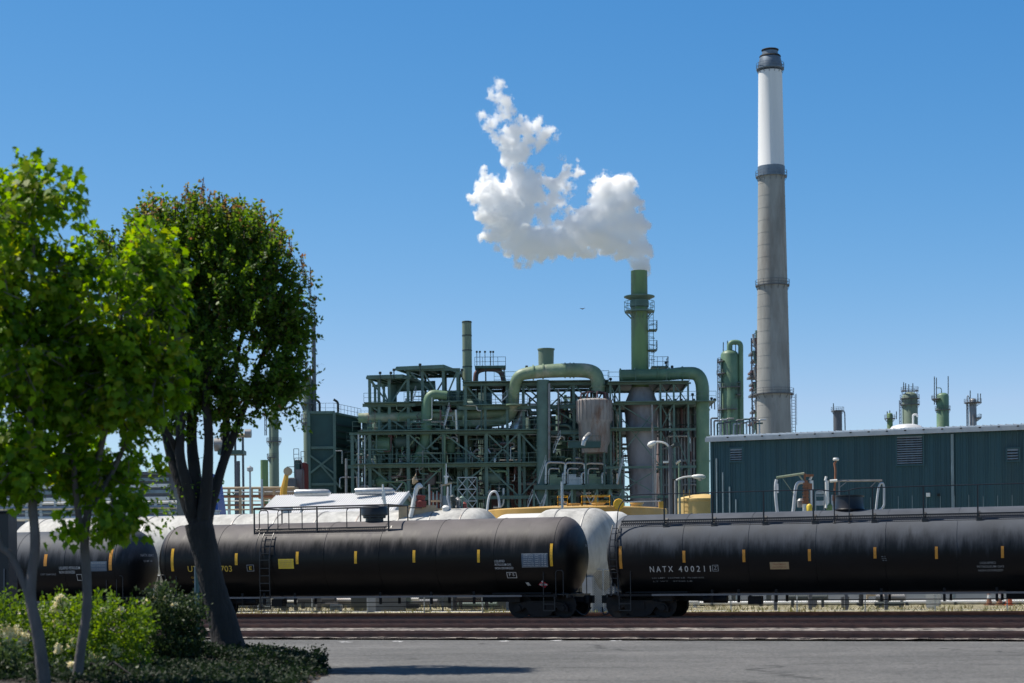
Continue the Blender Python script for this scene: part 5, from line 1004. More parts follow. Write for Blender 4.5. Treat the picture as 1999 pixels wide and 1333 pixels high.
# ================================================================ storage tanks behind the train
def bullet(label, s0, s1, d, r, z, m, seam=()):
    t = Thing('storage_tank', label, 'storage tank', TR((s0 + s1) / 2, d, 0)); mb = MB(); n = 8; hd = r * .55
    ax = V((CT, -ST, 0)); Mx = Matrix((( -ST, 0, CT), (-CT, 0, -ST), (0, 1, 0)))
    prof = [(r * math.sin(k / n * math.pi / 2), s0 + hd - hd * math.cos(k / n * math.pi / 2)) for k in range(n + 1)] + [(r, s0 + hd + (s1 - s0 - 2 * hd) * k / 10) for k in range(1, 10)] + [(r * math.cos(k / n * math.pi / 2), s1 - hd + hd * math.sin(k / n * math.pi / 2)) for k in range(n + 1)]
    mb.lathe(prof, TR(0, d, z), 56, Mx); t.part('tank_shell', mb, M[m], ang=50)
    for s in seam:
        mb = MB(); mb.lathe([(r * .99, s - .03), (r + .025, s - .03), (r + .025, s + .03), (r * .99, s + .03)], TR(0, d, z), 56, Mx); t.part('band', mb, M['alu_d'])
    for s in (s0 + (s1 - s0) * .22, s0 + (s1 - s0) * .78): mb = MB(); mb.box(TR(s, d, (z - r * .6) / 2), (.5, r * 1.7, z - r * .6), -TH); t.part('saddle', mb, M['fascia'], smooth=False)
    return t
bullet('very long pale insulated tank lying behind the centre black car', SX(40, 20, 1030), SX(978, 20, 1030), 20, 2.22, 3.12, 'insul', [SX(x, 20) for x in (100, 170, 240, 310, 400, 480, 560, 640, 720, 800, 860, 920)])
bullet('stubby blotchy grey insulated tank in the gap between two black cars', SX(1036, 16, 1050), SX(1206, 16, 1050), 16, 2.05, 2.97, 'insul', [SX(x, 15) for x in (1085, 1143)])
bullet('smooth bright white tank behind the blotchy insulated one', SX(955, 24, 1030), SX(1245, 24, 1030), 24, 2.0, 3.15, 'insulw')
for tk, s0_, d_, z_ in (('a', 420, 20, 5.34), ('b', 560, 20, 5.34)):
    mb = MB(); o_ = TR(SX(s0_, d_), d_, z_ - .05); mb.lathe([(0, 0), (.28, 0), (.28, .22), (.36, .24), (.36, .3), (0, .32)], o_, 16); mb.tube(o_ + V((.8, 0, 0)), o_ + V((.8, 0, .35)), .06, seg=8); solo('tank_manhole', mb, M['galv'], ('steel manhole and vent on the long pale tank beside the pear tree', 'steel manhole and vent on the long pale tank behind the platform railing')[tk == 'b'], 'manhole')
t = Thing('storage_tank', 'wide flat roofed ochre tank at the foot of the green unit', 'storage tank', G(P(1130, 1000, 150)))
xa, xb = P(944, 1000, 150).x, P(1318, 1000, 150).x; xm = (xa + xb) / 2; r = (xb - xa) / 2; z = P(1130, 990, 150).z
mb = MB(); mb.lathe([(r, 0), (r, z), (r - .1, z + .08), (r - .3, z + .1), (0, z + .55)], (xm, 150 + r, 0), 64); t.part('tank_shell', mb, M['ochre'])
for x in (1120, 1168, 1243): mb = MB(); c = P(x, 988, 153); mb.lathe([(0, 0), (.5, 0), (.5, .2), (.6, .22), (.6, .3), (0, .32)], V((c.x, 153, z + .15)), 14); t.part('manhole', mb, M['ochre2'])
for (x0, x1, y0, rr) in ((1090, 1109, 975, 151), (1137, 1192, 973, 150.6)):
    mb = MB(); a, b = P(x0, 993, rr), P(x1, 993, rr); a.z = b.z = z; mb.railing([a, b, b + V((0, 2.5, 0)), a + V((0, 2.5, 0)), a], 1.0, 1.1, .035); t.part('railing', mb, M['stripe'], smooth=False)
mb = MB(); c = P(1208, 984, 149.5); mb.lathe([(0, -.15), (.42, -.15), (.46, 0), (.42, .15), (0, .15)], c, 18, Matrix.Rotation(R(90), 3, 'X')); mb.beam(c, (c.x, 149.6, z - 1), .2); t.part('pulley', mb, M['stripe'])
mb = MB(); c = P(1292, 985, 149.8); mb.box(c, (.5, .4, .55)); t.part('control_box', mb, M['crane'], smooth=False)
mb = MB(); a, b = P(1215, 980, 149.6), P(1290, 978, 149.6); mb.tube(a, b, .05, seg=6); t.part('pipe', mb, M['galv'])
t = Thing('storage_tank', 'small round cream ochre tank with shallow cone roof beside the teal building corner', 'storage tank', G(P(1376, 1000, 128)))
r = px(51, 128); xm = P(1373, 1000, 128).x; z = P(1373, 974, 128).z
mb = MB(); mb.lathe([(r, 0), (r, z), (r * .93, z + .1), (r * .4, z + .3), (0, z + .36)], (xm, 128, 0), 48); t.part('tank_shell', mb, M['ochre2'])
mb = MB(); mb.lathe([(r + .005, z - .18), (r + .06, z - .16), (r + .06, z - .02), (r, z)], (xm, 128, 0), 48); t.part('roof_rim', mb, M['ochre2'])
mb = MB(); a = P(1340, 990, 126); mb.ladder((xm - r * .7, 128 - r * .75, 0), (xm - r * .7, 128 - r * .75, z + .6), .4, .03, .3); t.part('ladder', mb, M['ochre'], smooth=False)

# ================================================================ white shed with two roof ventilators
t = Thing('white_shed', 'low white ribbed metal roof shed with two round ridge ventilators', 'shed', G(P(680, 1000, 130))); Yr = 130
A, B = P(540, 969, Yr + 4), P(797, 963, Yr + 1); A.z = B.z = (A.z + B.z) / 2; C1 = P(764, 991, Yr - 3.5); C1.z -= .5; D1 = P(500, 997, Yr - .5); D1.z = C1.z
E1 = B + (B - C1) * 1; E1.z = C1.z; F1 = A + (A - D1) * 1; F1.z = D1.z
mb = MB(); mb.prism([A, B, C1, D1], (0, 0, .08)); mb.prism([A, B, E1, F1], (0, 0, .08)); n = 60
for k in range(n + 1): mb.beam(A.lerp(B, k / n) + V((0, 0, .1)), D1.lerp(C1, k / n) + V((0, 0, .1)), .05, .05)
t.part('roof', mb, M['white'], smooth=False)
mb = MB(); mb.beam(B + V((.05, -.05, .02)), C1 + V((.05, -.05, .02)), .12, .3); mb.beam(B + V((.05, -.05, .02)), E1 + V((.05, 0, .02)), .12, .3); t.part('verge_trim', mb, M['fascia'], smooth=False)
mb = MB(); q = [C1, E1, B]; mb.prism([V((p.x - .25, p.y, p.z - .05)) for p in q], (-.1, 0, 0)); t.part('gable_wall', mb, M['steel'], smooth=False)
mb = MB(); mb.prism([V((D1.x + .5, D1.y + .4, 0)), V((C1.x - .4, C1.y + .4, 0)), V((E1.x - .4, E1.y - .4, 0)), V((F1.x + .5, F1.y - .4, 0))], (0, 0, C1.z - .1)); t.part('wall', mb, M['white'], smooth=False)
for x0, x1, y in ((575, 647, 962), (693, 772, 959)):
    mb = MB(); a, b = P(x0, y, Yr + 1), P(x1, y, Yr + 1); zz = (a.z + b.z) / 2; rr = px(7.2, Yr); mb.lathe([(0, 0), (rr * .8, 0), (rr, .12), (rr, b.x - a.x - .5), (rr * .85, b.x - a.x - .2), (0, b.x - a.x)], (a.x, Yr + 1, zz), 20, Matrix.Rotation(R(90), 3, 'Y'))
    for k in range(5): mb.beam((a.x + (b.x - a.x) * (k + .5) / 5, Yr + 1, zz - rr), (a.x + (b.x - a.x) * (k + .5) / 5, Yr + 1, A.z), .08)
    t.part('ridge_ventilator', mb, M['galv'])

# ================================================================ street lamps
def lamp(label, x, ytop, Y, arm, head, r, m='darkgalv', rb=None):
    t = Thing('street_lamp', label, 'street lamp', G(P(x, ytop, Y))); top = P(x, ytop, Y); X = top.x
    mb = MB(); mb.path([(X, Y, 0), (X, Y, top.z)], [rb or r * 1.15, r], 12); mb.lathe([(0, 0), (.3, 0), (.3, .4), (0, .45)], (X, Y, 0), 12); t.part('pole', mb, M[m])
    mb = MB(); q = [P(*p, Y) for p in arm]; pp = arc(q[0], q[1], q[2], 10); mb.path(pp, .06, 8); t.part('arm', mb, M['whitemetal'])
    mb = MB(); a, b = P(*head[0], Y), P(*head[1], Y); d = (b - a); L = d.length; prof = [(.03, 0), (.13, L * .12), (.2, L * .45), (.2, L * .75), (.1, L * .95), (.02, L)]
    Mx = V((0, 0, 1)).rotation_difference(d.normalized()).to_matrix() @ Matrix.Diagonal((.8, 1.15, 1)).to_3x3(); mb.lathe(prof, a, 14, Mx); hd = t.part('lamp_head', mb, M['whitemetal'])
    mb = MB(); c = a.lerp(b, .6); mb.lathe([(0, -.2), (.13, -.16), (.18, 0), (0, .02)], c - V((0, 0, .06)), 14); t.part('lens', mb, M['galv'], parent=hd)
    return t
t = lamp('grey street lamp on a thick pole, its curved arm pointing left over the ochre tank', 1308, 870, 108, ((1307, 874), (1300, 860), (1277, 863)), ((1281, 862), (1264, 870)), .12)
mb = MB(); c = P(1318, 868, 108); mb.tube(P(1310, 873, 108), P(1322, 866, 108), .1, seg=8); mb.box(P(1321, 868, 108), (.35, .3, .25)); t.part('floodlight', mb, M['darkpipe'])
mb = MB(); mb.box(P(1300, 902, 108), (.3, .3, .1)); t.part('bracket_box', mb, M['whitemetal'], smooth=False)
t = lamp('street lamp on a square brown post, its flat arm pointing right towards the teal building', 1319, 938, 112, ((1320, 938), (1330, 930), (1352, 930)), ((1350, 930), (1378, 931)), .1, 'alu_d')
mb = MB(); mb.beam(P(1316, 935, 112.3), (P(1316, 935, 112).x, 112.3, 0), .35, .2); t.part('timber_post', mb, M['tie'], smooth=False)
t = Thing('tilted_sign', 'small tilted white panel on a thin yellowish post beside the thick lamp pole', 'panel', G(P(1325, 905, 118)))
mb = MB(); mb.prism([P(1319, 904, 118), P(1328, 898, 118), P(1329, 901, 118.6), P(1320, 907, 118.6)], (0, 0, .05)); t.part('panel_board', mb, M['whitemetal'], smooth=False)
mb = MB(); a = P(1326, 903, 118); mb.tube((a.x, 118, 0), a, .08, seg=8); t.part('pole', mb, M['duct2'])
for k, (x, y, Y) in enumerate(((1273, 790, 196), (1279, 862, 190))):
    mb = MB(); a = P(x, y, Y); mb.tube((a.x, Y, 0), a, .1, seg=8); solo('pole', mb, M['alu_d'], ('tall thin grey pole crossing the grey breeching vessel', 'thin grey pole right of the lamp head over the breeching vessel')[k], 'pole')
mb = MB(); a = P(1097, 940, 140); mb.tube((a.x, 140, 0), a, .1, seg=8); solo('pole', mb, M['galv'], 'grey pole in front of the pump deck', 'pole')

# ================================================================ loading racks between the train and the building / unit
def hose(t, pts, Y, r=.09, m='hose'): mb = MB(); mb.path(rounded([P(*p, Y) for p in pts], .5, 8), r, 9); t.part('hose', mb, M[m])
YL = 84
t = Thing('loading_crane', 'loading arm with yellow boom, rusty column and white hoses in front of the teal building', 'loading arm', G(P(1570, 1000, YL)))
mb = MB(); mb.tube(P(1516, 932, YL), P(1570, 924, YL), .055, seg=8); mb.tube(P(1559, 927, YL), P(1568, 938, YL), .04, seg=6); mb.beam(P(1528, 934, YL), P(1549, 963, YL), .03); t.part('boom', mb, M['duct2'])
mb = MB(); mb.tube(P(1571, 924, YL), P(1571, 940, YL), .05, seg=6); a = P(1573, 938, YL); mb.tube((a.x, YL, 2), a, .1, seg=10)
for k in range(7): q = P(1573, 944 + k * 6, YL); mb.lathe([(0, -.05), (.15, -.05), (.15, .05), (0, .05)], q, 10)
t.part('column', mb, M['peach'])
mb = MB(); mb.box(P(1580, 928, YL), (.35, .3, .1)); mb.box(P(1581, 950, YL), (.18, .2, .3)); t.part('bracket', mb, M['peach'])
hose(t, [(1516, 936), (1514, 945), (1514, 970), (1518, 1004)], YL, .075); hose(t, [(1518, 944), (1519, 962)], YL - .2, .04); hose(t, [(1570, 941), (1556, 942), (1552, 960), (1549, 998), (1546, 1006)], YL, .08); hose(t, [(1581, 937), (1584, 930)], YL, .06, 'whitemetal'); hose(t, [(1584, 938), (1585, 980), (1583, 990)], YL, .09, 'whitemetal')
mb = MB(); a = P(1572, 984, YL); mb.tube((a.x, YL, 1), a, .12, seg=10); t.part('white_pipe', mb, M['whitemetal'])
mb = MB(); mb.lathe([(0, 0), (.13, 0), (.14, .25), (.08, .33), (0, .36)], P(1580, 998, YL - .3), 12); t.part('yellow_cap', mb, M['yellow'])
mb = MB(); mb.lathe([(0, 0), (.16, 0), (.18, .3), (.1, .4), (0, .42)], P(1563, 990, YL + .3), 12); t.part('gauge_body', mb, M['alu_d'])
t = Thing('loading_crane', 'loading arm with long rusty lamp pole and arched white hose before the teal building', 'loading arm', G(P(1630, 1000, YL)))
mb = MB(); mb.tube(P(1620, 939, YL), P(1722, 938, YL), .045, seg=8); mb.beam(P(1637, 953, YL), P(1652, 941, YL), .04); mb.tube(P(1638, 940, YL), P(1638, 970, YL), .045, seg=6); mb.path([P(1700, 950, YL), P(1712, 938, YL), P(1724, 946, YL)], .025, 6); t.part('boom', mb, M['alu_d'])
hose(t, [(1709, 1004), (1712, 975), (1716, 944), (1726, 942), (1726, 975), (1726, 990), (1712, 998)], YL, .05); hose(t, [(1626, 1004), (1624, 975), (1625, 966)], YL, .05); hose(t, [(1611, 938), (1613, 930)], YL, .06, 'whitemetal'); hose(t, [(1614, 938), (1615, 985), (1613, 992)], YL, .09, 'whitemetal'); hose(t, [(1620, 939), (1634, 938)], YL - .1, .07, 'whitemetal')
mb = MB(); a = P(1632, 900, YL); mb.path([(a.x, YL, 2), P(1629, 970, YL), P(1631, 918, YL), P(1629, 905, YL), a], .05, 7); mb.box(P(1631, 972, YL), (.3, .3, .25)); t.part('lamp_pole', mb, M['peach'])
mb = MB(); mb.lathe([(0, 0), (.13, 0), (.15, .06), (.12, .13), (0, .14)], P(1632, 899, YL), 14); t.part('lamp_head', mb, M['whitemetal'])
mb = MB(); mb.path(rounded([P(1592, 1005, YL), P(1592, 958, YL), P(1609, 958, YL), P(1609, 995, YL)], .15), .02, 6); mb.beam(P(1592, 968, YL), P(1609, 968, YL), .03); mb.box(P(1600, 982, YL + .2), (.38, .1, .22)); mb.box(P(1600, 962, YL + .2), (.36, .1, .12)); t.part('meter_frame', mb, M['galv'])
mb = MB(); mb.lathe([(0, 0), (.14, 0), (.15, .26), (.08, .34), (0, .4)], P(1619, 998, YL), 12); t.part('green_valve', mb, M['stackgreen'])
# structure carrying both
mb = MB()
for x in (1512, 1580, 1650, 1728): a = P(x, 1010, YL + .5); mb.beam((a.x, YL + .5, 0), a, .15)
mb.beam(P(1505, 1010, YL + .5), P(1735, 1010, YL + .5), .4, .15); solo('loading_platform', mb, M['darkgalv'], 'narrow platform on legs hidden behind the white lettered black car', 'platform', smooth=False)
YM = 92
t = Thing('loading_station', 'jumble of ladders, hoses and cabinets beyond the valve housing of the centre car', 'loading station', G(P(850, 1010, YM)))
hose(t, [(801, 1010), (806, 990), (812, 955), (818, 945), (822, 952)], YM, .12, 'whitemetal')
mb = MB(); mb.path([P(811, 929, YM), P(812, 926, YM), P(811, 937, YM), P(806, 945, YM)], [.04, .1, .17, .05], 10); t.part('float_cone', mb, M['tanbox'])
mb = MB(); mb.path([P(770, 940, YM), P(786, 938, YM), P(806, 936, YM)], .03, 6); mb.beam(P(803, 947, YM), P(800, 962, YM), .06); mb.beam(P(800, 960, YM), P(812, 980, YM), .05); t.part('counterweight_arm', mb, M['darkpipe'])
mb = MB(); mb.lathe([(0, 0), (.25, 0), (.28, .3), (.2, .35), (.24, .6), (0, .65)], P(822, 990, YM), 14); t.part('red_pump', mb, M['red'])
for x0, x1 in ((838, 862), (862, 880)):
    for x in (x0, x1): mb = MB(); a = P(x, 945, YM + 1); mb.tube((a.x, YM + 1, 0), a, .045, seg=8); t.part('post', mb, M['galv'])
mb = MB(); mb.box(P(850, 978, YM + 1), (.5, .1, .1)); mb.box(P(850, 995, YM + .6), (.75, .9, .1)); mb.beam(P(862, 948, YM + 1), P(882, 943, YM + 1), .08); t.part('step', mb, M['tanbox'], smooth=False)
mb = MB(); mb.box(P(872, 978, YM + 1.2), (.45, .3, .55)); t.part('cabinet', mb, M['bluetrim'], smooth=False)
hose(t, [(874, 950), (874, 965), (873, 972), (878, 990), (882, 1010)], YM, .045)
mb = MB(); mb.box(P(871, 930, YM + 2), (.25, .2, .08)); mb.beam(P(871, 931, YM + 2), P(871, 945, YM + 2), .14); mb.beam(P(871, 905, YM + 2), P(871, 930, YM + 2), .05); t.part('beacon', mb, M['whitemetal'], smooth=False)
mb = MB(); mb.box(P(815, 1003, YM + .5), (1.9, .8, .85)); t.part('tan_cabinet', mb, M['tanbox'], smooth=False)
mb = MB(); mb.lathe([(0, 0), (.17, 0), (.2, .2), (.1, .3), (0, .32)], P(870, 998, YM), 12); t.part('white_bonnet', mb, M['whitemetal'])
for k in range(9):
    mb = MB(); x = 884 + (k * 11) % 26; y = 972 + (k * 7) % 26; mb.lathe([(0, 0), (.13, 0), (.15, .22), (.07, .3), (0, .34)], P(x, y + 6, YM + .4 + k * .1), 10); mb.tube(P(x, y + 30, YM + .4), P(x, y, YM + .4), .06, seg=6); t.part('valve', mb, M[('darkpipe', 'alu_d', 'red', 'darkgalv', 'steel')[k % 5]])
for k in range(6): mb = MB(); x = 842 + k * 3.6; mb.beam(P(x, 992, YM + 1.3), P(x, 958 + 3 * (k % 3), YM + 1.3), .05); t.part('rail_bar', mb, M['galv' if k % 2 else 'red'], smooth=False)
t = Thing('hose_hoop', 'thin white hose hoop arching beyond the right end of the loading station', 'hose', G(P(960, 1010, YM))); hose(t, [(950, 1012), (953, 975), (958, 961), (968, 958), (974, 972), (975, 990)], YM, .06)
t = Thing('davit', 'small white davit post over the white shed roof', 'davit', G(P(748, 990, 120))); mb = MB(); mb.path([P(752, 992, 120), P(749, 965, 120), P(747, 945, 120)], [.12, .1, .05], 8); mb.beam(P(748, 958, 120), P(747, 975, 120), .14); t.part('post', mb, M['whitemetal'])

# ================================================================ low pipes, boxes and cones beyond the fence
t = Thing('ground_pipe', 'thick white insulated pipe low behind the wire fence, right of the wheels', 'pipe', TR(8, 33, 0))
for a, b, y, r in ((1352, 1604, 1161, .17), (1352, 1460, 1161, .2), (1604, 1612, 1161, .25)):
    mb = MB(); mb.tube(TR(SX(a, 33), 33, .85), TR(SX(b, 33), 33, .85), r, seg=14); t.part('pipe_run', mb, M['whitemetal'])
for x in (1370, 1430, 1500, 1560): mb = MB(); mb.box(TR(SX(x, 33), 33, .35), (.2, .4, .7), -TH); t.part('support', mb, M['darkpipe'], smooth=False)
t = Thing('ground_pipe', 'thin bright white pipe lying just above the ground behind the fence', 'pipe', TR(8, 31, 0))
mb = MB(); mb.tube(TR(SX(1160, 31), 31, .22), TR(SX(1999, 31) + 4, 31, .22), .11, seg=12); t.part('pipe_run', mb, M['whitemetal'])
for k in range(9): mb = MB(); mb.box(TR(SX(1200 + 95 * k, 31), 31, .12), (.14, .4, .2), -TH); t.part('support', mb, M['darkpipe'], smooth=False)
def cone(x, sc_, m):
    t = Thing('traffic_cone', {'orange': 'bright orange traffic cone standing by the far end of the fence', 'peach': 'dull brownish traffic cone beside the brighter ones', 'mid': 'traffic cone with a white collar between the two others'}[m], 'traffic cone', TR(SX(x, 30), 30, 0.05), 'traffic cones behind the fence')
    o = TR(SX(x, 30), 30, .05); mb = MB(); mb.box(o + V((0, 0, .03)), (.4 * sc_, .4 * sc_, .06), .4); t.part('base', mb, M['peach' if m != 'orange' else 'orange'], smooth=False)
    mb = MB(); mb.lathe([(.16 * sc_, .06), (.1 * sc_, .4 * sc_), (.035 * sc_, .8 * sc_), (0, .8 * sc_)], o, 16); t.part('cone', mb, M['peach' if m != 'orange' else 'orange'])
    mb = MB(); mb.lathe([(.115 * sc_, .35 * sc_), (.08 * sc_, .55 * sc_)], o + V((0, 0, 0)), 16); t.part('collar', mb, M['whitemetal'])
cone(1930, 1.0, 'peach'); cone(1950, 1.05, 'mid'); cone(1969, 1.15, 'orange')
lowl = 'low yard equipment glimpsed through the fence beneath the black cars'
for k in range(70):
    x = rng.uniform(480, 1340) if k < 60 else rng.uniform(1560, 1940); d = rng.uniform(22, 32); s = SX(x, d); w, h, dp = rng.uniform(.2, 1.6), rng.uniform(.2, 1.5), rng.uniform(.3, 1)
    mb = MB(); o = TR(s, d, 0); m = ['darkpipe', 'whitemetal', 'darkgalv', 'darkgalv', 'tanbox', 'steel2', 'red', 'alu_d', 'dark', 'darkpipe', 'darkpipe', 'under'][int(rng.integers(12))]
    if k % 3 == 0: mb.box(o + V((0, 0, h / 2 + .1)), (w, dp, h), -TH); mb.box(o + V((0, 0, h + .13)), (w * 1.1, dp * 1.1, .06), -TH); mb.box(o + V((0, 0, .08)), (w * .8, dp * .8, .16), -TH)
    elif k % 3 == 1: mb.tube(o + V((0, 0, 0)), o + V((0, 0, h * 1.3)), .07 + .05 * (k % 4), seg=10); mb.tube(o + V((0, 0, h * .7)), TR(s + w, d, h * .7), .08, seg=8); mb.lathe([(0, 0), (.2, 0), (.2, .1), (0, .12)], o + V((0, 0, h * 1.3)), 12)
    else: mb.tube(TR(s - w * .8, d, .15 + h * .4), TR(s + w * .8, d, .15 + h * .4), .1 + .1 * rng.random(), seg=10); mb.box(TR(s - w * .6, d, (.1 + h * .4) / 2), (.1, .3, .1 + h * .4), -TH); mb.box(TR(s + w * .6, d, (.1 + h * .4) / 2), (.1, .3, .1 + h * .4), -TH)
    solo('yard_equipment', mb, M[m], lowl, 'equipment', 'low yard equipment behind the fence')
mb = MB(); mb.prism([TR(-64, 34, 0), TR(SX(1330, 34), 34, 0), TR(SX(1330, 34), 34.4, 0), TR(-64, 34.4, 0)], (0, 0, 1.5)); solo('concrete_wall', mb, M['darkpipe'], 'long low dark containment wall behind the insulated tanks', 'wall', smooth=False)
mb = MB(); c = P(1137, 603, 90); mb.add([c + V((-.16, 0, .05)), c + V((-.05, .03, 0)), c + V((-.05, -.03, 0)), c + V((0, 0, .03)), c + V((.05, .03, 0)), c + V((.05, -.03, 0)), c + V((.16, 0, .06)), c + V((0, 0, -.03)), c + V((0, .12, 0))], [(0, 1, 3), (0, 3, 2), (3, 4, 6), (3, 6, 5), (1, 7, 4), (2, 5, 7), (1, 4, 3), (2, 3, 5), (0, 2, 7), (0, 7, 1), (4, 7, 6), (5, 6, 7)]); solo('bird', mb, M['dark'], 'tiny dark bird gliding in the open sky beneath the steam', 'bird', smooth=False)
# sign post and dark cabinet at the left
t = Thing('sign_post', 'thin pale green metal post standing between the dark shrub and the leaning tree', 'post', G(P(385, 1250, 38)))
mb = MB(); a = P(385, 1105, 38); mb.beam((a.x, 38, 0), a, .075, .05); t.part('post', mb, M['postgreen'], smooth=False); mb = MB(); mb.beam((a.x - .04, 37.95, 0), (a.x - .04, 37.95, a.z), .02, .06); t.part('post_edge', mb, M['galv'], smooth=False)
t = Thing('signal_cabinet', 'tall dark cabinet standing at the extreme left beside the black tank car', 'cabinet', G(P(0, 1200, 46)))
mb = MB(); a, b = P(-30, 1003, 46), P(16, 1003, 46); mb.box(((a.x + b.x) / 2, 46.4, a.z / 2), (b.x - a.x, .8, a.z)); t.part('body', mb, M['blackrail'], smooth=False); mb = MB(); mb.box(((a.x + b.x) / 2, 46.4, a.z + .03), (b.x - a.x + .08, .9, .06)); t.part('cap', mb, M['under'], smooth=False)
mb = MB(); mb.beam(P(8, 1110, 45.95), P(8, 1190, 45.95), .03); t.part('handle', mb, M['darkgalv'], smooth=False)
# ================================================================ vegetation
def unit(a): return a / np.maximum(np.linalg.norm(a, axis=1, keepdims=True), 1e-6)
PEAR = np.array([(0, 0), (.28, .25), (.3, .5), (.18, .8), (0, 1), (-.18, .8), (-.3, .5), (-.28, .25)])
MAPLE = np.array([(0, 0), (.16, .08), (.42, .02), (.34, .22), (.55, .42), (.3, .48), (.22, .62), (0, 1.0), (-.22, .62), (-.3, .48), (-.55, .42), (-.34, .22), (-.42, .02), (-.16, .08)])
IVY = np.array([(0, 0), (.3, .1), (.38, .4), (.12, .6), (0, 1), (-.12, .6), (-.38, .4), (-.3, .1)])
def leaves(name, pos, ax, nr, size, shape, mats, midx=None, parent=None, off=(0, 0, 0), bend=.25):
    N, k = len(pos), len(shape); ax = unit(ax); nr = unit(nr - ax * (nr * ax).sum(1, keepdims=True)); sd_ = np.cross(ax, nr)
    sh = shape[None]; S = size[:, None, None]
    z = -bend * np.abs(sh[..., 0]) * 1.2 - bend * .6 * sh[..., 1] ** 2
    v = pos[:, None] + S * (sh[..., 1:2] * ax[:, None] + sh[..., 0:1] * sd_[:, None] + z[..., None] * nr[:, None])
    v = (v - np.array(off)).reshape(-1, 3).astype(np.float32)
    me = bpy.data.meshes.new(name); me.vertices.add(N * k); me.loops.add(N * k); me.polygons.add(N)
    me.vertices.foreach_set('co', v.ravel()); me.loops.foreach_set('vertex_index', np.arange(N * k, dtype=np.int32))
    me.polygons.foreach_set('loop_start', np.arange(0, N * k, k, dtype=np.int32)); me.polygons.foreach_set('loop_total', np.full(N, k, dtype=np.int32))
    for m in mats: me.materials.append(m)
    if midx is not None: me.polygons.foreach_set('material_index', midx.astype(np.int32))
    me.update(calc_edges=True); me.validate()
    o = bpy.data.objects.new(name, me); COL.objects.link(o); o.parent = parent; return o
def blob_points(blobs, n, shell=.45, flat=1.0, gap=.0, gs=1.0):
    """n points inside ellipsoid blobs (centre, radius), most of them near the surface of each; noise opens gaps"""
    C_ = np.array([b[0] for b in blobs]); Rr = np.array([b[1] for b in blobs]); w_ = Rr ** 2.2; w_ /= w_.sum(); out = []; nn = []
    while len(out) < n:
        i = rng.choice(len(blobs), p=w_); d = rng.normal(size=3); d /= np.linalg.norm(d); r = Rr[i] * (shell + (1 - shell) * rng.random() ** .6) * rng.uniform(.85, 1.1)
        p = C_[i] + d * r * np.array([1, flat, 1])
        if gap and noise.noise(V(p * gs)) < -gap: continue
        out.append(p); nn.append(d)
    return np.array(out), np.array(nn)
def limb(mb, pts, rs, seg=10, wob=.04):
    q = [V(p) for p in pts]; n = 5 * (len(q) - 1); P_ = []; Rs = []
    for i in range(n + 1):
        t = i / n * (len(q) - 1); k = min(int(t), len(q) - 2); f = t - k
        a, b, c, d = q[max(k - 1, 0)], q[k], q[k + 1], q[min(k + 2, len(q) - 1)]
        p = .5 * ((2 * b) + (c - a) * f + (2 * a - 5 * b + 4 * c - d) * f * f + (3 * b - a - 3 * c + d) * f ** 3)
        rr = np.interp(t, range(len(rs)), rs); p += V((noise.noise(p * 1.3), noise.noise(p * 1.3 + V((9, 0, 0))), 0)) * wob; P_.append(p); Rs.append(rr * (1 + .08 * noise.noise(p * 5)))
    mb.path(P_, Rs, seg); return P_
def blobs_px(L, Y, jitter=.5, zf=1.0):
    out = []
    for x, y, r in L:
        R_ = px(r, Y)
        for dy in (-.8, 0, .8): out.append((np.array(P(x + rng.uniform(-8, 8), y + rng.uniform(-8, 8), Y + dy * R_ * 1.1 + rng.uniform(-.3, .3))), R_ * (1 if dy == 0 else .85)))
    return out
Z = np.array((0, 0, 1.0))

# ---- leaning pear tree
YP = 34.0
t = Thing('pear_tree', 'tall broad tree with dark leaning trunk and reddish shoot tips at its top', 'tree', G(P(447, 1275, YP)))
mb = MB(); base = P(452, 1290, YP); base.z = .05
limb(mb, [base, P(440, 1235, YP), P(420, 1160, YP), P(402, 1085, YP), P(388, 1020, YP)], [.44, .28, .25, .25, .27], 18, .03)
limb(mb, [P(472, 1300, YP - .2), P(455, 1262, YP), P(440, 1230, YP)], [.1, .12, .1], 8); limb(mb, [P(425, 1305, YP - .3), P(436, 1265, YP), P(438, 1225, YP)], [.12, .13, .1], 8)
t.part('trunk', mb, M['bark'])
limbs = [([(392, 1040, 0), (362, 975, 0), (335, 900, .1), (318, 820, .3), (300, 700, .4), (285, 560, .5)], [0.148, 0.118, 0.0888, 0.074, 0.0444, 0.0148]),
         ([(386, 1040, .1), (368, 960, -.2), (352, 880, -.4), (352, 780, -.5), (340, 640, -.5), (330, 500, -.4)], [0.126, 0.111, 0.0888, 0.074, 0.0444, 0.0148]),
         ([(392, 1045, 0), (384, 960, .2), (375, 860, .3), (376, 740, .4), (385, 600, .4), (390, 440, .3)], [0.148, 0.126, 0.104, 0.0814, 0.0518, 0.0148]),
         ([(395, 1040, 0), (402, 960, -.2), (408, 860, -.4), (404, 740, -.5), (430, 600, -.5), (440, 470, -.6)], [0.141, 0.118, 0.0888, 0.074, 0.0444, 0.0148]),
         ([(398, 1050, 0), (412, 985, .1), (436, 905, .2), (462, 830, .2), (505, 720, .3), (540, 600, .5)], [0.141, 0.111, 0.0888, 0.074, 0.0444, 0.0148]),
         ([(436, 905, .2), (440, 850, .4), (448, 780, .5), (470, 660, .6), (490, 500, .6)], [0.074, 0.0666, 0.0518, 0.037, 0.0148]),
         ([(352, 900, 0), (330, 850, -.6), (280, 780, -1.0), (240, 680, -1.2), (225, 560, -1.0)], [0.0592, 0.0518, 0.037, 0.0296, 0.0148])]
for L, rs in limbs: mb = MB(); limb(mb, [P(x, y, YP + dy) for x, y, dy in L], rs); t.part('limb', mb, M['bark'])
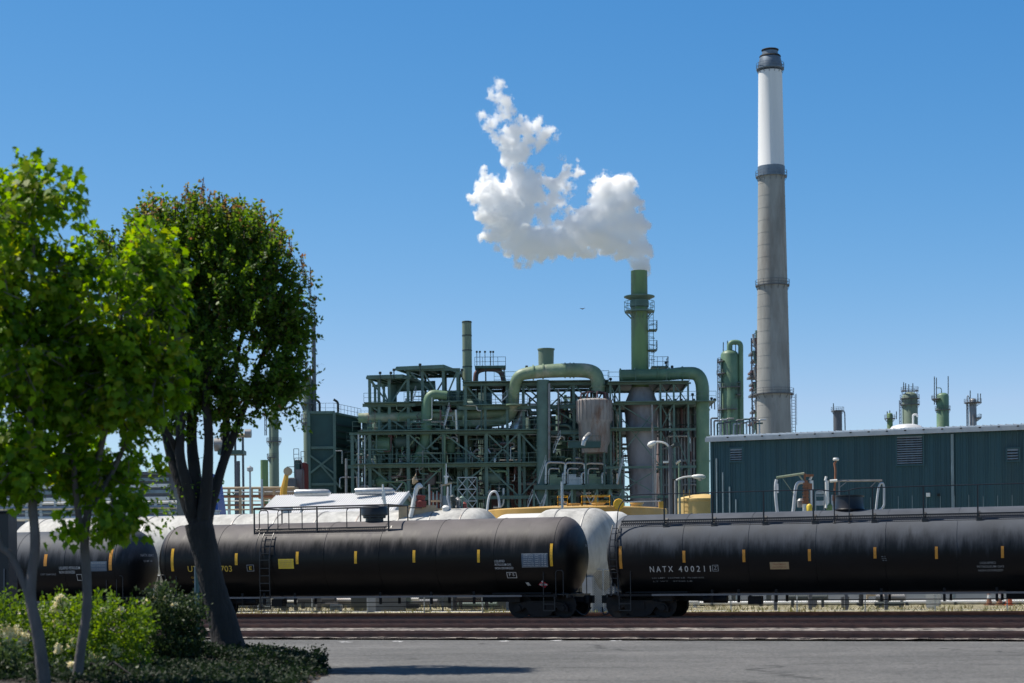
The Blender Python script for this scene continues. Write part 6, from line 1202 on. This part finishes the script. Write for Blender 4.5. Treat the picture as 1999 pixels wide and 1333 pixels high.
bl = blobs_px([(375, 440, 38), (300, 450, 44), (238, 485, 32), (440, 460, 50), (500, 478, 40), (534, 530, 36), (544, 590, 36), (460, 545, 75), (380, 535, 80), (300, 555, 70), (228, 545, 34), (525, 640, 62), (445, 650, 90), (350, 650, 80), (538, 690, 40), (495, 725, 60), (400, 745, 62), (330, 750, 60), (280, 650, 60), (530, 785, 30), (480, 795, 26), (430, 820, 20), (560, 655, 30), (562, 730, 24), (555, 765, 26), (525, 775, 34), (478, 790, 32), (560, 800, 10), (562, 570, 20), (345, 850, 18)], YP)
# twigs, each a row of leaves, reaching up and out
pt, dn = blob_points(bl, 2700, .3, 1.0, .22, .9)
pos, ax, nr, sz, mi = [], [], [], [], []
tw = MB(); ctr = np.array(P(420, 640, YP))
top_z = P(0, 470, YP).z
def row(p, d, L, n, leaf, droop, red=False, matsel=0):
    for k in range(n):
        f = (k + .5) / n; q = p + d * L * f; a = rng.normal(size=3) * .7 + d * .5; a[2] -= droop; pos.append(q + rng.normal(size=3) * .025); ax.append(a)
        nr.append(rng.normal(size=3) * .55 + Z * .9); sz.append(leaf * rng.uniform(.7, 1.15)); mi.append(1 if (red and f > .35) or (matsel and rng.random() < .04) else 0)
for p, d in zip(pt, dn):
    up = unit((d * .7 + (p - ctr) * .12 + Z * rng.uniform(.35, 1.1) + rng.normal(size=3) * .25)[None])[0]; L = rng.uniform(.3, .6)
    red = p[2] > top_z + .1 and rng.random() < .4 and d[2] > 0
    row(p, up, L, int(rng.integers(20, 30)), .092, .35, red, 1)
    if rng.random() < .5: tw.beam(V(p), V(p + up * L * .8), .012)
# upright leader shoots on top
for x, y in ((395, 345), (362, 358), (300, 385), (285, 400), (322, 380), (340, 372), (410, 372), (425, 385), (452, 392), (470, 400), (500, 402), (512, 398), (530, 412), (548, 440), (245, 425), (195, 448), (215, 452), (565, 450), (590, 482), (605, 520), (612, 570), (380, 365), (270, 420), (480, 395), (440, 380)):
    for j in range(3):
        a = np.array(P(x + rng.uniform(-9, 9), y + 62, YP + rng.uniform(-1.3, 1.3))); b = np.array(P(x + rng.uniform(-5, 5), y + rng.uniform(0, 22), YP + rng.uniform(-1.2, 1.2))); L = np.linalg.norm(b - a); row(a, (b - a) / L, L, 17, .07, .1, True); tw.beam(V(a), V(b), .012)
# hanging sprays low on the right and by the fork
for x, y, n in ((545, 795, 14), (560, 822, 10), (500, 800, 16), (580, 600, 12), (590, 640, 8), (588, 560, 10), (595, 690, 5), (330, 1010, 10), (318, 1000, 7), (345, 985, 9), (300, 880, 12), (560, 760, 14), (320, 930, 12), (418, 960, 7), (440, 820, 12), (412, 912, 8), (355, 955, 6), (590, 730, 8)):
    for j in range(3): a = np.array(P(x + rng.uniform(-14, 14), y + rng.uniform(-12, 12), YP + rng.uniform(-.6, .6))); row(a, unit(rng.normal(size=(1, 3)) + np.array([[.5, 0, -.1]]))[0], .5, n, .085, .5)
t.part('twigs', tw, M['bark'], smooth=False)
c_ = leaves('crown', np.array(pos), np.array(ax), np.array(nr), np.array(sz), PEAR, [M['leafp'], M['leafr']], np.array(mi), t.o, t.off)

# ---- two multi stem maples in front
def maple(label, Y, trunks, bl, n, seed_pts, hang):
    t = Thing('maple_tree', label, 'tree', G(P(*trunks[0][0][0][:2], Y)))
    for i, (L, rs) in enumerate(trunks):
        mb = MB(); q = [P(x, y, Y + (dy if True else 0)) for x, y, dy in L]
        if i == 0 or L[0][1] >= 1330: q[0] = V((q[0].x, q[0].y, .0))
        limb(mb, q, rs, 12, .02); t.part('trunk' if i == 0 else 'limb', mb, M['bark2'])
    bb = blobs_px(bl, Y); pt, dn = blob_points(bb, n, .5, .9, .12, 1.3); P0, A, N_, S, W = [], [], [], [], MB()
    for p, d in zip(pt, dn):
        L = rng.uniform(.2, .42); dr = unit((d * np.array([1, 1, .5]) + rng.normal(size=3) * .35 + Z * (.25 if d[2] > .3 else -.35))[None])[0]; k = int(rng.integers(8, 13))
        for j in range(k):
            f = (j + .5) / k; q = p + dr * L * f + rng.normal(size=3) * .06; a = rng.normal(size=3) * .45 + d * .55 - Z * .75
            P0.append(q); A.append(a); N_.append(rng.normal(size=3) * .3 + Z * .8 + d * .5); S.append(.135 * rng.uniform(.5, 1.2))
        if rng.random() < .4: W.beam(V(p - dr * .15), V(p + dr * L * .8), .012)
    for x, y, m in hang:
        for j in range(m * 5):
            q = np.array(P(x + rng.normal() * 9, y + rng.uniform(-26, 14), Y + rng.uniform(-.3, .3))); P0.append(q); A.append(rng.normal(size=3) * .3 - Z); N_.append(rng.normal(size=3) * .7 + Z * .5); S.append(.14 * rng.uniform(.6, 1.2))
    t.part('twigs', W, M['bark2'], smooth=False)
    P0 = np.array(P0); h = (P0[:, 2] - P0[:, 2].min()) / np.ptp(P0[:, 2]); yl = np.array([rng.random() < .07 + .95 * max(0, noise.noise(V(p) * 1.1) + .5 * (q - .55)) for p, q in zip(P0, h)])  # upper crown gets more yellow leaves: young growth and painted sunlit tone
    leaves('crown', P0, np.array(A), np.array(N_), np.array(S), MAPLE, [M['leafm'], M['leafy']], yl, t.o, t.off)
maple('left hand young maple with forked pale trunk, its crown cut by the picture edge', 25.0,
      [([(92, 1345, 0), (74, 1240, 0), (60, 1175, 0), (60, 1130, 0), (68, 1060, 0), (62, 960, .1), (60, 800, .2), (62, 600, .3), (68, 420, .2)], [.105, .085, .08, .075, .07, .06, .05, .035, .015]),
       ([(62, 1180, 0), (42, 1130, 0), (22, 1085, 0), (-4, 1050, 0), (-20, 900, 0), (-20, 650, 0), (0, 500, 0)], [.06, .052, .05, .05, .045, .03, .012])],
      [(68, 345, 34), (72, 385, 50), (120, 400, 26), (105, 440, 38), (30, 450, 60), (-20, 430, 70), (60, 520, 70), (0, 600, 80), (30, 690, 75), (-20, 800, 70), (40, 830, 55), (60, 905, 42), (0, 920, 48), (112, 470, 24), (80, 760, 45), (-30, 560, 80), (15, 380, 36)], 900, None,
      [(70, 312, 3), (130, 345, 2), (150, 350, 3), (150, 400, 2), (40, 330, 2), (15, 360, 3), (60, 960, 3), (30, 980, 3), (160, 430, 2), (95, 330, 3)])
maple('right hand young maple with one slender pale trunk and bright hanging foliage', 25.6,
      [([(146, 1345, 0), (160, 1260, 0), (170, 1190, 0), (168, 1110, 0), (166, 1050, 0), (180, 950, 0), (210, 820, .1), (235, 650, .2), (240, 520, .2)], [.085, .07, .068, .066, .064, .055, .045, .03, .012]),
       ([(168, 1080, 0), (150, 980, -.2), (140, 850, -.3), (135, 700, -.2), (130, 560, 0)], [.05, .045, .035, .025, .01]),
       ([(172, 1000, 0), (230, 900, .3), (280, 760, .3), (300, 600, .2)], [.04, .035, .025, .01])],
      [(287, 480, 30), (255, 535, 40), (290, 545, 42), (185, 520, 32), (112, 525, 30), (140, 570, 55), (305, 600, 42), (210, 620, 75), (110, 650, 62), (315, 680, 36), (235, 730, 80), (140, 760, 66), (305, 770, 45), (210, 850, 76), (130, 900, 46), (290, 870, 40), (205, 950, 66), (145, 1000, 32), (235, 1000, 34), (318, 730, 32), (185, 690, 70)], 1150, None,
      [(280, 445, 3), (110, 490, 3), (180, 492, 2), (230, 1040, 3), (190, 1045, 2), (150, 1035, 4), (135, 1050, 3), (120, 1020, 3), (340, 620, 3), (345, 700, 2), (270, 980, 3), (250, 1020, 3), (300, 450, 2)])

# ---- planting bed with shrubs and ivy
mb = MB(); nx, ny = 60, 40; vs = []
bx = lambda u, v: (-16 + u * 14.6, 22 + v * 17)
def bedz(x, y):
    edge = min(1, max(0, (1 - ((x + 11.3) / 8.2) ** 2 - ((y - 30) / 8.6) ** 4) * 1.6)); return -.05 + .36 * edge ** .7 + .04 * noise.noise(V((x * 1.7, y * 1.7, 0)))
for j in range(ny + 1):
    for i in range(nx + 1): x, y = bx(i / nx, j / ny); vs.append((x, y, bedz(x, y)))
mb.add(vs, [(j * (nx + 1) + i, j * (nx + 1) + i + 1, (j + 1) * (nx + 1) + i + 1, (j + 1) * (nx + 1) + i) for j in range(ny) for i in range(nx)])
o = mb.build('garden_terrain', M['soil']); o['kind'] = 'structure'
# ivy carpet
pp, aa, nn_, ss = [], [], [], []
while len(pp) < 34000:
    x, y = rng.uniform(-9.5, -3.1), rng.uniform(25.0, 37.2); z = bedz(x, y)
    if z < .02: continue
    if noise.noise(V((x * .9, y * .9, 5))) < -.25 and 28 < y < 31.5: continue
    h = (.24 + .14 * noise.noise(V((x * 2, y * 2, 3)))) * (1 if y > 31.5 else .35); pp.append((x, y, z + rng.random() ** .7 * h)); aa.append(rng.normal(size=3) + Z * .2); nn_.append(rng.normal(size=3) * .5 + Z); ss.append(rng.uniform(.045, .09))
for k in range(240):                      # stray shoots along the rim
    a = rng.uniform(-.9, 1.5); x = -11.3 + 7.7 * math.cos(a * .55); y = 30 + 7.4 * abs(math.sin(a)) ** .6 * (1 if a > 0 else -1)
    if x < -9.5 or x > -3.2: continue
    d = np.array([rng.uniform(.2, 1), rng.uniform(-.5, .5), rng.uniform(.3, 1.2)]); z = max(0, bedz(x, y))
    for j in range(7): pp.append((x + d[0] * j * .045, y + d[1] * j * .04, z + .02 + d[2] * j * .05)); aa.append(rng.normal(size=3) * .5 + d); nn_.append(rng.normal(size=3) + Z); ss.append(rng.uniform(.04, .07))
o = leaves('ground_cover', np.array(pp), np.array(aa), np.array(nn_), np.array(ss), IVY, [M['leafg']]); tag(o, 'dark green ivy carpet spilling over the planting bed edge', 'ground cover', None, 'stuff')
def shrub(label, L, Y, n, leaf, m, name='shrub', flowers=(), shoots=()):
    bb = [(np.array(P(x, y, Y + dy)), px(r, Y)) for x, y, r in L for dy in (-.35, .3)]; x0 = np.mean([b[0][0] for b in bb]); t = Thing(name, label, 'shrub', (x0, Y, .2))
    pt, dn = blob_points(bb, n, .55, .9, .1, 2.5); Pn, A, N_, S = [], [], [], []
    for p, d in zip(pt, dn):
        for j in range(9):
            q = p + (d * .6 + Z * .7) * .03 * j + rng.normal(size=3) * .03; Pn.append(q); A.append(rng.normal(size=3) * .6 + d * .5 + Z * .5); N_.append(rng.normal(size=3) * .6 + Z * .7 + d * .3); S.append(leaf * rng.uniform(.6, 1.2))
    for x, y, hh in shoots:
        for j in range(14): q = np.array(P(x + rng.normal() * 3, y + hh * j / 14, Y)); Pn.append(q); A.append(rng.normal(size=3) * .5 + Z); N_.append(rng.normal(size=3)); S.append(leaf * 1.1)
    leaves('foliage', np.array(Pn), np.array(A), np.array(N_), np.array(S), PEAR, [M[m]], None, t.o, t.off)
    mb = MB()
    for k in range(7): b = bb[int(rng.integers(len(bb)))][0]; mb.path([(x0 + rng.uniform(-.1, .1), Y, .1), ((x0 + b[0]) / 2, Y, .5), tuple(b)], [.03, .02, .01], 6)
    t.part('stem', mb, M['bark'])
    for x, y, r in flowers:
        c = np.array(P(x, y, Y - .35)); rr = px(r, Y); r *= 1.25; rr *= 1.25; k = int(60 + r * 12); q = rng.normal(size=(k, 3)); q = unit(q) * (rng.random((k, 1)) ** .5) * rr * np.array([1, .8, 1.1]) + c
        o = leaves('flower_cluster', q, rng.normal(size=(k, 3)) + Z, rng.normal(size=(k, 3)), rng.uniform(.03, .065, k), IVY, [M['flower']], None, t.o, t.off)
    return t
shrub('bright green shrub with cream flower heads at the foot of the left maple', [(-20, 1215, 40), (20, 1210, 35), (60, 1240, 40), (30, 1290, 50), (80, 1300, 45), (110, 1220, 35), (-10, 1330, 60), (70, 1350, 50)], 29.5, 900, .07, 'leafs', flowers=((15, 1235, 13), (30, 1240, 14), (5, 1255, 12), (25, 1262, 13), (48, 1245, 9), (0, 1232, 9), (40, 1272, 7), (110, 1185, 9), (118, 1172, 8), (110, 1218, 7), (10, 1290, 6), (128, 1180, 6)), shoots=((4, 1165, 40), (120, 1165, 30), (52, 1172, 20)))
shrub('bright green shrub right of the slender maple trunk, with a few cream blooms', [(190, 1215, 35), (230, 1225, 38), (160, 1240, 45), (200, 1280, 50), (250, 1285, 40), (130, 1290, 40), (180, 1340, 50), (250, 1340, 35), (275, 1225, 22)], 29, 950, .065, 'leafs', flowers=((200, 1195, 5), (145, 1255, 7), (140, 1262, 6), (224, 1272, 9), (112, 1268, 7), (178, 1285, 6), (142, 1300, 6), (236, 1192, 5), (170, 1210, 5), (188, 1290, 6)), shoots=((155, 1160, 40), (188, 1160, 40), (190, 1152, 30), (256, 1178, 22), (245, 1185, 15)))
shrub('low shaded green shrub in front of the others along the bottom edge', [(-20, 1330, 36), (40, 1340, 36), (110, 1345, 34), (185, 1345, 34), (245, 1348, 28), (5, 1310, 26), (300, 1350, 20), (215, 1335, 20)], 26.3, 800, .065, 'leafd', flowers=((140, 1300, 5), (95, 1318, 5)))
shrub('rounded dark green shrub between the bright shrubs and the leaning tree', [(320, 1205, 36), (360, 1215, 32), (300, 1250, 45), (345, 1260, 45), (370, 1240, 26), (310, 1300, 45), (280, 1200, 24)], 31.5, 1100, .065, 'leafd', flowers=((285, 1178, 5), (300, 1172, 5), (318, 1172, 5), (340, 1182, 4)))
bl_, ba, bn, bs = [], [], [], []           # dry weeds on the gravel verge
for k in range(9000):
    d = 10 + 24 * rng.random() ** 1.5; s_ = rng.uniform(-34, 40)
    if noise.noise(V((s_ * .5, d * .4, 2))) < -.05: continue
    p = TR(s_, d, .05); bl_.append(tuple(p)); ba.append(rng.normal(size=3) * .35 + Z); bn.append(rng.normal(size=3)); bs.append(rng.uniform(.08, .3))
o = leaves('dry_grass', np.array(bl_), np.array(ba), np.array(bn), np.array(bs), np.array([(0, 0), (.12, .1), (.03, 1), (-.12, .1)]), [leafmat('dry_grass', (.34, .28, .13), (.16, .18, .06), .2, .8)]); tag(o, 'dry yellowish weeds growing on the gravel verge along the fence', 'grass', None, 'stuff')
mb = MB()                                  # fallen leaves on the bare soil
k = 900; q = np.array([(rng.uniform(-8.5, -3), rng.uniform(26.5, 31.5), 0) for _ in range(k)]); q[:, 2] = [bedz(a, b) + .02 for a, b, _ in q]
o = leaves('fallen_leaves', q, rng.normal(size=(k, 3)) * np.array([1, 1, .1]), rng.normal(size=(k, 3)) * .2 + Z, rng.uniform(.04, .08, k), PEAR, [leafmat('dry_leaf', (.16, .1, .05), (.3, .2, .1), .2)]); tag(o, 'dry brown leaves scattered on the bare soil of the bed', 'leaves', None, 'stuff')

# ================================================================ steam
puffs = [(1250, 528, 15), (1250, 520, 17), (1250, 510, 19), (1249, 500, 21), (1249, 530, 13), (1250, 515, 16), (1245, 485, 20), (1246, 465, 20), (1245, 445, 20), (1225, 470, 22), (1238, 425, 22), (1210, 490, 16), (1200, 465, 25), (1185, 372, 30), (1213, 362, 26), (1222, 392, 26), (1190, 405, 38), (1160, 430, 36), (1215, 430, 30), (1150, 460, 32), (1180, 460, 30), (1228, 368, 14), (1205, 347, 12), (1180, 350, 14), (1166, 365, 12),
 (1120, 440, 28), (1100, 470, 30), (1070, 480, 28), (1040, 478, 30), (1125, 478, 24), (1015, 460, 30), (1080, 450, 18), (1020, 400, 34), (985, 390, 32), (950, 400, 26), (1012, 352, 26), (1035, 375, 28), (965, 370, 26), (924, 385, 12), (940, 372, 17), (990, 430, 34), (960, 425, 24), (925, 398, 9),
 (945, 463, 8), (958, 472, 10), (975, 482, 11), (995, 494, 12), (1010, 506, 11), (1024, 516, 9), (1060, 503, 13), (1112, 500, 11), (1150, 492, 12), (1035, 505, 10),
 (1010, 312, 24), (1003, 290, 24), (985, 272, 20), (1000, 255, 20), (1025, 248, 20), (1050, 246, 15), (1072, 258, 13), (1082, 264, 8), (1045, 285, 13), (998, 232, 14), (980, 215, 13), (984, 196, 15), (975, 180, 14), (977, 164, 10), (958, 182, 8), (955, 236, 12), (945, 228, 8), (950, 250, 7), (938, 220, 4), (1068, 272, 6),
 (1098, 315, 6), (1122, 326, 9), (1135, 340, 6), (1098, 345, 12), (1085, 360, 12), (1112, 372, 11), (1060, 352, 16), (1078, 392, 14), (1100, 402, 13), (1065, 420, 12), (945, 330, 6), (955, 345, 9), (940, 348, 5), (1058, 330, 8)]
def steam(label, sel):
    """puffs merged into one surface, turned into a fog grid whose density is broken up by noise towards its rim"""
    bm = bmesh.new(); Yst = 202
    for i, (x, y, r) in enumerate(sel):
        for k in range(3):
            a = rng.uniform(0, 6.28); rr = px(r, Yst) * (1 if k == 0 else .66); f = .55 if k else 0
            if y > 505: f = 0; rr *= 1.1
            q = P(x + math.cos(a) * r * f, y + math.sin(a) * r * f, Yst + (rng.uniform(-1, 1) * px(r, Yst) * .7 if k and y < 505 else 0))
            bmesh.ops.create_icosphere(bm, subdivisions=2, radius=1, matrix=Matrix.Translation(q) @ Matrix.Diagonal((rr + .5, rr + .5, rr + .5, 1)))
    me = bpy.data.meshes.new('steam'); bm.to_mesh(me); bm.free(); o = bpy.data.objects.new('steam', me); COL.objects.link(o)
    rm = o.modifiers.new('r', 'REMESH'); rm.mode = 'VOXEL'; rm.voxel_size = .25
    tx = bpy.data.textures.new('steam_lumps', 'CLOUDS'); tx.noise_scale = 1.3; tx.noise_depth = 4
    dm = o.modifiers.new('d', 'DISPLACE'); dm.texture = tx; dm.texture_coords = 'GLOBAL'; dm.strength = .9; dm.mid_level = .5
    dg = bpy.context.evaluated_depsgraph_get(); dg.update(); nm = bpy.data.meshes.new_from_object(o.evaluated_get(dg)); o.modifiers.clear(); o.data = nm; bpy.data.meshes.remove(me)
    m = bpy.data.materials.new('steam'); m.use_nodes = True; n = m.node_tree.nodes; l = m.node_tree.links; n.remove(n['Principled BSDF'])
    v = n.new('ShaderNodeVolumePrincipled'); v.inputs['Color'].default_value = (1, 1, 1, 1); v.inputs['Density Attribute'].default_value = ''; v.inputs['Anisotropy'].default_value = .3
    at = n.new('ShaderNodeAttribute'); at.attribute_name = 'density'; tc = n.new('ShaderNodeTexCoord')
    n1 = n.new('ShaderNodeTexNoise'); n1.inputs['Scale'].default_value = .85; n1.inputs['Detail'].default_value = 7; n1.inputs['Roughness'].default_value = .6; l.new(tc.outputs['Object'], n1.inputs['Vector'])
    n2 = n.new('ShaderNodeTexNoise'); n2.inputs['Scale'].default_value = .28; n2.inputs['Detail'].default_value = 2; l.new(tc.outputs['Object'], n2.inputs['Vector'])
    a1 = n.new('ShaderNodeMath'); a1.operation = 'MULTIPLY_ADD'; a1.inputs[1].default_value = 3.4; a1.inputs[2].default_value = -1.9; l.new(n1.outputs[0], a1.inputs[0])
    a2 = n.new('ShaderNodeMath'); a2.operation = 'ADD'; l.new(a1.outputs[0], a2.inputs[0]); l.new(at.outputs['Fac'], a2.inputs[1])
    mr = n.new('ShaderNodeMapRange'); mr.interpolation_type = 'SMOOTHSTEP'; mr.inputs[1].default_value = .04; mr.inputs[2].default_value = .6; mr.inputs[4].default_value = 1; l.new(a2.outputs[0], mr.inputs[0])
    # thinner towards the top, where the plume dissolves
    sx = n.new('ShaderNodeSeparateXYZ'); l.new(tc.outputs['Object'], sx.inputs[0]); hz = n.new('ShaderNodeMapRange'); hz.inputs[1].default_value = 2; hz.inputs[2].default_value = 9; hz.inputs[3].default_value = 5.0; hz.inputs[4].default_value = 2.6; l.new(sx.outputs[2], hz.inputs[0])
    mu = n.new('ShaderNodeMath'); mu.operation = 'MULTIPLY'; l.new(mr.outputs[0], mu.inputs[0]); l.new(hz.outputs[0], mu.inputs[1]); rim = n.new('ShaderNodeMapRange'); rim.inputs[1].default_value = .02; rim.inputs[2].default_value = .2; l.new(at.outputs['Fac'], rim.inputs[0]); mu2 = n.new('ShaderNodeMath'); mu2.operation = 'MULTIPLY'; l.new(mu.outputs[0], mu2.inputs[0]); l.new(rim.outputs[0], mu2.inputs[1]); l.new(mu2.outputs[0], v.inputs['Density'])
    l.new(v.outputs[0], n['Material Output'].inputs['Volume']); nm.materials.clear(); nm.materials.append(m)
    c = sum((V(b) for b in o.bound_box), V((0, 0, 0))) / 8; nm.transform(Matrix.Translation(-c)); o.location = c
    ng = bpy.data.node_groups.new('steam_fog', 'GeometryNodeTree'); ng.interface.new_socket('Geometry', in_out='INPUT', socket_type='NodeSocketGeometry'); ng.interface.new_socket('Geometry', in_out='OUTPUT', socket_type='NodeSocketGeometry')
    gi = ng.nodes.new('NodeGroupInput'); go = ng.nodes.new('NodeGroupOutput'); mv = ng.nodes.new('GeometryNodeMeshToVolume'); sm = ng.nodes.new('GeometryNodeSetMaterial')
    mv.resolution_mode = 'VOXEL_SIZE'; mv.inputs['Voxel Size'].default_value = .14; mv.inputs['Density'].default_value = 1; mv.inputs['Interior Band Width'].default_value = 1.7; sm.inputs['Material'].default_value = m
    ng.links.new(gi.outputs[0], mv.inputs[0]); ng.links.new(mv.outputs[0], sm.inputs[0]); ng.links.new(sm.outputs[0], go.inputs[0])
    gm = o.modifiers.new('fog', 'NODES'); gm.node_group = ng
    tag(o, label, 'steam', None, 'stuff'); return o
steam('dense white steam billowing from the bright green stack', puffs)
